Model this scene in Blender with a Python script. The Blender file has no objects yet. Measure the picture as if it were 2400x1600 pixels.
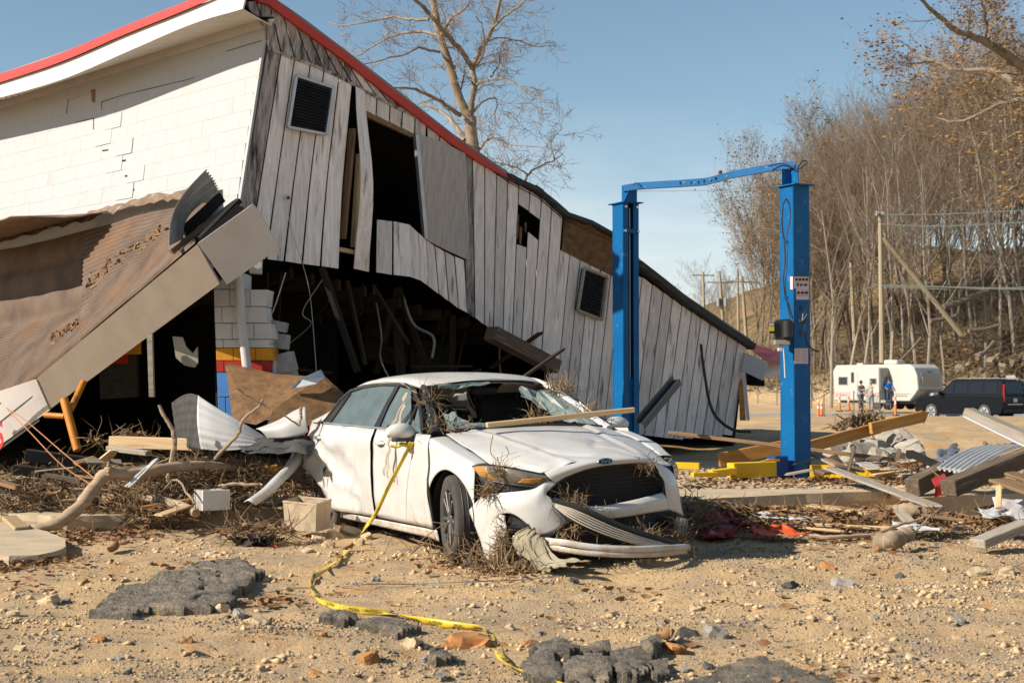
import bpy, bmesh, math, random
import numpy as np
from mathutils import Vector, Matrix, noise as mnoise
random.seed(7); np.random.seed(7)
SC = bpy.context.scene
COL = SC.collection
# ------------------------------------------------------------------ camera
FPX = 3333.0; HOR = 900.0; CAMZ = 1.35
PITCH = math.atan((HOR - 800) / FPX)
cam_d = bpy.data.cameras.new('camera'); cam = bpy.data.objects.new('camera', cam_d); COL.objects.link(cam)
cam_d.sensor_width = 36.0; cam_d.lens = FPX / 2400 * 36.0
cam_d.clip_start = 0.1; cam_d.clip_end = 6000
cam.location = (0, 0, CAMZ); cam.rotation_euler = (math.pi / 2 + PITCH, 0, 0)
cam_d.dof.use_dof = True; cam_d.dof.focus_distance = 12.5; cam_d.dof.aperture_fstop = 5.0
SC.camera = cam
# ------------------------------------------------------------------ light
SUN_EL = math.radians(33); LDIR = Vector((0.935, 0.355, 0)).normalized()      # where the light travels, seen from above
world = bpy.data.worlds.new('World'); SC.world = world; world.use_nodes = True
wn = world.node_tree.nodes; wl = world.node_tree.links; wn.clear()
w_out = wn.new('ShaderNodeOutputWorld'); w_bg = wn.new('ShaderNodeBackground'); w_sky = wn.new('ShaderNodeTexSky')
w_sky.sky_type = 'NISHITA'; w_sky.sun_disc = False; w_sky.sun_elevation = SUN_EL
SRC = -LDIR
w_sky.sun_rotation = math.atan2(SRC.x, SRC.y)
w_sky.altitude = 600; w_sky.air_density = 1.0; w_sky.dust_density = 0.35; w_sky.ozone_density = 1.0
w_hs = wn.new('ShaderNodeHueSaturation'); w_hs.inputs['Saturation'].default_value = 0.98; w_hs.inputs['Value'].default_value = 0.83; w_hs.inputs['Hue'].default_value = .488
# thin high cloud, denser low over the horizon, all the way round
w_tc = wn.new('ShaderNodeTexCoord'); w_map = wn.new('ShaderNodeMapping'); w_map.inputs['Scale'].default_value = (1.6, 1.6, 7.0)
w_no = wn.new('ShaderNodeTexNoise'); w_no.inputs['Scale'].default_value = 2.2; w_no.inputs['Detail'].default_value = 9; w_no.inputs['Roughness'].default_value = .55
w_cr = wn.new('ShaderNodeValToRGB'); w_cr.color_ramp.elements[0].position = .36; w_cr.color_ramp.elements[1].position = .64
w_sep = wn.new('ShaderNodeSeparateXYZ'); w_mr = wn.new('ShaderNodeMapRange')
w_mr.inputs['From Min'].default_value = .06; w_mr.inputs['From Max'].default_value = .20; w_mr.inputs['To Min'].default_value = .95; w_mr.inputs['To Max'].default_value = 0.0
w_mul = wn.new('ShaderNodeMath'); w_mul.operation = 'MULTIPLY'
w_mix = wn.new('ShaderNodeMix'); w_mix.data_type = 'RGBA'; w_mix.inputs[7].default_value = (6.3, 6.4, 6.6, 1)
wl.new(w_tc.outputs['Generated'], w_map.inputs[0]); wl.new(w_map.outputs[0], w_no.inputs['Vector']); wl.new(w_no.outputs['Fac'], w_cr.inputs[0])
wl.new(w_tc.outputs['Generated'], w_sep.inputs[0]); wl.new(w_sep.outputs['Z'], w_mr.inputs['Value'])
wl.new(w_cr.outputs[0], w_mul.inputs[0]); wl.new(w_mr.outputs[0], w_mul.inputs[1])
wl.new(w_sky.outputs[0], w_hs.inputs['Color']); wl.new(w_hs.outputs[0], w_mix.inputs[6]); wl.new(w_mul.outputs[0], w_mix.inputs[0])
wl.new(w_mix.outputs[2], w_bg.inputs[0]); w_bg.inputs[1].default_value = 0.088
wl.new(w_bg.outputs[0], w_out.inputs[0])
sun_d = bpy.data.lights.new('sun', 'SUN'); sun = bpy.data.objects.new('sun', sun_d); COL.objects.link(sun)
sun_d.energy = 4.8; sun_d.angle = math.radians(.53); sun_d.color = (1.0, .91, .775)
_l = Vector((LDIR.x * math.cos(SUN_EL), LDIR.y * math.cos(SUN_EL), -math.sin(SUN_EL)))
sun.rotation_euler = _l.to_track_quat('-Z', 'Y').to_euler(); sun.location = (-30, -12, 30)
SC.view_settings.view_transform = 'Standard'; SC.view_settings.look = 'None'; SC.view_settings.gamma = 1.0
SC.view_settings.use_curve_mapping = False; SC.view_settings.exposure = 0.74
SC.render.engine = 'CYCLES'
SC.cycles.max_bounces = 8; SC.cycles.transparent_max_bounces = 12; SC.cycles.caustics_reflective = False; SC.cycles.caustics_refractive = False
SC.cycles.use_denoising = True

# ------------------------------------------------------------------ pixel helpers (a pixel is a direction only)
CA, SA = math.cos(PITCH), math.sin(PITCH)
def ray(px, py):
    x = (px - 1200) / FPX; z = (800 - py) / FPX
    return Vector((x, CA - z * SA, SA + z * CA))
CAMP = Vector((0, 0, CAMZ))
def P(px, py, d):                       # point at world depth Y = d
    r = ray(px, py); return CAMP + r * (d / r.y)
def G(px, py, z=0.0):                   # point at height z
    r = ray(px, py); return CAMP + r * ((z - CAMZ) / r.z)
def onp(px, py, p0, n):                 # point on a plane
    r = ray(px, py); return CAMP + r * ((p0 - CAMP).dot(n) / r.dot(n))
def lerp(a, b, t): return a + (b - a) * t
def interp(x, xs, ys):
    return float(np.interp(x, xs, ys))
def nz(x, y, z=0.0): return mnoise.noise(Vector((x, y, z)))
def fbm(x, y, z=0., o=4):
    s = 0; a = 1; 
    for i in range(o):
        s += a * mnoise.noise(Vector((x, y, z))); x *= 2.03; y *= 2.03; z *= 2.03; a *= .5
    return s

# ------------------------------------------------------------------ materials
MATS = {}
def mat(name, c1, c2=None, scale=4.0, rough=.8, metal=0.0, bump=0.0, bscale=None, stretch=(1, 1, 1), var=.08, spec=.35,
        c3=None, s3=1.2, t3=.55, coat=0.0, lo=.35, hi=.65, detail=6, w3=.12, rot=(0, 0, 0), rstretch=None, bdist=.02):
    """two-tone noise colour, a third stain colour with its own shapes, bump relief, per-object value shift"""
    if name in MATS: return MATS[name]
    m = bpy.data.materials.new(name); m.use_nodes = True; MATS[name] = m
    n = m.node_tree.nodes; l = m.node_tree.links; b = n['Principled BSDF']
    b.inputs['Roughness'].default_value = rough; b.inputs['Metallic'].default_value = metal
    b.inputs['Specular IOR Level'].default_value = spec
    if coat: b.inputs['Coat Weight'].default_value = coat; b.inputs['Coat Roughness'].default_value = .08
    c1 = (*c1, 1) if len(c1) == 3 else c1
    tc = n.new('ShaderNodeTexCoord'); mp = n.new('ShaderNodeMapping'); mp.inputs['Scale'].default_value = stretch; mp.inputs['Rotation'].default_value = rot
    l.new(tc.outputs['Object'], mp.inputs[0])
    oi = n.new('ShaderNodeObjectInfo')
    ad = n.new('ShaderNodeVectorMath'); ad.operation = 'ADD'
    mm = n.new('ShaderNodeMath'); mm.operation = 'MULTIPLY'; mm.inputs[1].default_value = 37.0
    l.new(oi.outputs['Random'], mm.inputs[0]); l.new(mp.outputs[0], ad.inputs[0]); l.new(mm.outputs[0], ad.inputs[1])
    src = None
    def noise(sc, det=detail):
        t = n.new('ShaderNodeTexNoise'); t.inputs['Scale'].default_value = sc; t.inputs['Detail'].default_value = det; t.inputs['Roughness'].default_value = .62
        l.new(ad.outputs[0], t.inputs['Vector']); return t
    if c2 is not None:
        t = noise(scale); r = n.new('ShaderNodeMapRange'); r.inputs['From Min'].default_value = lo; r.inputs['From Max'].default_value = hi
        l.new(t.outputs['Fac'], r.inputs['Value'])
        mx = n.new('ShaderNodeMix'); mx.data_type = 'RGBA'; mx.inputs[6].default_value = c1; mx.inputs[7].default_value = (*c2, 1)
        l.new(r.outputs[0], mx.inputs[0]); src = mx.outputs[2]
    if c3 is not None:
        t = noise(s3, 8); r = n.new('ShaderNodeMapRange'); r.inputs['From Min'].default_value = t3; r.inputs['From Max'].default_value = t3 + w3
        l.new(t.outputs['Fac'], r.inputs['Value'])
        mx = n.new('ShaderNodeMix'); mx.data_type = 'RGBA'; mx.inputs[7].default_value = (*c3, 1)
        if src: l.new(src, mx.inputs[6])
        else: mx.inputs[6].default_value = c1
        l.new(r.outputs[0], mx.inputs[0]); src = mx.outputs[2]
    if var:
        hs = n.new('ShaderNodeHueSaturation'); mr = n.new('ShaderNodeMapRange'); mr.inputs['To Min'].default_value = 1 - var; mr.inputs['To Max'].default_value = 1 + var
        l.new(oi.outputs['Random'], mr.inputs['Value']); l.new(mr.outputs[0], hs.inputs['Value'])
        if src: l.new(src, hs.inputs['Color'])
        else: hs.inputs['Color'].default_value = c1
        src = hs.outputs[0]
    if src: l.new(src, b.inputs['Base Color'])
    else: b.inputs['Base Color'].default_value = c1
    if bump:
        t = noise(bscale or scale * 3, 8); bp = n.new('ShaderNodeBump'); bp.inputs['Strength'].default_value = bump; bp.inputs['Distance'].default_value = bdist
        l.new(t.outputs['Fac'], bp.inputs['Height']); l.new(bp.outputs[0], b.inputs['Normal'])
    return m
def glass_mat(name, col, rough=.05, alpha=.5):
    if name in MATS: return MATS[name]
    m = bpy.data.materials.new(name); m.use_nodes = True; MATS[name] = m
    n = m.node_tree.nodes; l = m.node_tree.links; n.clear()
    o = n.new('ShaderNodeOutputMaterial'); t = n.new('ShaderNodeBsdfTransparent'); t.inputs[0].default_value = (*col, 1)
    g = n.new('ShaderNodeBsdfPrincipled'); g.inputs['Base Color'].default_value = (*[c * .5 for c in col], 1); g.inputs['Roughness'].default_value = rough
    tc = n.new('ShaderNodeTexCoord'); no = n.new('ShaderNodeTexNoise'); no.inputs['Scale'].default_value = 6; no.inputs['Detail'].default_value = 6
    mr = n.new('ShaderNodeMapRange'); mr.inputs['To Min'].default_value = alpha - .22; mr.inputs['To Max'].default_value = alpha + .22
    l.new(tc.outputs['Object'], no.inputs['Vector']); l.new(no.outputs['Fac'], mr.inputs['Value'])
    mx = n.new('ShaderNodeMixShader'); l.new(mr.outputs[0], mx.inputs[0])
    l.new(t.outputs[0], mx.inputs[1]); l.new(g.outputs[0], mx.inputs[2]); l.new(mx.outputs[0], o.inputs[0]); return m

# ------------------------------------------------------------------ objects
def props(o, label=None, cat=None, group=None, kind=None):
    if label: o['label'] = label
    if cat: o['category'] = cat
    if group: o['group'] = group
    if kind: o['kind'] = kind
    return o
def empty(name, loc, label=None, cat=None, group=None, matrix=None):
    o = bpy.data.objects.new(name, None); COL.objects.link(o); o.empty_display_size = .2
    if matrix is not None: o.matrix_basis = matrix
    else: o.location = loc
    return props(o, label, cat, group)
def world_m(o):
    M = o.matrix_basis.copy()
    return (world_m(o.parent) @ o.matrix_parent_inverse @ M) if o.parent else M
def setmat(me, m):
    for x in (m if isinstance(m, (list, tuple)) else [m]): me.materials.append(x)
def link(me, name, parent=None, matrix=None, **kw):
    o = bpy.data.objects.new(name, me); COL.objects.link(o)
    if parent is not None:
        o.parent = parent
    if matrix is not None: o.matrix_basis = matrix
    return props(o, **kw)
class MB:
    """collects geometry in world (or local) coordinates and links it as ONE mesh object"""
    def __init__(s): s.v = []; s.f = []; s.mi = []
    def add(s, vs, fs, mi=0):
        k = len(s.v); s.v += [tuple(v) for v in vs]
        for f in fs: s.f.append(tuple(i + k for i in f)); s.mi.append(mi)
        return s
    def box(s, c, size, rot=None, mi=0):
        a, b, d = [x / 2 for x in size]; c = Vector(c)
        vs = [Vector((x, y, z)) for x in (-a, a) for y in (-b, b) for z in (-d, d)]
        if rot is not None: vs = [rot @ v for v in vs]
        return s.add([v + c for v in vs], [(0, 1, 3, 2), (4, 6, 7, 5), (0, 4, 5, 1), (2, 3, 7, 6), (0, 2, 6, 4), (1, 5, 7, 3)], mi)
    def bar(s, p0, p1, w, t, up=(0, 0, 1), mi=0):
        p0 = Vector(p0); p1 = Vector(p1); x = (p1 - p0); L = x.length; x.normalize(); up = Vector(up)
        y = up.cross(x)
        if y.length < 1e-4: y = Vector((0, 1, 0)).cross(x)
        y.normalize(); z = x.cross(y)
        return s.box((p0 + p1) / 2, (L, w, t), Matrix((x, y, z)).transposed(), mi)
    def tube(s, pts, r, n=6, cap=True, mi=0):
        pts = [Vector(p) for p in pts]
        if not isinstance(r, (list, tuple)): r = [r] * len(pts)
        k = len(s.v); ref = None
        for i, p in enumerate(pts):
            d = (pts[min(i + 1, len(pts) - 1)] - pts[max(i - 1, 0)])
            if d.length < 1e-9: d = Vector((0, 0, 1))
            d.normalize()
            if ref is None:
                ref = d.cross(Vector((.3, .2, 1)) if abs(d.z) < .9 else Vector((1, 0, 0)))
            ref = ref - d * ref.dot(d)
            if ref.length < 1e-6: ref = d.orthogonal()
            ref.normalize(); e = d.cross(ref)
            for j in range(n):
                a = 2 * math.pi * j / n
                s.v.append(tuple(p + (ref * math.cos(a) + e * math.sin(a)) * r[i]))
        for i in range(len(pts) - 1):
            for j in range(n):
                a = k + i * n + j; b = k + i * n + (j + 1) % n
                s.f.append((a, b, b + n, a + n)); s.mi.append(mi)
        if cap:
            s.f.append(tuple(k + j for j in reversed(range(n)))); s.mi.append(mi)
            q = k + (len(pts) - 1) * n
            s.f.append(tuple(q + j for j in range(n))); s.mi.append(mi)
        return s
    def prism(s, poly, ext, mi=0):
        """polygon (list of points) extruded by the vector ext"""
        poly = [Vector(p) for p in poly]; ext = Vector(ext); n = len(poly)
        fs = [tuple(range(n)), tuple(reversed(range(n, 2 * n)))] + [(i, i + n, (i + 1) % n + n, (i + 1) % n) for i in range(n)]
        fs = [tuple(reversed(f)) for f in fs]
        return s.add(poly + [p + ext for p in poly], fs, mi)
    def grid(s, rows, mi=0, th=None):
        """rows of points -> surface; th = thickness vector for a second skin and rim"""
        nu = len(rows[0]); nv = len(rows); k = len(s.v)
        for r in rows: s.v += [tuple(p) for p in r]
        q = lambda i, j: k + j * nu + i
        for j in range(nv - 1):
            for i in range(nu - 1):
                s.f.append((q(i, j), q(i + 1, j), q(i + 1, j + 1), q(i, j + 1))); s.mi.append(mi)
        return s
    def build(s, name, m, parent=None, smooth=False, bevel=0, solid=0, recalc=True, base=None, bseg=1, **kw):
        off = Vector((0, 0, 0))
        if base == 'local': vs = s.v
        elif base is not None:
            off = Vector(base); vs = [(v[0] - off.x, v[1] - off.y, v[2] - off.z) for v in s.v]
        elif parent is not None:
            W = world_m(parent).inverted(); vs = [tuple(W @ Vector(v)) for v in s.v]
        else: vs = s.v
        me = bpy.data.meshes.new(name)
        me.from_pydata(vs, [], s.f)
        setmat(me, m)
        if any(s.mi): me.polygons.foreach_set('material_index', s.mi)
        if recalc or bevel:
            bm = bmesh.new(); bm.from_mesh(me)
            if recalc: bmesh.ops.recalc_face_normals(bm, faces=bm.faces)
            if bevel:
                ed = [e for e in bm.edges if len(e.link_faces) == 2 and e.calc_face_angle(0) > .5]
                bmesh.ops.bevel(bm, geom=ed, offset=bevel, segments=bseg, affect='EDGES', profile=.5)
            bm.to_mesh(me); bm.free()
        if smooth:
            me.polygons.foreach_set('use_smooth', [True] * len(me.polygons))
            if smooth != 'all':
                try: me.set_sharp_from_angle(angle=math.radians(40 if smooth is True else smooth))
                except Exception: pass
        me.update()
        o = link(me, name, parent, **kw)
        if parent is None and base is not None and base != 'local': o.location = off
        if solid:
            md = o.modifiers.new('solid', 'SOLIDIFY'); md.thickness = solid; md.offset = 0
        return o
def np_mesh(name, v, f, m, parent=None, smooth=False, **kw):
    """numpy arrays: v (N,3), f (M,3) or (M,4)"""
    me = bpy.data.meshes.new(name); v = np.asarray(v, np.float32); f = np.asarray(f, np.int32)
    k = f.shape[1]
    me.vertices.add(len(v)); me.vertices.foreach_set('co', v.ravel())
    me.loops.add(f.size); me.loops.foreach_set('vertex_index', f.ravel())
    me.polygons.add(len(f)); me.polygons.foreach_set('loop_start', np.arange(0, f.size, k, dtype=np.int32))
    try: me.polygons.foreach_set('loop_total', np.full(len(f), k, np.int32))
    except Exception: pass
    setmat(me, m)
    me.update(calc_edges=True); me.validate()
    if smooth: me.polygons.foreach_set('use_smooth', [True] * len(me.polygons))
    return link(me, name, parent, **kw)
def cr(p, t):
    """Catmull-Rom through the points p (list of Vectors), t in 0..1"""
    n = len(p) - 1; u = min(max(t * n, 0), n - 1e-9); i = int(u); u -= i
    a = p[max(i - 1, 0)] if i > 0 else p[0] * 2 - p[1]
    b = p[i]; c = p[i + 1]; d = p[i + 2] if i + 2 <= n else p[n] * 2 - p[n - 1]
    return .5 * ((2 * b) + (c - a) * u + (2 * a - 5 * b + 4 * c - d) * u * u + (3 * b - a - 3 * c + d) * u ** 3)
def curve(pts, n):
    pts = [Vector(p) for p in pts]; return [cr(pts, i / (n - 1)) for i in range(n)]
def patch(rows, nu, nv, f=None):
    """control rows (each a list of points) -> nv rows of nu points"""
    dense = [curve(r, nu) for r in rows]
    cols = [curve([dense[j][i] for j in range(len(rows))], nv) for i in range(nu)]
    out = [[cols[i][j] for i in range(nu)] for j in range(nv)]
    if f: out = [[f(p, i / (nu - 1), j / (nv - 1)) for i, p in enumerate(r)] for j, r in enumerate(out)]
    return out
_box_cache = {}
def beam(name, p0, p1, w, t, m, up=(0, 0, 1), parent=None, bevel=.006, jag=0.0, taper=1.0, seed=None, segs=1, **kw):
    """one piece of lumber: local X runs along its length so the grain follows it; jag = splintered far end"""
    p0 = Vector(p0); p1 = Vector(p1); x = p1 - p0; L = x.length; x.normalize(); up = Vector(up)
    y = up.cross(x)
    if y.length < 1e-4: y = Vector((0, 1, 0)).cross(x)
    y.normalize(); z = x.cross(y)
    b = MB(); rnd = random.Random(seed if seed is not None else int(L * 1e5) % 99991)
    if jag:
        k = 6; prof = [(-w / 2, -t / 2), (w / 2, -t / 2), (w / 2, t / 2), (-w / 2, t / 2)]
        b.box((-jag * .5, 0, 0), (L - jag, w, t))
        for i in range(k):
            yy = lerp(-w / 2, w / 2, (i + .5) / k); ln = jag * rnd.uniform(.2, 1)
            x0 = L / 2 - jag - .001; q = w / k / 2 * .98
            b.add([(x0, yy - q, -t / 2), (x0, yy + q, -t / 2), (x0, yy + q, t / 2), (x0, yy - q, t / 2), (x0 + ln, yy, rnd.uniform(-t / 2, t / 2))],
                  [(0, 1, 4), (1, 2, 4), (2, 3, 4), (3, 0, 4), (3, 2, 1, 0)])
    else:
        b.box((0, 0, 0), (L, w, t))
    me_o = b.build(name, m, None, bevel=bevel, base='local', **kw)
    M = Matrix((x, y, z)).transposed().to_4x4(); M.translation = (p0 + p1) / 2
    if parent is not None:
        me_o.parent = parent; me_o.matrix_basis = world_m(parent).inverted() @ M
    else: me_o.matrix_basis = M
    return me_o
def text_mesh(body, size, ext=.001, shear=0.0, bold=0.0, align='CENTER'):
    cu = bpy.data.curves.new('text', 'FONT'); cu.body = body; cu.size = size; cu.extrude = ext; cu.shear = shear; cu.offset = bold
    cu.align_x = align; cu.align_y = 'CENTER'; cu.resolution_u = 3
    o = bpy.data.objects.new('text', cu); COL.objects.link(o); bpy.context.view_layer.update()
    me = bpy.data.meshes.new_from_object(o.evaluated_get(bpy.context.evaluated_depsgraph_get()))
    bpy.data.objects.remove(o); bpy.data.curves.remove(cu); return me
def put_text(name, body, size, m, origin, xdir, ydir, parent=None, ext=.0015, shear=0., bold=0., align='CENTER'):
    me = text_mesh(body, size, ext, shear, bold, align); setmat(me, m)
    x = Vector(xdir).normalized(); n = x.cross(Vector(ydir)).normalized(); y = n.cross(x)
    M = Matrix((x, y, n)).transposed().to_4x4(); M.translation = Vector(origin)
    o = link(me, name)
    if parent is not None:
        o.parent = parent; o.matrix_basis = world_m(parent).inverted() @ M
    else: o.matrix_basis = M
    return o
# ------------------------------------------------------------------ shared materials
m_dirt = None
m_plank = mat('weathered_white_siding', (.80, .735, .69), (.60, .54, .495), 3.2, .85, bump=.35, bscale=9, stretch=(9, 9, .9), var=.16, c3=(.07, .062, .055), s3=1.25, t3=.575, w3=.16)
m_plankdark = mat('dark_streaked_siding', (.52, .47, .435), (.19, .17, .155), 3.2, .9, bump=.4, bscale=9, stretch=(9, 9, .9), var=.18, c3=(.035, .032, .03), s3=1.3, t3=.50, w3=.15)
m_block = mat('painted_block_white', (.40, .41, .42), (.38, .39, .395), 2.5, .75, bump=.15, bscale=60, var=.005, bdist=.004, c3=(.37, .355, .335), s3=.9, t3=.60)
m_blockraw = mat('bare_concrete_block', (.36, .34, .31), (.25, .235, .215), 7, .95, bump=.4, bscale=50, var=.1)
m_white = mat('white_metal_trim', (.56, .55, .53), (.50, .485, .46), 2, .45, var=.03, c3=(.5, .44, .36), s3=2.2, t3=.66)
m_soffit = mat('soffit_cream', (.66, .61, .53), (.60, .55, .47), 2, .5, var=.02)
m_red = mat('red_metal_trim', (.50, .045, .03), (.44, .035, .025), 3, .42, var=.03)
m_dark = mat('shade_black', (.013, .012, .011), (.008, .0075, .007), 3, .95, var=.1)  # near-black colour stands in for the deep shade indoors
m_tar = mat('roofing_felt_black', (.035, .034, .034), (.06, .058, .055), 8, .9, bump=.3, var=.05)
m_galv = mat('galvanised_steel', (.42, .44, .47), (.34, .35, .37), 6, .42, metal=.75, var=.05)
m_slat = mat('dark_louvre_metal', (.05, .05, .053), (.03, .03, .03), 5, .55, metal=.3, var=.1)
m_beige = mat('beige_fascia_panel', (.26, .215, .17), (.225, .185, .145), 3, .6, bump=.05, bscale=12, var=.03, c3=(.19, .145, .10), s3=2.4, t3=.64)
m_fasciaw = mat('offwhite_fascia_panel', (.50, .47, .455), (.44, .41, .395), 2.5, .6, var=.03, c3=(.33, .25, .18), s3=2.6, t3=.68)
m_lumber = mat('raw_lumber', (.56, .395, .225), (.44, .29, .15), 3, .8, bump=.25, bscale=10, stretch=(.7, 12, 12), var=.14, c3=(.24, .165, .095), s3=2.0, t3=.57)
m_lumberold = mat('old_brown_lumber', (.30, .185, .095), (.17, .10, .052), 3, .85, bump=.35, bscale=10, stretch=(.7, 12, 12), var=.2, c3=(.07, .05, .035), s3=2.2, t3=.57)
m_lumbergrey = mat('grey_weathered_lumber', (.36, .315, .255), (.235, .195, .15), 3, .9, bump=.4, bscale=10, stretch=(.7, 12, 12), var=.18, c3=(.17, .125, .08), s3=2.4, t3=.56)
m_lumberwet = mat('muddy_dark_lumber', (.16, .115, .075), (.095, .066, .043), 3, .85, bump=.35, bscale=10, stretch=(.7, 12, 12), var=.2, c3=(.36, .27, .17), s3=2.5, t3=.58)
m_orangewood = mat('orange_stained_wood', (.50, .245, .055), (.33, .145, .03), 2.2, .6, bump=.2, bscale=10, stretch=(.7, 9, 9), var=.08, c3=(.06, .035, .02), s3=1.6, t3=.62)
m_osb = mat('wet_osb_board', (.20, .105, .042), (.10, .052, .022), 9, .8, bump=.25, bscale=22, stretch=(1, 1, 1.5), var=.08, c3=(.06, .038, .022), s3=1.5, t3=.6)
m_bark = mat('pale_bark', (.34, .25, .165), (.20, .145, .095), 6, .9, bump=.5, bscale=14, var=.1)
m_drift = mat('bare_driftwood', (.43, .32, .21), (.29, .20, .125), 3, .85, bump=.4, bscale=9, stretch=(1.2, 1, 6), var=.06, c3=(.15, .10, .06), s3=2.4, t3=.62)
m_twig = mat('dry_twigs', (.27, .18, .10), (.13, .085, .045), 3, .9, var=.12)
m_root = mat('muddy_roots', (.30, .205, .115), (.165, .105, .055), 3, .9, var=.1)
m_leaf = mat('dead_leaves', (.30, .165, .075), (.16, .078, .034), 2.2, .8, var=.1, lo=.3, hi=.7)
m_conc = mat('dusty_concrete', (.50, .385, .25), (.36, .29, .205), 3, .95, bump=.35, bscale=30, var=.04)
m_concgrey = mat('broken_grey_concrete', (.40, .355, .295), (.28, .245, .205), 5, .95, bump=.45, bscale=30, var=.1)
m_asph = mat('broken_asphalt', (.215, .18, .14), (.10, .086, .07), 14, .95, bump=1.0, bscale=42, var=.1, c3=(.46, .34, .21), s3=3.2, t3=.56, w3=.2, bdist=.03)
m_black = mat('black_plastic', (.018, .018, .019), (.03, .03, .03), 5, .5, var=.05)
m_rubber = mat('dusty_rubber', (.030, .029, .028), (.07, .062, .052), 5, .85, bump=.1, bscale=30, var=.05)
m_blue = mat('blue_lift_paint', (.004, .105, .28), (.003, .082, .23), 2.5, .45, var=.0, spec=.2, c3=(.10, .20, .30), s3=9.0, t3=.62, bump=.04, bscale=14)
m_yellow = mat('yellow_arm_paint', (.72, .44, .015), (.62, .36, .012), 3, .45, var=.03, c3=(.30, .19, .06), s3=4, t3=.62)
m_rust = mat('rusty_corrugated_steel', (.135, .093, .066), (.075, .046, .03), 2.2, .7, metal=.0, var=.04, c3=(.18, .078, .025), s3=1.3, t3=.53, w3=.22)
m_chrome = mat('steel_bolt', (.55, .55, .56), None, rough=.3, metal=.9, var=0)
# ================================================================== ground, road, hill
def sstep(a, b, x):
    t = min(max((x - a) / (b - a), 0), 1); return t * t * (3 - 2 * t)
def hill(x, y):
    toe = 95 + max(0, 27 - x) * 1.35 - max(0, x - 27) * .35
    hgt = 17 * sstep(9, 48, x) + 2.0
    s = sstep(0, 1, (y - toe) / 16) * .32 + sstep(0, 1, (y - toe - 4) / 95) * .68
    far = 30 * sstep(330, 700, y) * (.6 + .4 * math.sin(x * .006 + 1.0))
    return hgt * s + far * (1 - sstep(30, 90, x))
def gz(x, y):
    z = 0.0
    b = sstep(16.5, 24, y) * (1 - sstep(30, 58, y))
    z += b * .62 * (.75 + .25 * sstep(1, 6, x))
    z -= .42 * sstep(34, 62, y)
    if y < 40:
        k = 1 - sstep(24, 40, y)
        z += k * (.045 * fbm(x * .55, y * .55, 3.1, 3) + .02 * fbm(x * 2.3, y * 2.3, 9.0, 3))
        # mound running across in front of the car, hollow left of it, rise on the right
        z += .07 * math.exp(-((y - 10.25) / .5) ** 2) * sstep(-.3, 1.5, x) * (1 - sstep(1.8, 4.5, x)) 
        z += .06 * math.exp(-((y - 9.0) / .5) ** 2 - ((x - 2.4) / 1.6) ** 2)
        z -= .05 * math.exp(-((y - 9.5) / .35) ** 2 - ((x - 1.05) / .5) ** 2)
        z += .05 * sstep(2.2, 4, x) * math.exp(-((y - 11.3) / 1.2) ** 2)
        for q_, a_ in ((7.3, .10), (8.9, -.06), (10.4, .05)):                      # worn wheel ruts running across
            w_ = y - q_ - a_ * x - .25 * math.sin(x * .5 + q_); z -= .030 * math.exp(-(w_ / .12) ** 2) - .016 * math.exp(-((abs(w_) - .22) / .09) ** 2)
        z -= .04 * math.exp(-((y - 8.4) / .3) ** 2 - ((x - .2) / .9) ** 2)
    z += hill(x, y)
    if y > 100: z += sstep(100, 130, y) * 1.2 * fbm(x * .06, y * .06, 1.0, 3)
    return z
def spaced(a, b, core0, core1, step, grow):
    xs = list(np.arange(core0, core1, step)); s = step; x = core0
    while x > a: s *= grow; x -= s; xs.insert(0, x)
    s = step; x = xs[-1]
    while x < b: s *= grow; x += s; xs.append(x)
    return xs
GX = spaced(-900, 900, -5.2, 6.6, .045, 1.06); GY = spaced(-30, 1500, 5.6, 14.5, .045, 1.045)
_v = np.zeros((len(GY), len(GX), 3), np.float32)
for j, y in enumerate(GY):
    for i, x in enumerate(GX):
        z = gz(x, y)
        if 5 < y < 16 and -6 < x < 7:
            c = fbm(x * 9, y * 9, 5.0, 3); z += .009 * c
            rg = fbm(x * 1.1 + 4, y * 1.6, 7.0, 2)
            if rg > .25: z += .018 * (rg - .25) * fbm(x * 22, y * 22, 2, 2) * 3
        _v[j, i] = (x, y, z)
_nx = len(GX); _i = np.arange((len(GY) - 1) * _nx).reshape(len(GY) - 1, _nx)[:, :-1].ravel()
_f = np.stack([_i, _i + 1, _i + 1 + _nx, _i + _nx], 1)
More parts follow.
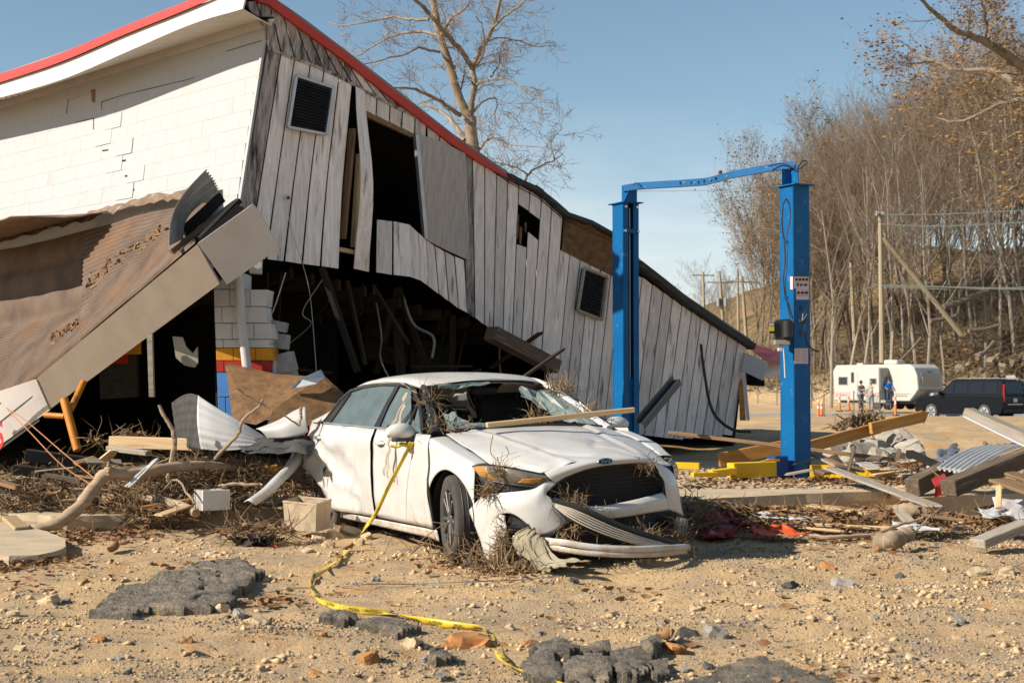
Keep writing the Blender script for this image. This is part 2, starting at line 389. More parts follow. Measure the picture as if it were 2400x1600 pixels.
def ground_material():
    m = bpy.data.materials.new('dusty_ground'); m.use_nodes = True; n = m.node_tree.nodes; l = m.node_tree.links; b = n['Principled BSDF']
    b.inputs['Roughness'].default_value = .95; b.inputs['Specular IOR Level'].default_value = .15
    tc = n.new('ShaderNodeTexCoord')
    def no(sc, det=6, rgh=.6):
        t = n.new('ShaderNodeTexNoise'); t.inputs['Scale'].default_value = sc; t.inputs['Detail'].default_value = det; t.inputs['Roughness'].default_value = rgh
        l.new(tc.outputs['Object'], t.inputs['Vector']); return t.outputs['Fac']
    def rng(v, a, c):
        r = n.new('ShaderNodeMapRange'); r.inputs['From Min'].default_value = a; r.inputs['From Max'].default_value = c; l.new(v, r.inputs['Value']); return r.outputs[0]
    def mix(f, A, B):
        x = n.new('ShaderNodeMix'); x.data_type = 'RGBA'
        l.new(f, x.inputs[0])
        for s, q in ((6, A), (7, B)):
            if isinstance(q, tuple): x.inputs[s].default_value = (*q, 1)
            else: l.new(q, x.inputs[s])
        return x.outputs[2]
    c = mix(rng(no(.9, 5), .38, .62), (.545, .37, .195), (.45, .315, .18))
    c = mix(rng(no(2.6, 7), .50, .64), c, (.36, .275, .185))
    c = mix(rng(no(.45, 6), .52, .64), c, (.40, .30, .19))
    c = mix(rng(no(9, 8), .56, .70), c, (.30, .215, .13))
    c = mix(rng(no(1.3, 4), .60, .70), c, (.48, .26, .10))
    g = n.new('ShaderNodeTexVoronoi'); g.inputs['Scale'].default_value = 55; l.new(tc.outputs['Object'], g.inputs['Vector'])
    pz = n.new('ShaderNodeMath'); pz.operation = 'MULTIPLY'; l.new(rng(g.outputs['Distance'], .30, .12), pz.inputs[0]); l.new(rng(no(1.7, 4), .47, .60), pz.inputs[1])
    gc = n.new('ShaderNodeHueSaturation'); gc.inputs['Saturation'].default_value = .35; gc.inputs['Value'].default_value = .42; l.new(g.outputs['Color'], gc.inputs['Color'])
    gm = mix(rng(no(80, 2), .3, .7), (.40, .33, .24), (.22, .185, .15))
    c = mix(pz.outputs[0], c, gm)
    # forest floor on the hill: height above the flat
    sx = n.new('ShaderNodeSeparateXYZ'); l.new(tc.outputs['Object'], sx.inputs[0])
    lf = mix(rng(no(.35, 8), .40, .60), (.21, .14, .075), (.105, .095, .048))
    lf = mix(rng(no(1.4, 8), .52, .66), lf, (.21, .095, .035))
    hz = n.new('ShaderNodeMapRange'); hz.inputs['From Min'].default_value = .9; hz.inputs['From Max'].default_value = 2.4; l.new(sx.outputs['Z'], hz.inputs['Value'])
    c = mix(hz.outputs[0], c, lf)
    l.new(c, b.inputs['Base Color'])
    bp = n.new('ShaderNodeBump'); bp.inputs['Strength'].default_value = .9; bp.inputs['Distance'].default_value = .025
    a = n.new('ShaderNodeMath'); a.operation = 'ADD'; l.new(no(38, 8, .7), a.inputs[0]); l.new(pz.outputs[0], a.inputs[1])
    l.new(a.outputs[0], bp.inputs['Height']); l.new(bp.outputs[0], b.inputs['Normal'])
    return m
m_ground = ground_material()
ground = np_mesh('ground', _v.reshape(-1, 3), _f, m_ground, smooth=True, kind='structure')
_W = {}
def gzf(x, y): return gz(x, y)
def GG(px, py, it=6):
    """point of the ground surface seen at a pixel"""
    z = 0.0
    for _ in range(it):
        p = G(px, py, z); z = gz(p.x, p.y)
    return G(px, py, z)
# the road beyond, a grey strip with a worn edge
_b = MB(); rows = []
m_road = mat('worn_asphalt_road', (.30, .275, .245), (.24, .22, .195), .8, .9, bump=.2, bscale=8, var=0, c3=(.42, .33, .23), s3=.25, t3=.52)
for i in range(60):
    x = lerp(-40, 80, i / 59); y0 = 62 + .02 * x; y1 = 84 + .02 * x
    rows.append([Vector((x, lerp(y0, y1, k / 8), gz(x, lerp(y0, y1, k / 8)) + .05)) for k in range(9)])
_b.grid(rows); _b.build('road', m_road, smooth='all', kind='structure')
# concrete floor slabs with broken edges
def slab(name, top_px, z, th, m, label, cat='slab', rag=.03, seed=1, back=None):
    rnd = random.Random(seed); pts = [G(x, y, z) for x, y in top_px]
    if back: pts += [Vector(p) for p in back]
    out = []
    for i in range(len(pts)):
        a = pts[i]; b = pts[(i + 1) % len(pts)]; n = max(1, int((b - a).length / .16))
        if (b - a).length > 6: n = 12
        for k in range(n):
            p = a.lerp(b, k / n); out.append(p + Vector((rnd.uniform(-rag, rag), rnd.uniform(-rag, rag), 0)))
    b = MB(); n = len(out)
    low = [Vector((p.x + rnd.uniform(-rag, rag) * .8, p.y + rnd.uniform(0, rag * 2), z - th)) for p in out]
    mid = [a.lerp(c, .35) + Vector((0, -rnd.uniform(0, rag) * .7, 0)) for a, c in zip(out, low)]
    fs = [tuple(range(n))]
    for r in range(2):
        fs += [(r * n + i, r * n + (i + 1) % n, (r + 1) * n + (i + 1) % n, (r + 1) * n + i) for i in range(n)]
    b.add(out + mid + low, fs)
    return b.build(name, m, label=label, cat=cat)
slab('concrete_slab', [(1590, 1172), (1700, 1166), (1850, 1158), (2000, 1152), (2110, 1150), (2150, 1165)], .25, .26, m_conc,
     'dusty concrete floor slab under the blue lift posts', rag=.022, seed=3, back=[(5.6, 14.6, .25), (6.2, 21.5, .25), (.6, 21.5, .25), (.9, 16.0, .25)])
slab('concrete_slab', [(150, 1210), (300, 1206), (464, 1198), (560, 1192), (664, 1184), (676, 1170)], .15, .17, m_conc,
     'broken concrete slab edge beneath the driftwood and white block', rag=.028, seed=5, back=[(-2.05, 14.9, .15), (-1.2, 22, .15), (-9, 25, .15), (-9.5, 17, .15), (-5.6, 13.7, .15)])
slab('concrete_slab', [(-60, 1218), (40, 1222), (112, 1245), (155, 1262), (150, 1285), (90, 1300), (20, 1302), (-60, 1296)], .075, .10, m_conc,
     'rounded loose concrete flag lying among dead leaves', rag=.012, seed=8)
# ================================================================== the collapsed garage
CT = P(627, 70, 16.75); CB = P(560, 490, 16.75); CE = P(1745, 820, 21.6)
NG = (CB - CT).cross(CE - CT).normalized()
if NG.y > 0: NG = -NG                        # outward, towards the viewer
WDIR = ray(-2204, 935).normalized()
NW = (CB - CT).cross(WDIR).normalized()
if NW.y > 0: NW = -NW
def PG(px, py, off=0.0): return onp(px, py, CT, NG) + NG * off
def PW(px, py, off=0.0): return onp(px, py, CT, NW) + NW * off
garage = empty('collapsed_garage', (CB.x, CB.y, .15), 'collapsed white block garage with plank gable sagging to the ground', 'garage')
rb = random.Random(11)
# ---- gable planks -------------------------------------------------------------------------------
U = [(623, 10), (712, 77), (798, 139), (884, 207), (970, 272), (1056, 339), (1122, 382), (1194, 422), (1263, 460), (1320, 508), (1437, 562), (1496, 643), (1596, 715), (1685, 774), (1752, 815)]
Fl = [(560, 90), (623, 112), (691, 139), (728, 151), (795, 181), (853, 213), (915, 246), (974, 275), (1001, 287), (1056, 322), (1090, 345)]
ux, uy = zip(*U); fx, fy = zip(*Fl)
def plank(tl, tr, br, bl, m=None, off=0.0, th=.016, gap=1.6, name='plank', cut=None, wav=0.0, bend=None):
    """four pixel corners on the gable plane -> one grooved siding strip; bend(t) pushes it out of the plane"""
    m = m or m_plank; n = 9; b = MB(); segs = [(0, 1)] if cut is None else [(0, cut[0]), (cut[1], 1)]
    for s, (t0, t1) in enumerate(segs):
        fr = []; bk = []
        for k in range(n):
            t = lerp(t0, t1, k / (n - 1)); 
            a = (lerp(tl[0] + gap, bl[0] + gap, t), lerp(tl[1], bl[1], t)); c = (lerp(tr[0] - gap, br[0] - gap, t), lerp(tr[1], br[1], t))
            e = off + (bend(t) if bend else 0)
            if cut and ((s == 0 and k == n - 1) or (s == 1 and k == 0)):
                a = (a[0], a[1] + rb.uniform(-6, 6)); c = (c[0], c[1] + rb.uniform(-6, 6))
            pa = PG(*a, e); pc = PG(*c, e); pm = (pa + pc) / 2 + NG * .0015
            fr.append([pa - NG * .004, pa.lerp(pc, .06), pm, pa.lerp(pc, .94), pc - NG * .004]); bk.append([pa - NG * th, pc - NG * th])
        b.grid(fr)
        for k in range(n - 1):
            b.add([fr[k][0], fr[k + 1][0], bk[k + 1][0], bk[k][0]], [(0, 1, 2, 3)]); b.add([fr[k][4], fr[k + 1][4], bk[k + 1][1], bk[k][1]], [(3, 2, 1, 0)])
            b.add([bk[k][0], bk[k + 1][0], bk[k + 1][1], bk[k][1]], [(0, 1, 2, 3)])
        for k in (0, n - 1):
            b.add([*fr[k], bk[k][1], bk[k][0]], [tuple(range(7))])
    return b.build(name, m, garage, recalc=True)
yU = lambda x: interp(x, ux, uy); yF = lambda x: interp(x, fx, fy)
# upper strip above the flashing, darker streaked strips under the eave
up_top = [585, 622, 652, 684, 716, 748, 780, 810, 838, 868, 898, 927, 957, 985, 1012, 1040, 1066, 1090]
fl_x = [627, 659, 691, 728, 760, 795, 826, 853, 884, 915, 944, 974, 1001, 1030, 1058, 1086]
eave = [(584, 3), (607, 3), (640, 18), (676, 46), (712, 77), (744, 100), (776, 124), (806, 147), (836, 170), (866, 193), (897, 217), (926, 240), (955, 261), (986, 285), (1013, 305), (1040, 328)]
# two short pieces beyond the corner where the eave overhangs
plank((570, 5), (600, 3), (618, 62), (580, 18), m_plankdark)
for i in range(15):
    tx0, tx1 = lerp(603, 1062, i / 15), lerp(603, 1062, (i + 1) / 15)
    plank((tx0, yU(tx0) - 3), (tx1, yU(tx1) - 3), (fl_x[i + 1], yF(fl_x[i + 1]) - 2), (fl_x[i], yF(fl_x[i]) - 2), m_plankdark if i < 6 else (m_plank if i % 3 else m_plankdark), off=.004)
# flashing strip
b = MB()
for i in range(14):
    x0, x1 = fl_x[i], fl_x[i + 1]
    b.bar(PG(x0, yF(x0), .012), PG(x1, yF(x1), .012), .03, .018, up=NG)
b.build('flashing', m_plankdark, garage)
# left sheet: six wide strips, their feet swinging out to the light
tops = [627, 659, 691, 728, 760, 795, 826]; bots = [(545, 596), (583, 602), (622, 607), (662, 612), (702, 618), (743, 623), (785, 629)]
for i in range(6):
    k = i / 5; bd = (lambda t, k=k: .30 * max(0, t - .45) ** 1.6 * k)
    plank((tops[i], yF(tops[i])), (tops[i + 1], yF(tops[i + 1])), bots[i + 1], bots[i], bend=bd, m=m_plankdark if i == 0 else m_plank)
# the curled strip beside the slot
plank((829, 204), (853, 217), (862, 637), (824, 629), bend=lambda t: .05 + .16 * math.sin(t * 3.0) ** 2, th=.02)
# header strips over the opening
for i in range(7, 12):
    o_t = lambda x: interp(x, [853, 969, 1001], [256, 312, 326])
    plank((fl_x[i], yF(fl_x[i])), (fl_x[i + 1], yF(fl_x[i + 1])), (fl_x[i + 1] - 2, o_t(fl_x[i + 1])), (fl_x[i] - 2, o_t(fl_x[i])))
for i in (12, 13, 14):
    plank((fl_x[i], yF(fl_x[i])), (fl_x[i + 1], yF(fl_x[i + 1])), (fl_x[i + 1] + 1, yF(fl_x[i + 1]) + 40), (fl_x[i] + 1, yF(fl_x[i]) + 40))
# short strips below the opening, kicked out, then running down the sag
sh_t = [(874, 515), (912, 519), (952, 527), (975, 546), (995, 562), (1017, 577), (1041, 590), (1064, 601), (1088, 610)]
sh_b = [(863, 637), (902, 643), (948, 648), (976, 657), (1000, 672), (1024, 688), (1048, 705), (1072, 722), (1093, 732)]
for i in range(8):
    bd = (lambda t, i=i: [.20, .22, .14, .10, .06, .05, .04, .03][i] * (.5 + .5 * t))
    plank(sh_t[i], sh_t[i + 1], sh_b[i + 1], sh_b[i], bend=bd)
# full height strips, hole through two of them
T2 = [1086, 1108, 1137, 1165, 1191, 1217, 1243, 1270, 1294, 1320]
B2 = [(1093, 732), (1114, 745), (1136, 760), (1157, 777), (1179, 790), (1201, 804), (1222, 815), (1244, 828), (1269, 842), (1291, 860)]
for i in range(9):
    x0, x1 = T2[i], T2[i + 1]; c = {5: (.12, .36), 6: (.13, .27)}.get(i)
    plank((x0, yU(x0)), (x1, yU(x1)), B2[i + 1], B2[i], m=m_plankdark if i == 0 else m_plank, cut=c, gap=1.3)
# strips under the bare plywood, reaching the ground
T3 = [1313, 1336, 1360, 1384, 1408, 1432, 1457, 1482, 1506, 1530, 1555, 1577, 1599, 1622, 1644, 1665, 1685, 1706, 1730, 1751]
def yT3(x): return interp(x, [1313, 1436, 1496, 1596, 1685, 1752], [586, 646, 643, 715, 774, 815])
lean = lambda x: interp(x, [1313, 1752], [.092, .165])
for i in range(len(T3) - 1):
    x0, x1 = T3[i], T3[i + 1]; yb = interp(x0, [1313, 1480, 1620, 1751], [990, 1010, 1028, 1016])
    plank((x0, yT3(x0)), (x1, yT3(x1)), (x1 - lean(x1) * (yb - yT3(x1)), yb + 2), (x0 - lean(x0) * (yb - yT3(x0)), yb), gap=1.2)
# bare plywood band and the plain panel beside the opening
b = MB(); b.prism([PG(*q, .01) for q in [(1322, 510), (1376, 528), (1440, 560), (1440, 650), (1316, 587)]], -NG * .012)
b.build('plywood_patch', m_osb, garage)
m_panel = mat('plain_weathered_panel', (.44, .40, .365), (.34, .305, .275), 3, .85, bump=.3, bscale=9, stretch=(11, 11, .7), var=0, c3=(.20, .175, .155), s3=1.6, t3=.62)
b = MB(); b.prism([PG(*q, .055) for q in [(972, 313), (1030, 333), (1086, 360), (1092, 480), (1095, 610), (1045, 588), (995, 562), (983, 430)]], -NG * .03)
b.build('wall_panel', m_panel, garage, bevel=.003)
b = MB(); b.bar(PG(972, 316, .03), PG(994, 560, .03), .05, .07, up=NG); b.build('door_jamb', m_galv, garage)
b = MB(); b.bar(PG(853, 262, -.04), PG(969, 315, -.04), .08, .07, up=NG); b.build('lintel', m_lumberold, garage)
for (x0, y0, x1, y1, mm_) in [(835, 300, 812, 560, m_lumberold), (851, 360, 838, 580, m_lumber), (810, 330, 790, 570, m_dark)]:
    beam('stud', PG(x0, y0, -.10), PG(x1, y1, -.10), .05, .09, mm_, parent=garage)
beam('stud', PG(790, 583, -.03), PG(835, 592, -.03), .09, .05, m_lumber, parent=garage)
# splintered edge of the hole and the sheathing behind it
for (x0, y0, x1, y1, w) in [(1213, 500, 1212, 560, 9), (1222, 530, 1220, 575, 7), (1233, 520, 1232, 548, 5), (1255, 488, 1258, 505, 4)]:
    b = MB(); b.prism([PG(x0 - w / 2, y0, -.006), PG(x0 + w / 2, y0 + 3, -.006), PG(x1 + w * .3, y1 - 4, -.002), PG(x1, y1, .004), PG(x1 - w * .3, y1 - 6, -.002)], -NG * .008)
    b.build('splinter', m_osb, garage)
# ---- louvred vents --------------------------------------------------------------------------------
def vent(q, n, frame_m, fw=.045):
    tl, tr, br, bl = [PG(*p, .075) for p in q]
    b = MB()
    for a, c in ((tl, tr), (tr, br), (br, bl), (bl, tl)):
        b.bar(a, c, .035, fw, up=NG)
    root = b.build('vent', frame_m, garage, bevel=.003)
    bk = MB(); bk.prism([p - NG * .055 for p in (tl, tr, br, bl)], -NG * .008); bk.build('backing', m_dark, root)
    for i in range(n):
        t = (i + .5) / n; a = tl.lerp(bl, t); c = tr.lerp(br, t); dn = (bl - tl).normalized()
        s = MB(); s.prism([a - NG * .045 - dn * .012, c - NG * .045 - dn * .012, c - NG * .004 + dn * .02, a - NG * .004 + dn * .02], dn * .004 + NG * .002)
        s.build('slat', m_slat, root)
vent([(688, 179), (774, 207), (758, 316), (669, 299)], 17, m_galv)
vent([(1362, 628), (1416, 649), (1403, 749), (1346, 726)], 15, m_lumbergrey, .04)
# ---- red roof edge and roof ---------------------------------------------------------------------
b = MB(); tr = [(585, -42), (623, -12), (712, 57), (798, 119), (884, 187), (970, 253), (1056, 321), (1122, 368), (1165, 399), (1200, 424)]
lo = [(601, 6), (623, 12), (712, 79), (798, 141), (884, 209), (970, 274), (1056, 341), (1122, 384), (1165, 408), (1202, 428)]
front = [[PG(*p, .07) for p in tr], [PG(*p, .07) for p in lo]]
b.grid(front); b.grid([[p - NG * .10 for p in r] for r in front]); b.grid([front[0], [p - NG * .10 for p in front[0]]]); b.grid([front[1], [p - NG * .10 for p in front[1]]])
b.build('roof_edge', m_red, garage)
b = MB(); fl = [(1185, 412), (1217, 430), (1245, 441), (1263, 452), (1295, 478), (1320, 502), (1376, 522), (1440, 556)]
for i in range(len(fl) - 1):
    b.bar(PG(fl[i][0], fl[i][1] + rb.uniform(-2, 2), .03), PG(fl[i + 1][0], fl[i + 1][1], .03), .14, .05 + .02 * rb.random(), up=(0, 0, 1))
b.build('roof_felt', m_tar, garage)
b = MB(); g1 = [(1488, 618), (1540, 658), (1600, 706), (1680, 762), (1757, 812)]
for i in range(4):
    b.bar(PG(*g1[i], .05), PG(*g1[i + 1], .05), .16, .09, up=(0, 0, 1))
b.build('roof_felt', m_tar, garage)
m_roofgrey = mat('grey_membrane_roof', (.27, .255, .235), (.20, .19, .175), 2, .85, var=0, c3=(.10, .09, .08), s3=1.2, t3=.6)
b = MB(); rows = []
roofl = [(596, -20), (712, 60), (884, 190), (1056, 325), (1194, 420), (1263, 456), (1320, 505), (1437, 560), (1500, 622), (1600, 700), (1757, 806)]
for s in (0, 2, 4, 8.5): rows.append([PG(*p, .02) + WDIR * s + Vector((0, 0, .12 if s == 2 else .05)) for p in roofl])
b.grid(rows); b.build('roof', m_roofgrey, garage, solid=.05)
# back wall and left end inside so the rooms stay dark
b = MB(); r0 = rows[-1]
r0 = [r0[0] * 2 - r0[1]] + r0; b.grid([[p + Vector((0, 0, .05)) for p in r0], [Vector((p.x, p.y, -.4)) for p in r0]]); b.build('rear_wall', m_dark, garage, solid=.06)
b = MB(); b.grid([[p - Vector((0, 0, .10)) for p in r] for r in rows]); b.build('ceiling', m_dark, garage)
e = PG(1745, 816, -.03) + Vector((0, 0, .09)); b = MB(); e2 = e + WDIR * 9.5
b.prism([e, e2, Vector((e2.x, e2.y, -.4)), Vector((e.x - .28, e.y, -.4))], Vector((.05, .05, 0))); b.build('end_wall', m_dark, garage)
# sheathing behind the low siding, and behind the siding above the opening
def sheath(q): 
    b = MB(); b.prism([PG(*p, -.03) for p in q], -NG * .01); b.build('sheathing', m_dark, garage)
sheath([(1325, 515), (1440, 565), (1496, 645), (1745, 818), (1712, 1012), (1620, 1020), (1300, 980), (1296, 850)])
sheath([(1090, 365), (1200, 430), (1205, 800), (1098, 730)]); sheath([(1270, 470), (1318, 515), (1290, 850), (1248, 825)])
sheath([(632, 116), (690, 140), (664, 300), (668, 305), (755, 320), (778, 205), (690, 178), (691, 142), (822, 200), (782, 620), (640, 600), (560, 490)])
# ---- white block front wall -----------------------------------------------------------------------
wtop0 = PW(622, 78); SIDE = WDIR; upv = (CT - CB).normalized()
course = .203; bl_l = .406
meB = {}
def block_mesh(L, h, key):
    if key in meB: return meB[key]
    b = MB(); b.box((0, 0, 0), (L - .0010, .19, h - .0008)); o = b.build('block', m_block, None, bevel=.0012, base='local'); me = o.data; bpy.data.objects.remove(o); meB[key] = me; return me
origin = PW(622, 58)
Rw = Matrix((WDIR, NW, WDIR.cross(NW))).transposed()
if Rw.col[2].z < 0: Rw = Matrix((WDIR, -NW, WDIR.cross(-NW))).transposed()
vdn = -(Rw.col[2]).normalized()
cells = []
for r in range(14):
    shift = 0 if r % 2 == 0 else -bl_l / 2
    for c in range(-1, 26):
        s0 = shift + c * bl_l; s1 = s0 + bl_l; s0 = max(s0, 0.0)
        if s1 <= .05: continue
        cells.append((r, c, s0, s1))
cells = cells[:299 + 75]
crack = {(r, int(round(9.2 - r * .42)) + (0 if r % 2 else 0)) for r in range(2, 13)}
for (r, c, s0, s1) in cells:
    if s1 > 10.3: continue
    if r == 1 and c == 11: continue                       # the missing block near the eave
    L = s1 - s0; me = block_mesh(round(L, 3), course, round(L, 3))
    # the corner leans, so courses start further left as they go down
    lean_s = 0.0
    p = origin + WDIR * ((s0 + s1) / 2) + vdn * (course * (r + .5)) - NW * .095
    corner = origin + (CB - CT).normalized() * (course * (r + .5) / abs((CB - CT).normalized().dot(vdn)))
    p += WDIR * ((corner - origin).dot(WDIR) + .01) 
    jz = rb.uniform(-.0003, .0003); jn = rb.uniform(-.0007, .0007)
    if (r, c) in crack: jn += rb.uniform(.004, .012); jz += rb.uniform(-.006, .004)
    if c < 10 - r * .42 and r > 2: jz += -.004 * 0
    M = Rw.to_4x4(); M.translation = p + vdn * jz + NW * jn
    o = link(me, 'block', garage); o.matrix_basis = world_m(garage).inverted() @ M
b = MB(); _a = PW(624, 66, .004); _c = PW(560, 490, .004) ; b.bar(_a, _c + (_c - _a) * .25, .05, .03, up=NW); b.build('corner_trim', m_block, garage)
# wall core just behind the faces (mortar), open where blocks have gone
b = MB(); e0 = origin - NW * .02
c0 = e0 + WDIR * .03; c1 = e0 + WDIR * 10.2; hdn = vdn * (course * 14)
cdrop = (CB - CT).normalized() * (course * 14 / abs((CB - CT).normalized().dot(vdn)))
b.prism([c0 + vdn * .02, c1 + vdn * .02, c1 + hdn, c0 + cdrop], -NW * .14); b.build('mortar_core', m_block, garage)
# step cracks where the mortar has opened: dark slots between courses
def slot(x0, y0, x1, y1, h):
    b = MB(); a = PW(x0, y0, .004); c = PW(x1, y1, .004)
    b.prism([a, c, PW(x1, y1 + h, .004), PW(x0, y0 + h, .004)], -NW * .09); return b
for q in [(253, 381, 295, 374, 4), (293, 411, 304, 410, 4), (306, 443, 315, 443, 4), (229, 340, 240, 338, 2.5), (240, 352, 254, 350, 3), (321, 477, 325, 476, 6), (240, 238, 290, 222, 1.2), (290, 222, 400, 196, 1.2), (400, 196, 455, 183, 1), (178, 286, 220, 277, 1), (219, 277, 220.5, 277, 27), (238, 238, 239.5, 238, 20), (530, 120, 624, 92, 1.2)]:
    slot(*q).build('crack', m_dark, garage)
b = MB(); b.prism([PW(*q, .003) for q in [(213, 211), (224, 209), (223, 240), (216, 240)]], -NW * .01); b.build('missing_block', m_lumberold, garage)
# plaster moulding, soffit, fascia and red drip edge along the eave
def WX(px, py, out): return PW(px, py, out)
OUT = .62
ev = [(-120, 282, 262), (0, 258, 238), (200, 195, 176), (420, 128, 108), (625, 66, 46)]     # wall line: x, moulding foot, soffit back edge
b = MB()
for i in range(len(ev) - 1):
    x0, f0, s0 = ev[i]; x1, f1, s1 = ev[i + 1]
    b.prism([PW(x0, f0, .004), PW(x1, f1, .004), PW(x1, s1, .004), PW(x0, s0, .004)], NW * .035)
b.build('cornice', m_fasciaw, garage)
wall_line = [PW(x, s, .02) for x, f, s in ev]
z_s = [p.z for p in wall_line]
s_in = [Vector(p) for p in wall_line]
fas_lo = [(-120, 262), (0, 230), (150, 186), (300, 122), (450, 58), (570, 22)]
fas_hi = [(-120, 232), (0, 196), (150, 146), (300, 82), (450, 22), (585, -38)]
def EO(px, py): return onp(px, py, CT + NW * OUT, NW)
fl_ = [EO(*p) for p in fas_lo]; fh_ = [EO(*p) for p in fas_hi]
b = MB(); b.grid([curve(fl_, 24), curve(fh_, 24)]); b.build('fascia', m_white, garage, solid=.02)
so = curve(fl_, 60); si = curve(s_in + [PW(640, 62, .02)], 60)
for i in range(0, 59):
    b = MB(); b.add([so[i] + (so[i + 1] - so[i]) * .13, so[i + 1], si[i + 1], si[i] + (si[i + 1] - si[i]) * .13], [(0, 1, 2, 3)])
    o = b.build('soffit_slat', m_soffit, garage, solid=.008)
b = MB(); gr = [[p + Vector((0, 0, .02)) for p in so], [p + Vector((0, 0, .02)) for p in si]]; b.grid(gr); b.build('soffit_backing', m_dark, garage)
b = MB(); top = curve([EO(x, y - 20) + NW * .03 for x, y in fas_hi], 24); bot = curve([EO(x, y + 2) + NW * .05 for x, y in fas_hi], 24)
b.grid([bot, top, [p - NW * .12 + Vector((0, 0, .03)) for p in top]]); b.build('drip_edge', m_red, garage, solid=.006)
# end board closing the eave at the corner
# ---- small camera and its cable on the siding ----------------------------------------------------------
sc = empty('security_camera', PG(668, 464, .06), 'small white security camera on the plank gable with trailing cable', 'camera')
c = PG(668, 464, .06); b = MB(); b.box(c, (.06, .05, .065), NG.to_track_quat('Y', 'Z').to_matrix()); b.build('housing', m_white, sc, bevel=.012, bseg=2)
b = MB(); b.tube([c + NG * .022, c + NG * .034], .02, 12); b.build('lens', m_black, sc)
b = MB(); b.tube(curve([PG(670, 476, .05), PG(674, 520, .06), PG(686, 575, .10), PG(690, 625, .25), PG(702, 700, .3), PG(716, 870, .3)], 30), .004, 5); b.build('cable', m_fasciaw, sc)
# the fallen eave at the far end
b = MB(); b.prism([PG(1722, 838, .3), PG(1800, 858, .3), PG(1790, 884, .3), PG(1740, 880, .3)], -NG * .02); 
far_e = empty('roof_corner', P(1765, 900, 21.5), 'broken roof corner with red edge and white fascia past the low gable', 'roof debris')
_d = 21.6
b = MB(); b.prism([P(1757, 806, _d), P(1835, 826, _d + 1.2), P(1862, 852, _d + 1.4), P(1800, 850, _d - .2), P(1762, 822, _d)], Vector((0, .12, .03))); b.build('red_edge', m_red, far_e)
b = MB(); b.prism([P(1748, 826, _d - .1), P(1800, 850, _d - .35), P(1788, 892, _d - .35), P(1738, 868, _d - .1)], Vector((.02, .1, 0))); b.build('fascia', m_fasciaw, far_e)
b = MB(); b.prism([P(1805, 838, _d + .9), P(1870, 842, _d + 1.4), P(1870, 884, _d + 1.4), P(1790, 882, _d + .6)], Vector((.02, .1, 0))); b.build('soffit', m_white, far_e)
b = MB(); b.prism([P(1745, 868, _d), P(1792, 890, _d), P(1792, 905, _d + .2), P(1748, 902, _d + .2)], Vector((0, .25, 0))); b.build('shadow_stand_in', m_dark, far_e)  # near-black board put in for the shadow under the broken eave
b = MB(); b.prism([P(1738, 870, _d - .2), P(1746, 872, _d - .2), P(1756, 985, _d - .5), P(1750, 985, _d - .5)], Vector((.02, .06, 0))); b.build('post', m_fasciaw, far_e)
b = MB(); b.prism([P(1730, 885, _d), P(1740, 890, _d), P(1748, 985, _d - .1), P(1734, 985, _d - .1)], Vector((.02, .08, 0))); b.build('stud', m_orangewood, far_e)

# dim things inside: rafters, hanging strips, fallen boards
ri = random.Random(404)
m_dimw = mat('dim_interior_wood', (.04, .027, .017), (.02, .014, .009), 3, .9, stretch=(.7, 8, 8), var=.3)  # wood colour lowered to near black so it reads as shade
for k in range(12):
    x = lerp(700, 1250, k / 11); a = P(x + ri.uniform(-20, 20), 640 + (x - 700) * .28, 18.2 + (x - 700) * .003); c = a + WDIR * ri.uniform(1.5, 4) + Vector((0, 0, ri.uniform(-.3, .1)))
    beam('rafter', a, c, .05, .14, m_dimw, parent=garage, bevel=0)
for k in range(16):
    x = ri.uniform(650, 1200); a = P(x, interp(x, [650, 950, 1280], [630, 670, 850]) + 6, 18.0 + (x - 650) * .0035); c = a + Vector((ri.uniform(-.5, .5), ri.uniform(-.2, .8), -ri.uniform(.3, 1.5)))
    if k % 3 == 0: beam('stud', a, c, .09, .04, m_dimw, parent=garage, bevel=0)
    else:
        b = MB(); b.tube(curve([a, a.lerp(c, .4) + Vector((ri.uniform(-.1, .1), 0, -.1)), a.lerp(c, .7) + Vector((ri.uniform(-.15, .15), 0, 0)), c], 14), ri.uniform(.006, .02), 5); b.build('hanging_wire', m_dimw if k % 2 else m_galv, garage)
for k in range(14):
    x = ri.uniform(640, 1200); a = P(x, ri.uniform(820, 930), ri.uniform(17.5, 20)); d = Vector((ri.uniform(-1, 1), ri.uniform(-.6, .6), ri.uniform(-.5, .5))).normalized() * ri.uniform(.5, 1.4)
    beam('fallen_board', a, a + d, ri.uniform(.06, .2), .03, m_dimw, parent=garage, bevel=0, jag=.08)
for (q, mm_) in [([(860, 700, 20.5), (960, 720, 20.8), (955, 860, 20.8), (850, 840, 20.5)], m_dimw), ([(960, 800, 20.8), (1050, 790, 21.2), (1060, 900, 21.2), (965, 890, 20.8)], m_tar), ([(230, 820, 19), (320, 812, 19.2), (322, 930, 19.2), (235, 935, 19)], m_tar)]:
    b = MB(); b.prism([P(*p) for p in q], Vector((.02, .06, 0))); b.build('cabinet', mm_, garage)
# ================================================================== the fallen canopy in front of the block wall
canopy = empty('fallen_canopy', P(300, 800, 16.5), 'rusty corrugated canopy with beige fascia sagging off the block wall', 'canopy')
rc = random.Random(5)
c0 = Vector((-2.55, 14.3)); cdir = Vector((WDIR.x, WDIR.y)).normalized()
def FD(px):            # depth of the canopy's front line under a pixel column
    k = (px - 1200) / FPX / CA
    # X = k*Y  with (X,Y) = c0 + s*cdir
    s = (k * c0.y - c0.x) / (cdir.x - k * cdir.y); return c0.y + s * cdir.y
def PF(px, py, dd=0.0): return P(px, py, FD(px) + dd)
nF = Vector((cdir.y, -cdir.x, 0)).normalized()
if nF.y > 0: nF = -nF
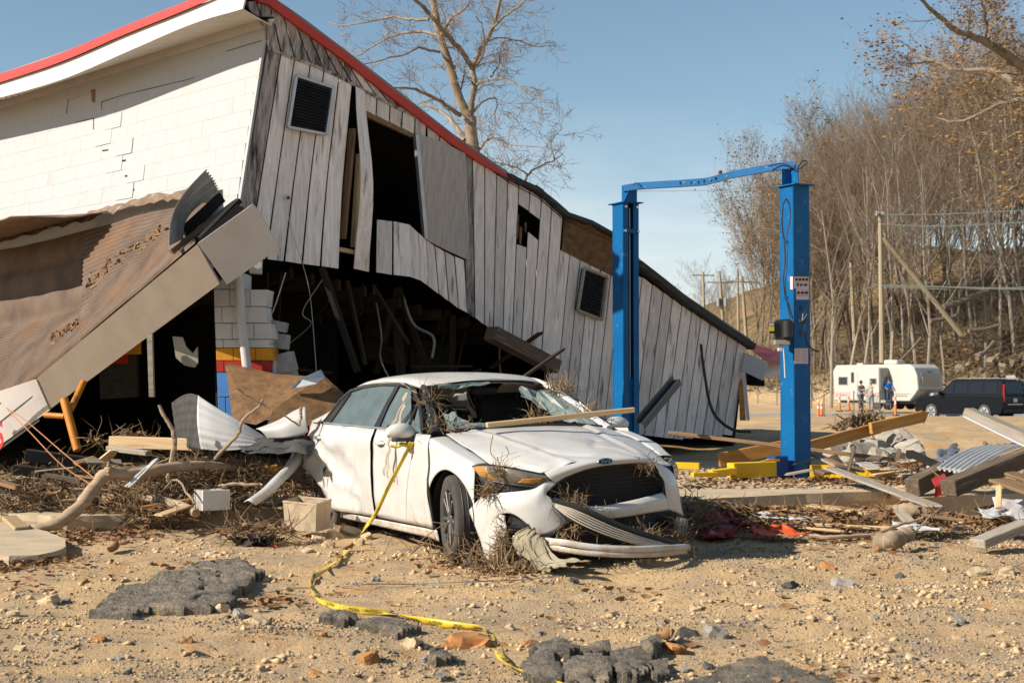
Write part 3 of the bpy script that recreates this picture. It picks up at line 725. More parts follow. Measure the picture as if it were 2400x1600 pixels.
# fascia: long beige board, off-white end panel, lettered left board
def board(q, m, name='fascia_board', th=.025, off=0.0, n=14):
    tl, tr, br, bl = q; b = MB(); rows = []
    for j in range(3):
        rows.append([PF(lerp(lerp(tl[0], tr[0], i / n), lerp(bl[0], br[0], i / n), j / 2), lerp(lerp(tl[1], tr[1], i / n), lerp(bl[1], br[1], i / n), j / 2), -off + .008 * math.sin(i * .9) + .40 * (j / 2)) for i in range(n + 1)])
    b.grid(rows); return b.build(name, m, canopy, solid=th)
board([(88, 884), (464, 571), (516, 664), (118, 958)], m_beige)
board([(-60, 935), (86, 888), (118, 960), (-60, 1085)], m_fasciaw, off=.02)
b = MB(); q = [(463, 570), (590, 479), (598, 487), (654, 581), (532, 667), (527, 660)]
b.prism([P(x, y, 14.05 + (x - 463) * .0010 + (y - 479) * .0022) for x, y in q], Vector((.01, .03, .01))); b.build('end_panel', m_fasciaw, canopy, bevel=.003)
# stripes and the last letter of the old sign
m_sign = mat('faded_sign_black', (.03, .028, .028), var=0); m_signred = mat('sign_red', (.42, .02, .015), None, rough=.5, var=0)
for q in ([(0, 987), (40, 955), (76, 927), (76, 931), (42, 959), (0, 992)], [(-20, 1062), (40, 1018), (92, 982), (93, 986), (42, 1023), (-20, 1068)]):
    b = MB(); b.prism([PF(x, y, -.045) for x, y in q], Vector((0, .006, 0))); b.build('painted_stripe', m_sign, canopy)
px_, py_ = PF(-8, 1018, -.05), PF(40, 985, -.05)
put_text('sign_letter', 'S', .48, m_signred, PF(-2, 1024, -.05), py_ - px_, Vector((0.05, 0, 1)), canopy, bold=.012, shear=.1)
# corrugated sheet: ruled between the wall line and the front edge, ridges along the wall
def wall_pt(t):  return PW(lerp(-70, 505, t), interp(t, [0, .2, .5, .75, 1], [590, 572, 528, 488, 470]), .03)
def front_pt(t): return PF(lerp(-70, 468, t), interp(t, [0, .32, 1], [1000, 872, 566]), .02) + Vector((0, 0, .03))
def sag(t, s, low=None):   # t along, s from wall (0) to front (1); the left sheets have dropped away from the wall
    low = (t < .5) if low is None else low
    d = (-.95 * min(1, s / .12) * (1 - max(0, s - .12) / .88)) if low else -.10 * math.sin(s * math.pi)
    kink = -.05 * max(0, 1 - abs(t - .30) / .05) - .04 * max(0, 1 - abs(t - .74) / .05)
    return d + kink * math.sin(s * math.pi) + .010 * fbm(t * 6, s * 3, 1.2, 2)
def sheet(name, t0, t1, s0, s1, m, nr, nt=24, amp=.034, lift=0.0, parent=None, low=True, edge=None):
    rows = []; 
    for j in range(nr * 6 + 1):
        s = lerp(s0, s1, j / (nr * 6)); row = []
        for i in range(nt + 1):
            t = lerp(t0, t1, i / nt)
            if edge: t = edge(t, s)
            p = wall_pt(t).lerp(front_pt(t), s); nrm = Vector((nF.x * .6, nF.y * .6, .8)).normalized()
            p = p + Vector((0, 0, sag(t, s, low))) + nrm * (lift + amp * (1.25 * abs(math.sin(j / 6 * math.pi)) ** .8 - .6))
            row.append(p)
        rows.append(row)
    b = MB(); b.grid(rows); return b.build(name, m, parent or canopy, smooth='all', recalc=False)
jag = [rc.uniform(-.012, .012) for _ in range(400)]
sheet('corrugated_sheet', -.02, .52, .004, 1.0, m_rust, 27, lift=.0)
sheet('corrugated_sheet', .48, 1.0, .05, 1.0, m_rust, 25, lift=.012, low=False, edge=lambda t, s: t - (.16 * s if t > .99 else 0) )
# the flat ledge left against the wall that shades the sheet under it
m_ledge = mat('rusted_flat_ledge', (.22, .15, .10), (.15, .098, .062), 4, .8, var=.0, bump=.4, bscale=18, c3=(.45, .40, .34), s3=5, t3=.62)
b = MB(); rows = []
for s in range(5):
    rows.append([wall_pt(lerp(-.1, .60, i / 26)) + nF * (s * .30 * (1 - sstep(.52, .60, lerp(-.1, .60, i / 26)) * .6)) + Vector((0, 0, .10 - .03 * s + .02 * fbm(i * .5, s * .7, 3.3, 2))) for i in range(27)])
b.grid(rows); b.build('ledge', m_ledge, canopy, solid=.02, smooth='all')
# torn strips of flashing and mud along the wall foot
b = MB(); rows = []
for s in range(4):
    rows.append([wall_pt(lerp(-.1, 1.02, i / 60)) + nF * (.02 + s * .06) + Vector((0, 0, .17 - s * .05 + .05 * fbm(i * .45, s, 7.7, 3))) for i in range(61)])
b.grid(rows); b.build('torn_flashing', m_ledge, canopy, solid=.006)
# debris lying on the sheet
def on_sheet(t, s): return wall_pt(t).lerp(front_pt(t), s) + Vector((0, 0, sag(t, s) + .03))
b = MB()
for i in range(170):
    k = rc.random(); t = lerp(.36, .84, k) + rc.gauss(0, .02); s = lerp(.60, .30, k) + rc.gauss(0, .035); p = on_sheet(t, s); r = rc.uniform(.01, .045)
    q = Matrix.Rotation(rc.uniform(0, 6), 3, Vector((rc.random(), rc.random(), rc.random())).normalized())
    b.box(p, (r * 2.2, r, r * .5), q)
b.build('leaf_litter', m_leaf, canopy, kind='stuff')
# the curled-up sheet standing above the right end
b = MB(); rows = []; A = [P(398, 578, 15.4), P(440, 520, 15.7), P(470, 470, 16.0)]; 
for j in range(31):
    s = j / 30; row = []
    lo_ = P(lerp(395, 430, s), lerp(578, 560, s), 15.2 + .5 * s); hi_ = P(lerp(482, 512, s) + 6 * math.sin(s * 3), lerp(398, 452, s), 15.6 + .8 * s)
    for i in range(15):
        t = i / 14; p = lo_.lerp(hi_, t) + Vector((-.12, -.10, 0)) * math.sin(t * math.pi) * .9 + Vector((.016, -.016, .01)) * math.sin(s * 2 * math.pi * 9)
        row.append(p)
    rows.append(row)
b.grid(rows); b.build('curled_sheet', mat('grey_corrugated_steel', (.40, .38, .34), (.26, .24, .21), 3, .6, metal=.0, c3=(.22, .12, .06), s3=2, t3=.55, var=0), canopy, smooth='all')
# dark underside structure and joists
for (a, c, w, t, mm_) in [((400, 590, 15.6), (552, 474, 15.9), .12, .06, m_lumberwet), ((470, 560, 15.2), (560, 470, 15.6), .08, .06, m_dark), ((430, 545, 15.8), (520, 462, 16.2), .05, .12, m_dark),
                          ((120, 905, 17.6), (520, 640, 15.6), .08, .10, m_dark)]:
    beam('joist', P(*a), P(*c), w, t, mm_, parent=canopy)
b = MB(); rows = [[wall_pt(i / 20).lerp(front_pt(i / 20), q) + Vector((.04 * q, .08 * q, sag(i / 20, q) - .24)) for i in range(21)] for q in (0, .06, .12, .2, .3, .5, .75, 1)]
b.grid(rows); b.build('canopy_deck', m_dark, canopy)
b = MB(); b.prism([P(*q) for q in [(470, 560, 15.0), (556, 478, 15.4), (570, 500, 15.8), (480, 600, 15.8)]], Vector((.1, .35, -.05))); b.build('deck_end', m_tar, canopy)
# ---- block pier with painted stripes ------------------------------------------------------------------
pier = empty('block_pier', P(560, 980, 16.0), 'broken white block pier with orange, red and blue painted bands', 'pier')
DP = 16.0
m_paint = {}
for nme, col in (('white', (.56, .54, .50)), ('orange', (.60, .25, .012)), ('red', (.40, .025, .015)), ('blue', (.07, .22, .55))):
    m_paint[nme] = mat('pier_paint_' + nme, col, tuple(c * .85 for c in col), 4, .8, bump=.15, bscale=40, var=.05, c3=(.32, .28, .23), s3=3.5, t3=.68)
rows_y = [(640, 678), (678, 718), (718, 757), (757, 795), (795, 815), (815, 845), (845, 873), (873, 930), (930, 985)]
mats_y = ['white', 'white', 'white', 'white', 'white', 'orange', 'red', 'blue', 'blue']
edge_l = lambda y: interp(y, [640, 700, 985], [500, 501, 512]); edge_r = lambda y: interp(y, [640, 670, 690, 760, 800, 850, 985], [575, 578, 620, 632, 636, 640, 645])
for r, ((y0, y1), mn) in enumerate(zip(rows_y, mats_y)):
    cols = [0, .30, .68, 1.0] if r % 2 else [0, .14, .52, 1.0]
    if r == 0: cols = [0, .5, 1]
    for k in range(len(cols) - 1):
        yc = (y0 + y1) / 2; xa = lambda y, c: lerp(edge_l(y), edge_r(yc) + (4 if r % 2 else -4), c)
        jt = 1.2; q = [(xa(y0, cols[k]) + jt * .5, y0 + .7), (xa(y0, cols[k + 1]) - jt * .5, y0 + .7), (xa(y1, cols[k + 1]) - jt * .5, y1 - .7), (xa(y1, cols[k]) + jt * .5, y1 - .7)]
        if k == len(cols) - 2 and r > 0:
            q = [q[0], (q[1][0] + rc.uniform(-5, 3), q[1][1]), (q[1][0] + rc.uniform(-6, 2), (q[1][1] + q[2][1]) / 2), (q[2][0] + rc.uniform(-5, 4), q[2][1]), q[3]]
        b = MB(); o_ = rc.uniform(-.006, .006)
        b.prism([P(x, y, DP + o_) for x, y in q], Vector((.02, .34, 0)))
        b.build('block', m_paint[mn], pier, bevel=.004)
for (x, y, w, h, a, mm_) in [(600, 597 + 25, 30, 40, .06, 'b'), (655, 765, 36, 24, .2, 'r'), (657, 800, 40, 36, .1, 'r'), (668, 850, 46, 46, -.25, 'r'), (636, 862, 34, 40, .05, 'b'), (655, 878, 44, 18, 0, 'b'), (682, 868, 22, 40, -.3, 'r')]:
    b = MB(); p = P(x, y, DP + .25 + rc.uniform(-.05, .15)); s_ = DP / FPX
    b.box(p, (w * s_, .19, h * s_), Matrix.Rotation(a, 3, 'Y') @ Matrix.Rotation(rc.uniform(-.3, .3), 3, 'Z'))
    b.build('block', m_blockraw if mm_ == 'r' else m_paint['white'], pier, bevel=.008)
pp = MB(); pp.tube([P(559, 640, DP - .12), P(567, 760, DP - .12), P(580, 872, DP - .12)], .052, 14)
pp.build('downpipe', m_fasciaw, smooth=True, label='white plastic downpipe standing against the striped block pier', cat='pipe')
# lit strip of the front wall beside the pier, falling back into shade
b = MB(); b.prism([P(x, y, DP - .02) for x, y in [(505, 762), (510, 800), (527, 850), (530, 870), (536, 925), (545, 970), (520, 975), (510, 880)]], Vector((-.1, .35, 0)))
# ---- leaning boards in front -----------------------------------------------------------------------------
def panel(name, q, m, ext, label=None, cat=None, parent=None, **kw):
    b = MB(); b.prism([P(*p) for p in q], ext)
    return b.build(name, m, parent, label=label, cat=cat, **kw)
panel('plywood_sheet', [(528, 855, 15.7), (640, 880, 15.6), (752, 888, 15.5), (742, 905, 15.4), (700, 945, 15.3), (600, 995, 15.2), (545, 985, 15.3)], m_osb, Vector((.02, .05, .02)), 'torn brown fibreboard sheet leaning below the block pier', 'board')
panel('plywood_sheet', [(752, 882, 15.3), (815, 940, 15.2), (770, 1010, 15.0), (620, 1010, 14.9), (640, 960, 15.0), (690, 915, 15.2)], m_osb, Vector((.02, .04, .02)), 'brown strand board panel with scored squares behind the car boot', 'board')
panel('metal_scrap', [(680, 912, 15.1), (700, 890, 15.1), (750, 868, 15.2), (760, 885, 15.2), (740, 900, 15.05)], m_galv, Vector((.01, .02, .01)), 'crumpled bright tin offcut on top of the fibreboard', 'scrap')
# dim things inside the bay: post, hanging studs, orange strut frame, hanging mirror panel
panel('door_post', [(344, 784, 16.0), (356, 782, 16.0), (360, 930, 16.0), (349, 930, 16.0)], m_lumbergrey, Vector((.0, .07, 0)), 'thin pale upright post standing in the dark bay', 'post')
panel('wheel_arch_panel', [(404, 788, 16.2), (428, 790, 16.2), (436, 812, 16.2), (452, 828, 16.2), (463, 812, 16.2), (464, 850, 16.2), (456, 861, 16.2), (432, 856, 16.2), (412, 838, 16.2)], mat('cream_fender', (.38, .34, .26), (.28, .24, .18), 4, .4, var=0), Vector((0, .03, 0)), 'cream car fender hanging in the dark bay', 'car part')
for (a, c, r) in [((755, 628, 16.6), (838, 870, 17.2), .03), ((628, 640, 16.6), (622, 800, 16.8), .012), ((1150, 780, 18.4), (1300, 860, 19.2), .09)]:
    beam('stud', P(*a), P(*c), r * 2.4, r * 2, m_lumberwet if r > .05 else m_dark, parent=garage, bevel=.004)
of = empty('orange_frame', P(170, 1050, 15.0), 'orange steel strut frame propping the low end of the canopy', 'frame')
m_orange = mat('orange_frame_paint', (.55, .20, .012), (.42, .14, .01), 4, .5, var=0, c3=(.12, .06, .03), s3=3, t3=.6)
for (a, c, r) in [((150, 935, 15.2), (182, 1055, 15.0), .045), ((196, 895, 15.6), (165, 960, 15.2), .035), ((105, 972, 15.3), (152, 975, 15.2), .03)]:
    b = MB(); b.tube([P(*a), P(*c)], r, 10); b.build('strut', m_orange, of, smooth=True)
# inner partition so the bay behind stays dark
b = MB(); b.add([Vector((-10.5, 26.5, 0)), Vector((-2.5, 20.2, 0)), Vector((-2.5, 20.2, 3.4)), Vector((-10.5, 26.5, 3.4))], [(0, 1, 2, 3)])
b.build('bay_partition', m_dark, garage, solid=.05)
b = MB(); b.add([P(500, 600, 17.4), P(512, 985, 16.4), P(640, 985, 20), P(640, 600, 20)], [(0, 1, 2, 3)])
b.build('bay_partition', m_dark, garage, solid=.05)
for (x0, x1, y0, y1, mm_) in [(270, 330, 800, 830, m_paint['orange']), (262, 300, 830, 852, m_paint['red'])]:
    b = MB(); b.prism([P(x0, y0, 18.5), P(x1, y0, 18.5), P(x1, y1, 18.5), P(x0, y1, 18.5)], Vector((0, .05, 0))); b.build('painted_band', mm_, garage)

# canopy continued out of view on the left, sagging, added to shade the bay
b = MB(); wl_ = [PW(x, y, .03) for x, y in ((-70, 590), (-250, 640), (-420, 690))]; ft = [PF(-60, 1000, .1), PF(-250, 1040, .1), PF(-420, 985, .1)]; ft[1].z = .25; ft[2].z = .05
b.grid([wl_, [a.lerp(c, .5) + Vector((0, 0, -.2)) for a, c in zip(wl_, ft)], ft]); b.build('corrugated_sheet', m_rust, canopy, solid=.01)
b = MB(); b.prism([PF(-60, 940, .05), PF(-240, 985, .05), PF(-240, 1075, .05), PF(-60, 1090, .05)], Vector((.02, .03, 0))); b.build('fascia_board', m_fasciaw, canopy)
# dark wreckage added under the low end to block low sun, coloured near black
for (a, c, w, t, lab) in [((60, 1065, 15.2), (250, 1090, 15.4), .25, .12, 'near-black added beam under the canopy, blocking low sun'), ((30, 1100, 14.8), (230, 1120, 15.0), .2, .10, 'second dark added beam in front of the first'), ((-20, 1140, 14.2), (150, 1150, 14.4), .22, .10, 'dark board added at the slab under the fascia')]:
    beam('timber', P(*a), P(*c), w, t, m_dark, label=lab, cat='timber')
# ================================================================== blue two-post lift
lift = empty('car_lift', P(1860, 1120, 16.67), 'tall blue two-post vehicle lift with bent crossbar', 'vehicle lift')
zb = .25
def post(cx, cy, yaw, name='post'):
    R = Matrix.Rotation(yaw, 3, 'Z'); H = 3.42; w, d, t = .24, .24, .012
    c = Vector((cx, cy, zb))
    b = MB()
    # C-channel: back plate, two sides, two front lips (open towards the other post)
    b.box(c + R @ Vector((-w / 2, 0, H / 2)), (t, d, H), R)
    for s in (-1, 1):
        b.box(c + R @ Vector((0, s * (d / 2 - t / 2), H / 2)), (w - t * 1.5, t, H), R); b.box(c + R @ Vector((w / 2, s * (d / 2 - .04), H / 2)), (t, .08, H), R)
    o = b.build(name, m_blue, lift)
    b = MB(); b.box(c + R @ Vector((0, 0, H + .006)), (w + .14, d + .06, .014), R); b.build('top_plate', m_blue, o)
    b = MB(); b.box(c + R @ Vector((0, 0, .012)), (w + .16, d + .14, .024), R)
    b.build('base_plate', m_blue, o)
    for s in (-1, 1):
        g = MB(); a = c + R @ Vector((w / 2 + .01, s * (d / 2 - .01), .024)); g.prism([a, a + R @ Vector((.09, 0, 0)), a + Vector((0, 0, .12))], R @ Vector((0, .01 * s, 0))); g.build('gusset', m_blue, o)
        g = MB(); g.tube([c + R @ Vector((w / 2 + .055, s * (d / 2 + .04), .02)), c + R @ Vector((w / 2 + .055, s * (d / 2 + .04), .09))], .012, 6); g.build('anchor_bolt', m_chrome, o)
        g = MB(); g.tube([c + R @ Vector((-w / 2 - .03, s * (d / 2 + .04), .02)), c + R @ Vector((-w / 2 - .03, s * (d / 2 + .04), .09))], .012, 6); g.build('anchor_bolt', m_chrome, o)
    g = MB(); g.box(c + R @ Vector((-.01, 0, H + .13)), (.14, .012, .24), R); g.build('bracket_plate', m_blue, o); g = MB(); g.box(c + R @ Vector((.06, .07, H + .11)), (.012, .13, .2), R); g.build('bracket_plate', m_blue, o); g = MB()
    g.prism([c + R @ Vector((.07, -.08, H + .012)), c + R @ Vector((.07, .0, H + .012)), c + R @ Vector((.07, 0, H + .17))], R @ Vector((.01, 0, 0)))
    g.build('bracket_gusset', m_blue, o)
    for yy, zz in ((.085, H - .05), (-.085, H - .05)):
        g = MB(); g.tube([c + R @ Vector((w / 2 + .0, yy, zz)), c + R @ Vector((w / 2 + .03, yy, zz))], .017, 8); g.build('bolt', m_chrome, o)
    return o, c, R, H, w, d
pL_ = P(1467, 900, 18.3); pR_ = P(1864, 900, 16.67)
ang = math.atan2(pL_.y - pR_.y, pL_.x - pR_.x)
postR, cR, RR, H, w_, d_ = post(pR_.x, pR_.y, math.radians(118.5))
postL, cL, RL, H, w_, d_ = post(pL_.x, pL_.y, math.radians(-61.5))
# inside of the left post: dark carriage, cable and chain, cross strap
g = MB(); g.box(cL + RL @ Vector((-.04, 0, H / 2)), (.02, .15, H - .02), RL); g.build('chain_cover', m_black, postL)
for yy in (-.05, .0, .045):
    g = MB(); g.tube([cL + RL @ Vector((.03, yy, .6)), cL + RL @ Vector((.03, yy, H - .05))], .008, 5); g.build('cable', m_galv if yy else m_black, postL)
g = MB(); g.box(cL + RL @ Vector((w_ / 2 + .014, 0, H - .36)), (.012, .23, .05), RL); g.build('strap', m_blue, postL)
for yy in (-.10, .10):
    g = MB(); g.tube([cL + RL @ Vector((w_ / 2 + .015, yy, H - .36)), cL + RL @ Vector((w_ / 2 + .04, yy, H - .36))], .018, 8); g.build('bolt', m_chrome, postL)
g = MB(); g.box(cL + RL @ Vector((.03, .0, .70)), (.12, .16, .95), RL); g.build('carriage', m_blue, postL, bevel=.004)
# bent overhead bar
bar_px = [(1462, 442, 18.3), (1500, 436, 18.15), (1600, 430, 17.75), (1655, 426, 17.5), (1715, 410, 17.25), (1800, 394, 16.9), (1860, 386, 16.67)]
b = MB(); pts = [P(*p) for p in bar_px]
rows = []
for q in pts: rows.append([q + Vector((0, dy, dz)) for dy, dz in ((-.04, -.042), (-.04, .042), (.04, .042), (.04, -.042), (-.04, -.042))])
b.grid(rows); b.add(rows[0][:4], [(0, 1, 2, 3)]); b.add(rows[-1][:4], [(0, 1, 2, 3)]); b.build('crossbar', m_blue, lift)
for (x, y, d) in [(1603, 428, 17.74), (1628, 428.5, 17.62), (1664, 421, 17.45), (1703, 413, 17.3)]:
    g = MB(); g.tube([P(x, y, d - .05), P(x, y, d - .035)], .013, 8); g.build('bolt', m_chrome, lift)
for (x, y, d) in [(1594, 429, 17.77), (1620, 428, 17.66), (1637, 427.5, 17.58), (1650, 425, 17.52), (1677, 418, 17.4)]:
    g = MB(); g.box(P(x, y, d - .042), (.014, .008, .035)); g.build('slot', m_black, lift)
g = MB(); g.box(P(1688, 406, 17.35), (.045, .05, .07), Matrix.Rotation(.2, 3, 'Z')); g.build('mud_clod', m_osb, lift, bevel=.012)
g = MB(); g.tube(curve([P(1485, 434, 18.1), P(1489, 429, 18.05), P(1498, 431, 18.1), P(1495, 436, 18.1)], 12), .006, 5); g.build('cable_end', m_black, lift)
g = MB(); g.tube(curve([P(1800, 390, 16.8), P(1835, 384, 16.7), P(1870, 396, 16.5), P(1888, 386, 16.5), P(1892, 379, 16.5), P(1880, 378, 16.5), P(1866, 403, 16.45)], 30), .007, 5); g.build('top_cable', m_black, lift)
# hose loop and cables down the right post (left face of it)
def PRl(px, py): return P(px, py, 16.44)
g = MB(); g.tube(curve([PRl(1842, 466), PRl(1836, 480), PRl(1833, 520), PRl(1838, 560), PRl(1846, 540), PRl(1852, 505), PRl(1850, 480), PRl(1843, 466)], 40), .009, 6); g.build('hose', m_black, postR)
g = MB(); g.tube(curve([PRl(1838, 560), PRl(1840, 610), PRl(1836, 650), PRl(1840, 690), PRl(1850, 720), PRl(1858, 748)], 40), .010, 6); g.build('hose', m_black, postR)
g = MB(); g.tube(curve([PRl(1846, 560), PRl(1844, 620), PRl(1841, 660), PRl(1843, 700), PRl(1852, 745)], 40), .006, 5); g.build('hose', m_black, postR)
for (x, y) in [(1843, 567), (1843, 697)]:
    g = MB(); g.box(PRl(x, y), (.05, .02, .035)); g.build('clip', m_blue, postR)
# power unit: dark body, reservoir, pale valve block, lever, stickers
pu = MB(); DPU = 16.36
pu.prism([P(x, y, DPU) for x, y in [(1816, 750), (1852, 746), (1858, 760), (1856, 798), (1820, 800), (1814, 780)]], Vector((.02, .16, 0)))
pu = pu.build('power_unit', m_black, postR, bevel=.008)
g = MB(); g.tube([P(1846, 752, DPU - .05), P(1846, 790, DPU - .05)], .062, 14); g.build('motor', m_black, pu, smooth=True)
g = MB(); g.box(P(1812, 768, DPU - .02), (.10, .012, .125), Matrix.Rotation(.25, 3, 'Z')); g.build('warning_plate', m_black, pu)
g = MB(); g.box(P(1809, 770, DPU - .035), (.058, .006, .055), Matrix.Rotation(.25, 3, 'Z')); g.build('yellow_sticker', mat('sticker_yellow', (.75, .55, .03), None, rough=.5, var=0), pu)
g = MB(); g.box(P(1809, 760, DPU - .035), (.05, .006, .03), Matrix.Rotation(.25, 3, 'Z')); g.build('white_sticker', m_white, pu)
g = MB(); g.box(P(1832, 803, DPU + .02), (.18, .10, .06)); g.build('valve_block', mat('pale_oily_metal', (.35, .30, .24), (.25, .2, .15), 5, .5, metal=.4, var=0), pu, bevel=.008)
g = MB(); g.box(P(1828, 817, DPU + .02), (.05, .06, .06)); g.build('valve_foot', m_fasciaw, pu, bevel=.006)
g = MB(); g.tube([P(1826, 804, DPU - .04), P(1812, 821, DPU - .08)], .007, 6); g.build('lever', m_chrome, pu)
g = MB(); g.tube(curve([P(1836, 815, DPU), P(1838, 840, DPU), P(1840, 885, DPU + .02)], 14), .009, 6); g.build('oil_hose', m_fasciaw, pu)
# right face: stickers with fine print, instruction sheet, torn wires
nf = (RR @ Vector((0, -1, 0))).normalized(); nl = (RR @ Vector((1, 0, 0))).normalized()
if nf.y > 0: nf = -nf
faces = [(nf, d_ / 2), (nl, w_ / 2 + .006)]
def face_pt(px, py, off=.003):
    """which visible face of the right post lies under the pixel"""
    best = None
    for n_, h_ in [(v, h) for v, h in ((RR @ Vector((1, 0, 0)), w_ / 2 + .006), (RR @ Vector((-1, 0, 0)), w_ / 2 + .006), (RR @ Vector((0, 1, 0)), d_ / 2), (RR @ Vector((0, -1, 0)), d_ / 2))]:
        if n_.y > -.1: continue
        p = onp(px, py, cR + n_ * h_, n_); q = RR.transposed() @ (p - cR)
        if abs(q.x) <= w_ / 2 + .02 and abs(q.y) <= d_ / 2 + .02: 
            if best is None or p.y < best[0].y: best = (p + n_ * off, n_)
    return best
m_stick = mat('pink_white_label', (.62, .50, .52), (.56, .45, .46), 6, .5, var=0); m_ink = mat('label_ink', (.05, .04, .045), None, var=0); m_sy = mat('label_orange', (.70, .38, .03), None, var=0)
def label_sheet(x0, y0, x1, y1, m, name, off=.003):
    c = face_pt((x0 + x1) / 2, (y0 + y1) / 2)
    if not c: return None
    n_ = c[1]; q = [onp(x, y, c[0] + n_ * (off - .003), n_) for x, y in ((x0, y0), (x1, y0), (x1, y1), (x0, y1))]
    b = MB(); b.prism(q, -n_ * .0015); return b.build(name, m, postR)
rl = random.Random(3)
for (x0, y0, x1, y1) in [(1862, 648, 1896, 676), (1866, 676, 1896, 702), (1852, 648, 1858, 678), (1862, 816, 1894, 852)]:
    if label_sheet(x0, y0, x1, y1, m_stick, 'label_sheet') is None: continue
for (x0, y0, x1, y1, m) in [(1863, 649, 1896, 650.5, m_sy), (1864, 652, 1870, 658, m_ink), (1872, 652, 1878, 658, m_ink), (1880, 652, 1886, 658, m_ink), (1888, 652, 1894, 658, m_ink),
                            (1868, 663, 1872, 671, m_ink), (1875, 665, 1881, 670, m_ink), (1884, 665, 1892, 670, m_ink), (1863, 661, 1896, 662, m_sy), (1868, 679, 1895, 680, m_sy), (1868, 683, 1875, 689, m_ink), (1877, 683, 1884, 689, m_ink), (1886, 683, 1894, 689, m_ink), (1867, 692, 1895, 693, m_ink)] + \
        [(1864 + 16 * k, 819 + 3.4 * i, 1864 + 16 * k + rl.uniform(9, 14), 819 + 3.4 * i + .8, mat('label_red_ink', (.45, .2, .2), None, var=0)) for k in range(2) for i in range(9)]:
    label_sheet(x0, y0, x1, y1, m, 'print_mark', off=.005)
def PRr(px, py, o=0.): return P(px, py, 16.46 - o)
for pts, r in [([(1880, 748), (1884, 735), (1895, 715), (1912, 690), (1926, 665), (1928, 650), (1918, 635), (1905, 622)], .006), ([(1886, 752), (1888, 775), (1890, 800), (1900, 815), (1912, 822), (1918, 825)], .009)]:
    g = MB(); g.tube(curve([PRr(x, y, .06) for x, y in pts], 40), r, 5); g.build('loose_wire', m_black, postR)
g = MB(); g.box(PRr(1880, 752, .05), (.07, .05, .05)); g.build('switch_box', m_black, postR, bevel=.006)
for k in range(5):
    g = MB(); g.tube([PRr(1880, 752, .08), PRr(1880 + rl.uniform(-6, 20), 752 + rl.uniform(-18, 4), .09)], .004, 4); g.build('stripped_wire', m_chrome if k % 2 else m_black, postR)
for (x, y) in [(1877, 722), (1877, 780)]:
    label_sheet(x - 3, y - 6, x + 3, y + 6, m_black, 'bolt_slot', off=.004)
# yellow swing arms low on the slab
def arm(pts, w, h, name='swing_arm'):
    b = MB()
    for i in range(len(pts) - 1): b.bar(pts[i], pts[i + 1], w, h - .006 * i)
    return b.build(name, m_yellow, lift, bevel=.004)
arm([P(1812, 1098, 16.4), P(1712, 1102, 16.2)], .16, .17)
arm([P(1722, 1103, 16.15), P(1665, 1110, 16.05)], .12, .08); arm([P(1680, 1111, 16.0), P(1622, 1112, 15.9)], .08, .05)
b = MB(); b.bar(P(1745, 1094, 16.2), P(1800, 1079, 16.35), .03, .03); b.build('arm_brace', m_yellow, lift)
b = MB(); b.bar(P(1800, 1078, 16.35), P(1826, 1078, 16.4), .031, .03); b.build('arm_brace', m_yellow, lift)
b = MB(); b.box(P(1822, 1100, 16.5), (.16, .2, .32), RR); b.build('carriage', mat('dark_blue_carriage', (.008, .05, .20), None, rough=.5, var=0), lift, bevel=.01)
arm([P(1898, 1103, 16.6), P(2000, 1105, 16.5)], .16, .14); arm([P(1996, 1106, 16.5), P(2095, 1106, 16.4)], .12, .10)
b = MB(); b.box(P(1765, 1106, 16.04), (.20, .002, .012)); b.build('arm_print', mat('arm_red_print', (.35, .04, .02), None, var=0), lift)
arm([P(1575, 1090, 17.4), P(1640, 1092, 17.3)], .1, .08)
# ================================================================== the wrecked white saloon
def carR(yaw, pit, rol):
    return Matrix.Rotation(yaw, 4, 'Z') @ Matrix.Rotation(pit, 4, 'Y') @ Matrix.Rotation(rol, 4, 'X')
CARM = carR(2.034, .021, -.016); CARM.translation = Vector((.348, 11.265, CAMZ - 1.341))
CINV = CARM.inverted()
car = empty('wrecked_car', None, 'crumpled white four-door car with smashed windscreen and roots in its bumper', 'car', matrix=CARM)
# car frame: x to the rear from the front axle, y to the car's right, z up
def CF(px, py, ax, val):
    d = CINV.to_3x3() @ ray(px, py); o = CINV @ CAMP; t = (val - o[ax]) / d[ax]; return o + d * t
XY = ([0, .3, .5, .65, .75, .82, .88, .92, .93], [-.93, -.915, -.875, -.79, -.68, -.55, -.36, 0, .3])
def CP(px, py, off=0.0):
    """where the pixel's ray meets the car's plan outline at the front (off = further out)"""
    d = CINV.to_3x3() @ ray(px, py); o = CINV @ CAMP
    f = lambda t: (o.x + d.x * t) - (interp(abs(o.y + d.y * t), XY[0], XY[1]) - off)
    a = 9.0; 
    while f(a) < 0 and a < 14: a += .02
    lo_, hi_ = a - .02, a
    for _ in range(20):
        m_ = (lo_ + hi_) / 2
        if f(m_) < 0: lo_ = m_
        else: hi_ = m_
    return o + d * hi_
Z2 = lambda u, v, off=0.0: CP(1040 + u / 3.015, 840 + v / 3.015, off)
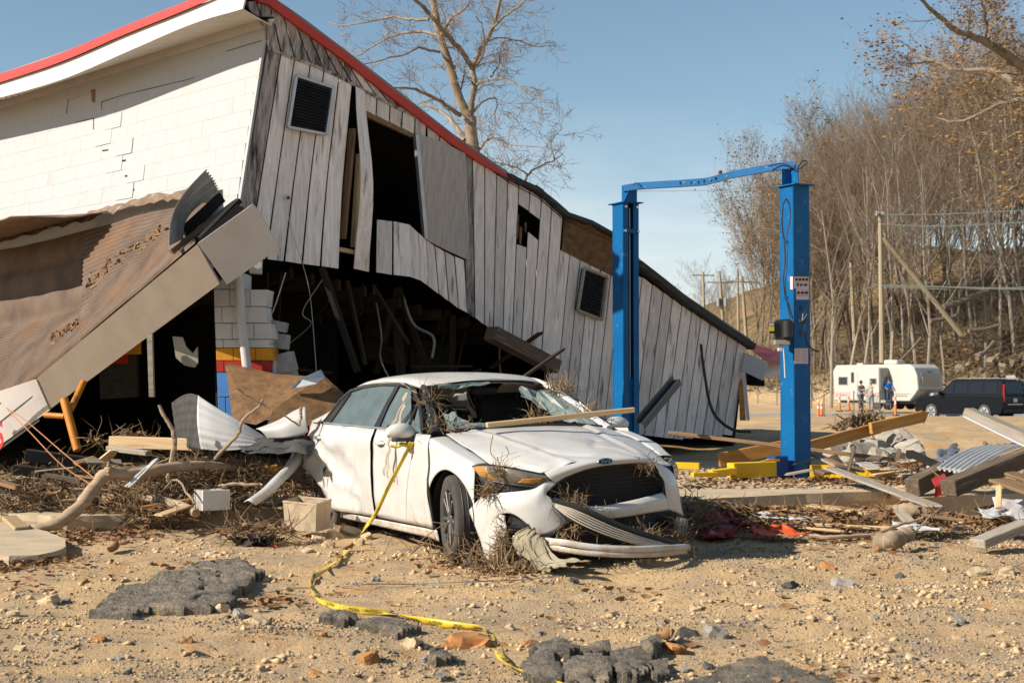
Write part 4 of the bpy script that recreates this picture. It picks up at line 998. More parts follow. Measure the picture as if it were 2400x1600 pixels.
def car_paint():
    m = bpy.data.materials.new('dusty_white_paint'); m.use_nodes = True; n = m.node_tree.nodes; l = m.node_tree.links; b = n['Principled BSDF']
    tc = n.new('ShaderNodeTexCoord')
    def no(sc, det=6, st=(1, 1, 1)):
        mp = n.new('ShaderNodeMapping'); mp.inputs['Scale'].default_value = st; l.new(tc.outputs['Object'], mp.inputs[0])
        t = n.new('ShaderNodeTexNoise'); t.inputs['Scale'].default_value = sc; t.inputs['Detail'].default_value = det; t.inputs['Roughness'].default_value = .65; l.new(mp.outputs[0], t.inputs['Vector']); return t.outputs['Fac']
    def rng(v, a, c, A=0., B=1.):
        r = n.new('ShaderNodeMapRange'); r.inputs['From Min'].default_value = a; r.inputs['From Max'].default_value = c; r.inputs['To Min'].default_value = A; r.inputs['To Max'].default_value = B; l.new(v, r.inputs['Value']); return r.outputs[0]
    def mix(f, A, B):
        x = n.new('ShaderNodeMix'); x.data_type = 'RGBA'; l.new(f, x.inputs[0])
        for s, q in ((6, A), (7, B)):
            if isinstance(q, tuple): x.inputs[s].default_value = (*q, 1)
            else: l.new(q, x.inputs[s])
        return x.outputs[2]
    dust = rng(no(3.0, 8), .40, .72)
    c = mix(dust, (.53, .52, .505), (.46, .42, .37))
    spl = rng(no(34, 4), .66, .72); c = mix(spl, c, (.30, .235, .165))
    scr = rng(no(5, 6, (1.5, 12, 12)), .66, .72); c = mix(scr, c, (.36, .32, .28))
    # mud kicked up from below, thinning upwards
    sp = n.new('ShaderNodeSeparateXYZ'); l.new(tc.outputs['Object'], sp.inputs[0])
    ms = n.new('ShaderNodeMath'); ms.operation = 'MULTIPLY_ADD'; l.new(sp.outputs['Z'], ms.inputs[0]); ms.inputs[1].default_value = -.75; l.new(no(6.5, 9), ms.inputs[2])
    c = mix(rng(ms.outputs[0], .30, .50), c, (.38, .285, .18))
    l.new(c, b.inputs['Base Color']); l.new(rng(dust, 0, 1, .26, .55), b.inputs['Roughness'])
    b.inputs['Coat Weight'].default_value = .35; b.inputs['Coat Roughness'].default_value = .12
    bp = n.new('ShaderNodeBump'); bp.inputs['Strength'].default_value = .06; bp.inputs['Distance'].default_value = .02; l.new(no(7, 4), bp.inputs['Height']); l.new(bp.outputs[0], b.inputs['Normal'])
    return m
m_paintw = car_paint()
m_glass = glass_mat('dusty_tinted_glass', (.34, .46, .50), .10, .60)
m_shat = glass_mat('crazed_glass', (.55, .66, .62), .35, .62)
m_trim = mat('gloss_black_trim', (.02, .021, .023), (.04, .036, .03), 5, .3, var=0)
m_int = mat('car_interior_dark', (.022, .02, .019), (.035, .03, .026), 5, .85, var=0)
m_headl = mat('headliner_beige', (.36, .30, .23), (.26, .21, .155), 5, .9, var=0)
def cbuild(b, name, m, parent=None, **kw):
    return b.build(name, m, parent or car, base='local', **kw)
def cpatch(name, rows, nu, nv, m, f=None, parent=None, th=.004, **kw):
    b = MB(); b.grid(patch([[Vector(p) for p in r] for r in rows], nu, nv, f)); return cbuild(b, name, m, parent, smooth=50, solid=th, **kw)
# ---- body side -------------------------------------------------------------------------------------
SIDEZ = ([.14, .22, .30, .45, .62, .78, .88, .93, 1.0, 1.06], [.86, .885, .905, .925, .932, .928, .930, .918, .885, .865])
def ys(x, z):
    y = interp(z, *SIDEZ)
    y += interp(x, [-.9, -.6, -.36, -.1, .3, 2.4, 3.0, 3.5, 3.95], [-.40, -.17, -.062, -.014, 0, 0, -.012, -.06, -.19])
    arch = math.exp(-((math.hypot(x, z - .33) - .40) / .06) ** 2) * .016
    return y + arch
def side(name, xs, zb, zt, nz_, s=1, dent=None, m=None, parent=None, nx=40):
    """panel of the body side between two height curves"""
    rows = []
    for j in range(nz_ + 1):
        r = []
        for i in range(nx + 1):
            x = lerp(xs[0], xs[1], i / nx); z = lerp(zb(x), zt(x), j / nz_); y = ys(x, z)
            if dent and s > 0: y += dent(x, z)
            r.append((x, s * y, z))
        rows.append(r)
    b = MB(); b.grid(rows if s > 0 else [list(reversed(r)) for r in rows]); return cbuild(b, name, m or m_paintw, parent, smooth=60, solid=.004)
belt = lambda x: interp(x, [.3, .55, 1.6, 3.1, 3.6], [.965, .968, 1.005, 1.045, 1.06])
sill = lambda x: interp(x, [.28, .5, 2.6], [.165, .19, .215])
def archz(cx, R=.375):
    return lambda x: .33 + math.sqrt(max(0, R * R - (x - cx) ** 2)) if abs(x - cx) < R else .2
def crease(x, z, x0, z0, x1, z1, a, w):
    """sharp fold along a segment"""
    dx, dz = x1 - x0, z1 - z0; L = math.hypot(dx, dz); t = ((x - x0) * dx + (z - z0) * dz) / L ** 2; t = min(max(t, 0), 1)
    d = math.hypot(x - x0 - dx * t, z - z0 - dz * t); return a * math.exp(-abs(d) / w)
def dentR(x, z):
    d = -.10 * math.exp(-((x - 2.75) / .35) ** 2 - ((z - .62) / .20) ** 2)
    d += -.045 * math.exp(-((x - 2.2) / .3) ** 2 - ((z - .42) / .14) ** 2)
    d += crease(x, z, 2.45, .52, 2.95, .78, .045, .045) + crease(x, z, 1.9, .43, 2.5, .50, .036, .03) + crease(x, z, 2.95, .80, 3.3, .62, .045, .045)
    d += crease(x, z, 2.5, .30, 2.55, .52, .022, .04) + crease(x, z, 2.1, .62, 2.45, .48, -.016, .04)
    d += (.020 * fbm(x * 3.2, z * 3.5, 4.2, 2) - .055 * abs(fbm(x * 2.3, z * 2.9, 1.7, 2))) * sstep(1.7, 2.3, x) + .02
    d += .075 * sstep(1.9, 2.9, x) * (1 - z * .5)           # the door's tail is sprung outwards
    return d
def dentF(x, z): return .010 * fbm(x * 2.5, z * 3, 8.2, 2) - .03 * math.exp(-((x - 1.15) / .25) ** 2 - ((z - .5) / .15) ** 2)
for s in (1, -1):
    fl_low = lambda x: max(.205, archz(0)(x) if x < .376 else .205)
    # front wing behind and above the wheel
    def fz_t(x): return interp(x, [-.42, -.30, -.1, .1, .34], [.735, .765, .835, .885, .935])
    def fz_b(x): return interp(x, [-.42, -.375], [.60, .40]) if x < -.375 else (archz(0)(x) if abs(x) < .372 else .20)
    side('front_wing', (-.372, .335), fz_b, fz_t, 18, s, nx=60)
    # shoulder of the wing up to the bonnet edge
    rows = []
    for k in range(7):
        t = k / 6; r = []
        for i in range(31):
            x = lerp(-.372, .335, i / 30); z0 = fz_t(x); y0 = ys(x, z0)
            hy = interp(x, [-.42, -.15, .1, .42], [.745, .765, .772, .742]); hz = interp(x, [-.42, -.15, .1, .42], [.742, .832, .897, .967])
            a = t * math.pi / 2; r.append((x, s * lerp(y0, hy + .004, 1 - math.cos(a)), lerp(z0, hz, math.sin(a))))
        rows.append(r)
    b = MB(); b.grid(rows if s > 0 else [list(reversed(r)) for r in rows]); cbuild(b, 'wing_top', m_paintw, smooth=60, solid=.004)
    fd = side('front_door', (.352, 1.556), lambda x: .232 + .012 * (x - .35), belt, 18, s, dent=dentF)
    def rd_b(x): return interp(x, [1.56, 2.55, 2.62, 3.0, 3.36], [.245, .250, .27, .47, .66])
    def rd_t(x): return interp(x, [1.56, 3.1, 3.36, 3.45], [belt(1.56), belt(3.1), .93, .90])
    rd = side('rear_door', (1.566, 3.40), rd_b, rd_t, 20, s, dent=dentR, nx=60)
    side('sill', (.30, 2.62), lambda x: interp(x, [.30, .5, 2.62], [.135, .15, .18]), lambda x: interp(x, [.3, 2.62], [.222, .235]), 4, s)
    # rear quarter, mostly hidden
    side('rear_quarter', (3.30, 3.93), lambda x: max(.40, archz(2.85)(x)), lambda x: interp(x, [3.3, 3.6, 3.93], [1.06, 1.06, 1.0]), 8, s)
    # handles
    for (x, z, par) in ((1.36, .885, fd), (2.92, .915, rd)):
        dy = (dentR(x, z) if x > 2 and s > 0 else 0)
        b = MB(); n_ = 14; pts = []; rr = []
        for i in range(n_ + 1):
            t = i / n_; pts.append((x - .10 + .2 * t, s * (ys(x, z) + dy + .004 + .026 * math.sin(t * math.pi) ** .5), z + .004 * t)); rr.append(.010 + .008 * math.sin(t * math.pi))
        b.tube(pts, rr, 8); cbuild(b, 'handle', m_paintw, par, smooth=True)
        b = MB(); b.box((x + .0, s * (ys(x, z) + dy + .001), z - .004), (.13, .006, .045)); cbuild(b, 'handle_cup', m_trim, par, bevel=.002)
# dark crack where the front door has sprung from the wing, and inner structure behind panels
b = MB(); b.grid([[(.335, ys(.3, z) - .012, z) for z in np.linspace(.2, .95, 10)], [(.36, ys(.3, z) - .012, z) for z in np.linspace(.2, .95, 10)]]); cbuild(b, 'door_seal', m_black, solid=.01)
pts = [(.326 - .014 * math.sin(k / 14 * 3.1), ys(.3, .26 + k * .046) + .003, .26 + k * .046) for k in range(15)]
b = MB(); b.tube(pts, [.004 + .010 * math.sin(min(1, k / 13) * 3.1) for k in range(15)], 6); cbuild(b, 'torn_seal', m_black)
b = MB(); b.box((1.9, .0, .42), (3.1, 1.60, .40)); cbuild(b, 'floor_pan', m_int)
b = MB(); b.box((-.35, 0, .50), (.75, 1.02, .30)); cbuild(b, 'engine_bay', m_int)
# wheel-arch liners
for cx in (0, 2.85):
    for s in (1, -1):
        b = MB(); rows = []
        for j in range(2):
            rows.append([(cx + .385 * math.cos(a), s * (.55 + .34 * j), .33 + .385 * math.sin(a)) for a in np.linspace(-.5, math.pi + .5, 20)])
        b.grid(rows); b.add([rows[0][i] for i in range(20)], [tuple(range(20))]); cbuild(b, 'arch_liner', m_black)
# ---- bonnet, roof, pillars -----------------------------------------------------------------------------
def hd(p, u, v):
    y = p.y; z = p.z
    z += .012 * math.exp(-((abs(y) - interp(v, [0, 1], [.30, .52])) / .045) ** 2)              # pressed lines
    z -= .008 * math.exp(-((abs(y) - interp(v, [0, 1], [.26, .47])) / .03) ** 2)
    z += -.020 * math.exp(-((y - .25) / .22) ** 2 - ((v - .30) / .16) ** 2) + .010 * fbm(p.x * 2.6, y * 2.6, 3, 2)
    z += crease(p.x, y, -.55, -.05, -.25, -.25, -.016, .025) + crease(p.x, y, -.75, .15, -.45, .38, -.020, .025) + crease(p.x, y, -.80, -.30, -.50, -.12, .014, .02) - .02 * max(0, .35 - v) * abs(fbm(p.x * 4, y * 4, 6, 2)) * 4
    return Vector((p.x, y, z))
def mir(r): return [(x, -y, z) for x, y, z in r] + [(x, y, z) for x, y, z in reversed(r[:-1])]
hood = [mir([(-.395, .742, .742), (-.60, .655, .730), (-.83, .55, .705), (-.865, .3, .762), (-.875, 0, .782)]),
        mir([(-.27, .752, .790), (-.42, .655, .795), (-.60, .50, .800), (-.665, .28, .822), (-.68, 0, .835)]),
        mir([(-.10, .764, .848), (-.18, .655, .858), (-.28, .48, .872), (-.33, .26, .885), (-.34, 0, .893)]),
        mir([(.14, .768, .905), (.10, .655, .922), (.04, .46, .936), (0, .25, .946), (-.02, 0, .95)]),
        mir([(.42, .74, .968), (.41, .64, .982), (.37, .45, .995), (.34, .24, 1.002), (.33, 0, 1.005)])]
cpatch('bonnet', hood, 72, 44, m_paintw, hd)
roof = [mir([(1.235, .565, 1.352), (1.20, .50, 1.372), (1.13, .27, 1.398), (1.10, 0, 1.405)]),
        mir([(1.50, .605, 1.405), (1.48, .52, 1.432), (1.46, .28, 1.455), (1.45, 0, 1.462)]),
        mir([(1.95, .618, 1.428), (1.95, .53, 1.458), (1.95, .28, 1.482), (1.95, 0, 1.488)]),
        mir([(2.45, .605, 1.415), (2.45, .51, 1.445), (2.45, .27, 1.466), (2.45, 0, 1.472)]),
        mir([(2.95, .575, 1.352), (2.98, .48, 1.378), (3.0, .26, 1.395), (3.02, 0, 1.40)])]
cpatch('roof', roof, 48, 36, m_paintw, lambda p, u, v: Vector((p.x, p.y, p.z + .006 * fbm(p.x * 2, p.y * 2.5, 1.5, 2) - .012 * math.exp(-((p.y - .3) / .15) ** 2 - ((p.x - 1.45) / .2) ** 2))))
cpatch('headliner', [[(x, y * .97, z - .03) for x, y, z in r] for r in roof], 20, 14, m_headl)
b = MB(); b.add([(2.72, -.006, 1.452), (2.90, -.006, 1.425), (2.86, -.004, 1.50), (2.80, -.004, 1.497), (2.72, .006, 1.452), (2.90, .006, 1.425), (2.86, .004, 1.50), (2.80, .004, 1.497)], [(0, 1, 2, 3), (7, 6, 5, 4), (0, 3, 7, 4), (1, 5, 6, 2), (3, 2, 6, 7), (0, 4, 5, 1)]); cbuild(b, 'antenna_fin', m_paintw, bevel=.004)
cpatch('rear_window', [mir([(2.98, .54, 1.345), (3.02, .27, 1.385), (3.03, 0, 1.39)]), mir([(3.38, .60, 1.21), (3.42, .3, 1.235), (3.43, 0, 1.24)]), mir([(3.72, .62, 1.075), (3.76, .3, 1.085), (3.77, 0, 1.088)])], 20, 12, m_glass)
cpatch('boot_lid', [mir([(3.70, .66, 1.068), (3.76, .3, 1.085), (3.78, 0, 1.088)]), mir([(3.90, .62, 1.06), (3.96, .3, 1.075), (3.97, 0, 1.08)]), mir([(3.93, .66, .78), (4.0, .3, .78), (4.01, 0, .78)]), mir([(3.93, .66, .40), (4.0, .3, .38), (4.01, 0, .38)])], 20, 14, m_paintw)
for s in (1, -1):
    M_ = lambda pts: [(x, s * y, z) for x, y, z in pts]
    # roof rail, A-pillar, C-pillar
    b = MB(); b.tube(curve(M_([(1.18, .585, 1.345), (1.5, .625, 1.398), (1.95, .64, 1.418), (2.45, .625, 1.402), (2.95, .60, 1.335)]), 24), .022, 8); cbuild(b, 'roof_rail', m_paintw if s > 0 else m_paintw, smooth=True)
    b = MB(); b.tube(curve(M_([(.50, .80, .955), (.80, .70, 1.13), (1.05, .625, 1.275), (1.22, .585, 1.35)]), 16), [.045 - .001 * k for k in range(16)], 8); cbuild(b, 'front_pillar', m_paintw if s < 0 else m_trim, smooth=True)
    cpatch('rear_pillar', [M_([(2.90, .60, 1.345), (3.05, .585, 1.33), (3.2, .56, 1.29)]), M_([(3.05, .72, 1.2), (3.3, .68, 1.17), (3.5, .63, 1.15)]), M_([(3.12, .865, 1.05), (3.45, .84, 1.06), (3.72, .72, 1.07)])], 8, 8, m_paintw)
    # glass and window frames
    wy = lambda z: interp(z, [.96, 1.40], [.875, .632])
    def wq(x, z, o=0.): return (x, s * (wy(z) + o), z)
    top = lambda x: interp(x, [1.0, 1.35, 1.65, 2.1, 2.5, 2.9, 3.05], [1.24, 1.355, 1.385, 1.395, 1.385, 1.335, 1.27])
    for nm, x0, x1 in (('front_window', .93, 1.60), ('rear_window_pane', 1.74, 3.02)):
        rows = []
        for j in range(7):
            r = []
            for i in range(13):
                tx = lerp(x0, x1, i / 12)
                if nm == 'rear_window_pane': xx = lerp(tx, min(tx, 2.86) if tx > 2.86 else tx, j / 6)
                else: xx = lerp(lerp(.72, 1.66, i / 12), lerp(1.30, 1.60, i / 12), j / 6)
                if nm == 'rear_window_pane': xx = lerp(lerp(1.73, 3.05, i / 12), lerp(1.69, 2.78, i / 12), j / 6)
                z0 = belt(xx) + .008; z1 = top(xx) - .02; r.append(wq(xx, lerp(z0, z1, j / 6), -.010))
            rows.append(r)
        b = MB(); b.grid(rows); cbuild(b, nm, m_glass, smooth='all')
    b = MB(); b.grid([[wq(.60, .975, -.01), wq(.86, .985, -.01)], [wq(.76, 1.08, -.01), wq(.93, 1.10, -.01)], [wq(.90, 1.17, -.01), wq(.97, 1.18, -.01)]]); cbuild(b, 'quarter_light', m_glass)
    fr = lambda pts, r: MB().tube([wq(x, z, .002) for x, z in pts], r, 6)
    cbuild(fr([(.60, .985), (.90, 1.185), (1.22, 1.325), (1.45, 1.375), (1.66, 1.388), (2.1, 1.395), (2.5, 1.382), (2.80, 1.345), (2.95, 1.26), (3.12, 1.05)], .019), 'window_frame', m_trim)
    cbuild(fr([(.60, .972), (1.2, .992), (1.6, 1.008), (2.4, 1.028), (3.12, 1.048)], .012), 'belt_strip', m_galv)
    b = MB(); b.grid([[wq(1.60, 1.0, .004), wq(1.735, 1.0, .004)], [wq(1.63, 1.2, .006), wq(1.72, 1.2, .006)], [wq(1.60, 1.385, .004), wq(1.69, 1.385, .004)]]); cbuild(b, 'door_pillar', m_trim, solid=.006)
    cbuild(fr([(.93, .985), (.97, 1.08), (.99, 1.22)], .013), 'quarter_bar', m_trim)
    b = MB(); b.add([wq(2.93, 1.05, .003), wq(3.13, 1.05, .003), wq(2.95, 1.25, .003), wq(2.80, 1.33, .003), wq(2.76, 1.33, .003)], [(0, 1, 2, 3, 4)]); cbuild(b, 'rear_frame_gusset', m_trim, solid=.005)
    # tail lamp
    b = MB(); b.grid([[(3.62, s * .865, .86), (3.80, s * .80, .86), (3.93, s * .66, .86)], [(3.60, s * .872, .95), (3.80, s * .805, .95), (3.95, s * .66, .95)], [(3.64, s * .85, 1.02), (3.8, s * .79, 1.02), (3.94, s * .66, 1.02)]]); cbuild(b, 'tail_lamp', mat('tail_lamp_red', (.45, .01, .01), None, rough=.2, var=0), smooth='all', solid=.02)
    # mirror
    ms = 1
    b = MB(); prof = []
    for i in range(11):
        t = i / 10; cx = lerp(.60, .66, t); r = math.sin(max(.06, min(.98, .06 + t * .9)) * math.pi) ** .55
        prof.append((t, r))
    rows = []
    for t, r in prof:
        yy = lerp(.895, 1.115, t); rows.append([(.70 + .035 * t + .065 * r * math.cos(a) + (.02 if math.cos(a) > 0 else -.03 * t), s * yy, .985 + .01 * t + .072 * r * math.sin(a)) for a in np.linspace(0, 2 * math.pi, 19)])
    b.grid(rows); b.add(rows[-1][:-1], [tuple(range(18))]); b.add(rows[0][:-1], [tuple(range(18))])
    mo = cbuild(b, 'mirror', m_paintw, smooth=50)
    b = MB(); b.grid([[(.775, s * .91, .925), (.795, s * 1.09, .945)], [(.785, s * .91, 1.04), (.805, s * 1.09, 1.045)]]); cbuild(b, 'mirror_glass', m_trim, mo, solid=.006)
    b = MB(); b.box((.70, s * .985, .925), (.11, .19, .03)); cbuild(b, 'mirror_base', m_trim, mo, bevel=.01)
    b = MB(); b.bar((.70, s * .83, .955), (.70, s * .93, .94), .07, .04); cbuild(b, 'mirror_stalk', m_trim, mo, bevel=.006)
# ---- wheels ------------------------------------------------------------------------------------------------
def wheel(cx, cy, s, steer=0, flat=0.0):
    R = .333; W = .225; w0 = empty('wheel', None, matrix=Matrix.Translation((cx, cy, R)) @ Matrix.Rotation(steer, 4, 'Z')); w0.parent = car
    prof = [(-.5, .70), (-.52, .78), (-.54, .88), (-.50, .955), (-.42, .985), (-.2, 1.0), (0, 1.0), (.2, 1.0), (.42, .985), (.50, .955), (.54, .88), (.52, .78), (.5, .70)]
    n = 40; b = MB(); rows = []
    for k in range(n + 1):
        a = 2 * math.pi * k / n; r = []
        for (u, q) in prof:
            rr = R * q; x = rr * math.cos(a); z = rr * math.sin(a)
            r.append((x, s * u * W, z))
        rows.append(r)
    b.grid(rows)
    t = cbuild(b, 'tyre', m_rubber, w0, smooth=60)
    for u in (-.28, -.09, .09, .28):
        g = MB(); g.tube([(R * 1.001 * math.cos(a), s * u * W, R * 1.001 * math.sin(a)) for a in np.linspace(0, 2 * math.pi, 41)], .0035, 4, cap=False)
        cbuild(g, 'tread_groove', m_black, t)
    rim = MB(); rows = []
    for k in range(n + 1):
        a = 2 * math.pi * k / n
        rows.append([(R * q * math.cos(a), s * u * W, R * q * math.sin(a)) for (u, q) in [(.5, .70), (.49, .655), (.40, .64), (.0, .60), (-.4, .62)]])
    rim.grid(rows); m_rim = mat('dull_alloy', (.16, .155, .15), (.10, .09, .08), 5, .45, metal=.6, var=0)
    ro = cbuild(rim, 'rim', m_rim, w0, smooth=60)
    for k in range(10):
        a = 2 * math.pi * k / 10 + (.07 if k % 2 else -.07); sp = MB()
        d = Vector((math.cos(a), 0, math.sin(a))); sp.bar(d * .045 + Vector((0, s * W * .42, 0)), d * R * .65 + Vector((0, s * W * .46, 0)), .026, .03, up=(0, 1, 0)); cbuild(sp, 'spoke', m_rim, ro, bevel=.004)
    h = MB(); h.tube([(0, s * W * .3, 0), (0, s * W * .47, 0)], .06, 16); cbuild(h, 'hub', m_rim, ro, bevel=.004)
    h = MB(); h.tube([(0, s * W * .0, 0), (0, s * W * .1, 0)], .15, 20); cbuild(h, 'brake_disc', m_galv, w0)
    return w0
wheel(0, .80, 1, steer=-.22); wheel(0, -.80, -1, steer=-.22); wheel(2.85, .80, 1); wheel(2.85, -.80, -1)
# ---- cabin ---------------------------------------------------------------------------------------------------
def seat(x, y):
    so = empty('seat', None, matrix=Matrix.Translation((x, y, .45))); so.parent = car
    b = MB(); b.box((0, 0, .12), (.52, .50, .16)); cbuild(b, 'cushion', m_int, so, bevel=.04, bseg=2)
    b = MB(); b.box((.34, 0, .46), (.16, .48, .66), Matrix.Rotation(.24, 3, 'Y')); cbuild(b, 'backrest', m_int, so, bevel=.05, bseg=2)
    b = MB(); b.box((.45, 0, .83), (.10, .27, .19), Matrix.Rotation(.15, 3, 'Y')); cbuild(b, 'headrest', m_int, so, bevel=.045, bseg=2)
    for yy in (-.06, .06):
        b = MB(); b.tube([(.43, yy, .68), (.44, yy, .80)], .006, 6); cbuild(b, 'headrest_post', m_chrome, so)
seat(1.28, .37); seat(1.28, -.37)
b = MB(); b.box((2.62, 0, .60), (.5, 1.36, .18)); b.build('bench_cushion', m_int, car, base='local', bevel=.04)
b = MB(); b.box((2.98, 0, .88), (.16, 1.36, .60), Matrix.Rotation(.3, 3, 'Y')); b.build('bench_back', m_int, car, base='local', bevel=.05)
cpatch('dashboard', [mir([(.42, .70, .96), (.36, .35, .98), (.36, 0, .99)]), mir([(.70, .70, .97), (.66, .35, .995), (.66, 0, 1.005)]), mir([(.82, .70, .88), (.80, .35, .90), (.80, 0, .90)]), mir([(.80, .70, .6), (.78, .35, .6), (.78, 0, .6)])], 20, 14, m_int)
b = MB(); rows = [];
sw = empty('steering_wheel', None, matrix=Matrix.Translation((.93, -.37, .93)) @ Matrix.Rotation(-1.15, 4, 'Y')); sw.parent = car
b.tube([(.185 * math.cos(a), .185 * math.sin(a), 0) for a in np.linspace(0, 2 * math.pi, 33)], .016, 8, cap=False); cbuild(b, 'wheel_ring', m_int, sw, smooth='all')
b = MB(); b.tube([(0, 0, -.03), (0, 0, .02)], .06, 14); b.bar((-.17, 0, 0), (.17, 0, 0), .04, .015); cbuild(b, 'wheel_hub', m_int, sw)
for y in (.33, -.33):
    b = MB(); b.box((1.27, y, 1.335), (.17, .36, .022), Matrix.Rotation(.45, 3, 'Y')); cbuild(b, 'sun_visor', m_headl, bevel=.008)
b = MB(); b.box((1.26, 0, 1.31), (.04, .24, .07)); cbuild(b, 'rear_view_mirror', m_int, bevel=.015)
# ---- broken windscreen -----------------------------------------------------------------------------------------
rw = random.Random(21)
def shard(pts, nm='windscreen_shard', m=None):
    b = MB(); c = sum((Vector(p) for p in pts), Vector()) / len(pts); ring = []
    for i, p in enumerate(pts):
        p = Vector(p); q = Vector(pts[(i + 1) % len(pts)])
        for k in range(3): ring.append(p.lerp(q, k / 3) + Vector([rw.uniform(-.014, .014) for _ in range(3)]))
    n = len(ring); inn = [c.lerp(p, .5) + Vector((rw.uniform(-.02, .02), rw.uniform(-.01, .01), rw.uniform(-.02, .02))) for p in ring]
    b.add(ring + inn + [c], [(i, (i + 1) % n, n + (i + 1) % n, n + i) for i in range(n)] + [(n + i, n + (i + 1) % n, 2 * n) for i in range(n)])
    return cbuild(b, nm, m or m_shat, solid=.005)
shard([(.44, .66, .99), (.52, .70, 1.0), (.72, .62, 1.12), (.66, .56, 1.13), (.55, .50, 1.05)])
shard([(.40, .60, .995), (.44, .30, 1.01), (.50, .34, 1.03), (.56, .55, 1.06)])
shard([(.46, -.68, .99), (.80, -.66, 1.15), (1.12, -.58, 1.31), (1.08, -.44, 1.30), (.85, -.40, 1.12), (.66, -.46, 1.04), (.50, -.52, 1.02)])
shard([(.85, -.40, 1.12), (1.08, -.44, 1.30), (1.12, -.28, 1.34), (1.02, -.25, 1.25)])
shard([(1.10, .50, 1.37), (1.12, 0, 1.39), (1.06, .05, 1.36), (1.03, .3, 1.33), (1.06, .52, 1.345)])
b = MB(); b.tube(curve([(.40, .68, .985), (.37, .4, 1.005), (.345, 0, 1.015), (.37, -.4, 1.005), (.40, -.68, .985)], 24), .014, 6); cbuild(b, 'wiper_cowl', m_black)
b = MB(); b.tube(curve([(1.225, .55, 1.352), (1.17, .3, 1.388), (1.125, 0, 1.398), (1.17, -.3, 1.388), (1.225, -.55, 1.352)], 24), .013, 6); cbuild(b, 'windscreen_seal', m_black)
# torn pillar trim hanging down the near front pillar
for k in range(26):
    t = rw.random(); p = Vector((lerp(.55, 1.18, t), lerp(.80, .60, t), lerp(.98, 1.35, t))); b = MB()
    q = p + Vector((rw.uniform(-.06, .06), rw.uniform(.0, .08), rw.uniform(-.09, .06))); b.bar(p, q, rw.uniform(.01, .03), .003, up=(0, 1, .3)); 
    cbuild(b, 'torn_trim', [m_headl, m_black, m_lumbergrey, m_white][k % 4])
for (a, c, w) in [((1.02, .82, 1.28), (1.10, .88, .98), .05), ((1.05, .80, 1.30), (1.18, .90, 1.0), .03), ((.98, .985, .93), (1.12, 1.0, .62), .035), ((1.0, .985, .93), (1.04, 1.0, .60), .02), ((1.55, .66, 1.40), (1.1, .70, 1.30), .03)]:
    b = MB(); a = Vector(a); c = Vector(c); rows = []
    for k in range(8):
        p = a.lerp(c, k / 7) + Vector((.01 * math.sin(k * 1.7), .012 * math.sin(k * 2.3), 0)); rows.append([p, p + Vector((w * (1 - .2 * k / 7), .004 * math.cos(k), .01))])
    b.grid(rows); cbuild(b, 'torn_curtain', m_headl, solid=.003)
# ---- nose -----------------------------------------------------------------------------------------------------------
def zpatch(name, rows, nu, nv, m, th=.005, f=None):
    return cpatch(name, [[Z2(*p) for p in r] for r in rows], nu, nv, m, f, th=th)
# strip over the grille with the badge
zpatch('nose_panel', [[(712, 806, .005), (790, 775, .0), (900, 745, .0), (1020, 718, .0), (1140, 704, .0), (1260, 697, .0), (1390, 692, .0), (1490, 702, .0)],
                      [(745, 842, .02), (815, 815, .02), (905, 782, .022), (1020, 748, .024), (1140, 730, .024), (1260, 718, .022), (1390, 716, .02), (1490, 730, .015)],
                      [(790, 884, .0), (845, 850, .0), (905, 820, .004), (1020, 778, .006), (1140, 756, .006), (1260, 744, .006), (1390, 738, .004), (1490, 775, -.01)]], 48, 10, m_paintw)
# right cheek: under the lamp, round to the wheel
zpatch('bumper_cheek', [[(176, 1074, .02), (232, 1012, .02), (295, 962, .01), (440, 945, .0), (560, 934, .0), (640, 918, .0), (720, 862, .0), (800, 876, .0)],
                        [(192, 1110, .03), (245, 1060, .035), (310, 1015, .035), (440, 1003, .03), (560, 994, .03), (640, 972, .03), (700, 930, .025), (724, 948, .01)],
                        [(214, 1165, .03), (262, 1110, .04), (340, 1050, .045), (450, 1046, .045), (560, 1046, .045), (640, 1042, .04), (700, 1020, .03), (760, 990, .01)],
                        [(232, 1210, .03), (290, 1150, .04), (380, 1092, .04), (480, 1088, .04), (570, 1130, .04), (650, 1140, .04), (730, 1100, .035), (800, 1050, .02)],
                        [(250, 1262, .02), (320, 1196, .03), (395, 1105, .03), (490, 1096, .03), (590, 1165, .03), (680, 1248, .03), (800, 1215, .03), (872, 1150, .02)]], 44, 24, m_paintw)
zpatch('bumper_corner', [[(232, 1205, .03), (300, 1150, .035), (385, 1100, .03), (430, 1110, .02)], [(262, 1290, .02), (330, 1260, .03), (405, 1230, .03), (450, 1230, .02)],
                         [(282, 1370, .01), (350, 1350, .02), (420, 1340, .02), (470, 1330, .01)], [(300, 1432, -.02), (360, 1420, .0), (430, 1420, .0), (480, 1400, .0)]], 16, 14, m_paintw)
zpatch('bumper_bar', [[(765, 990, -.01), (870, 1022, .0), (980, 1040, .0), (1110, 1040, .0), (1250, 1018, .0), (1400, 985, .0), (1545, 945, -.01)],
                      [(815, 1060, .01), (900, 1072, .025), (1000, 1080, .03), (1120, 1075, .03), (1260, 1058, .03), (1420, 1028, .03), (1580, 995, .02)],
                      [(868, 1148, .0), (930, 1148, .01), (1010, 1145, .015), (1130, 1132, .015), (1270, 1118, .015), (1430, 1092, .015), (1600, 1066, .01)]], 44, 10, m_paintw)
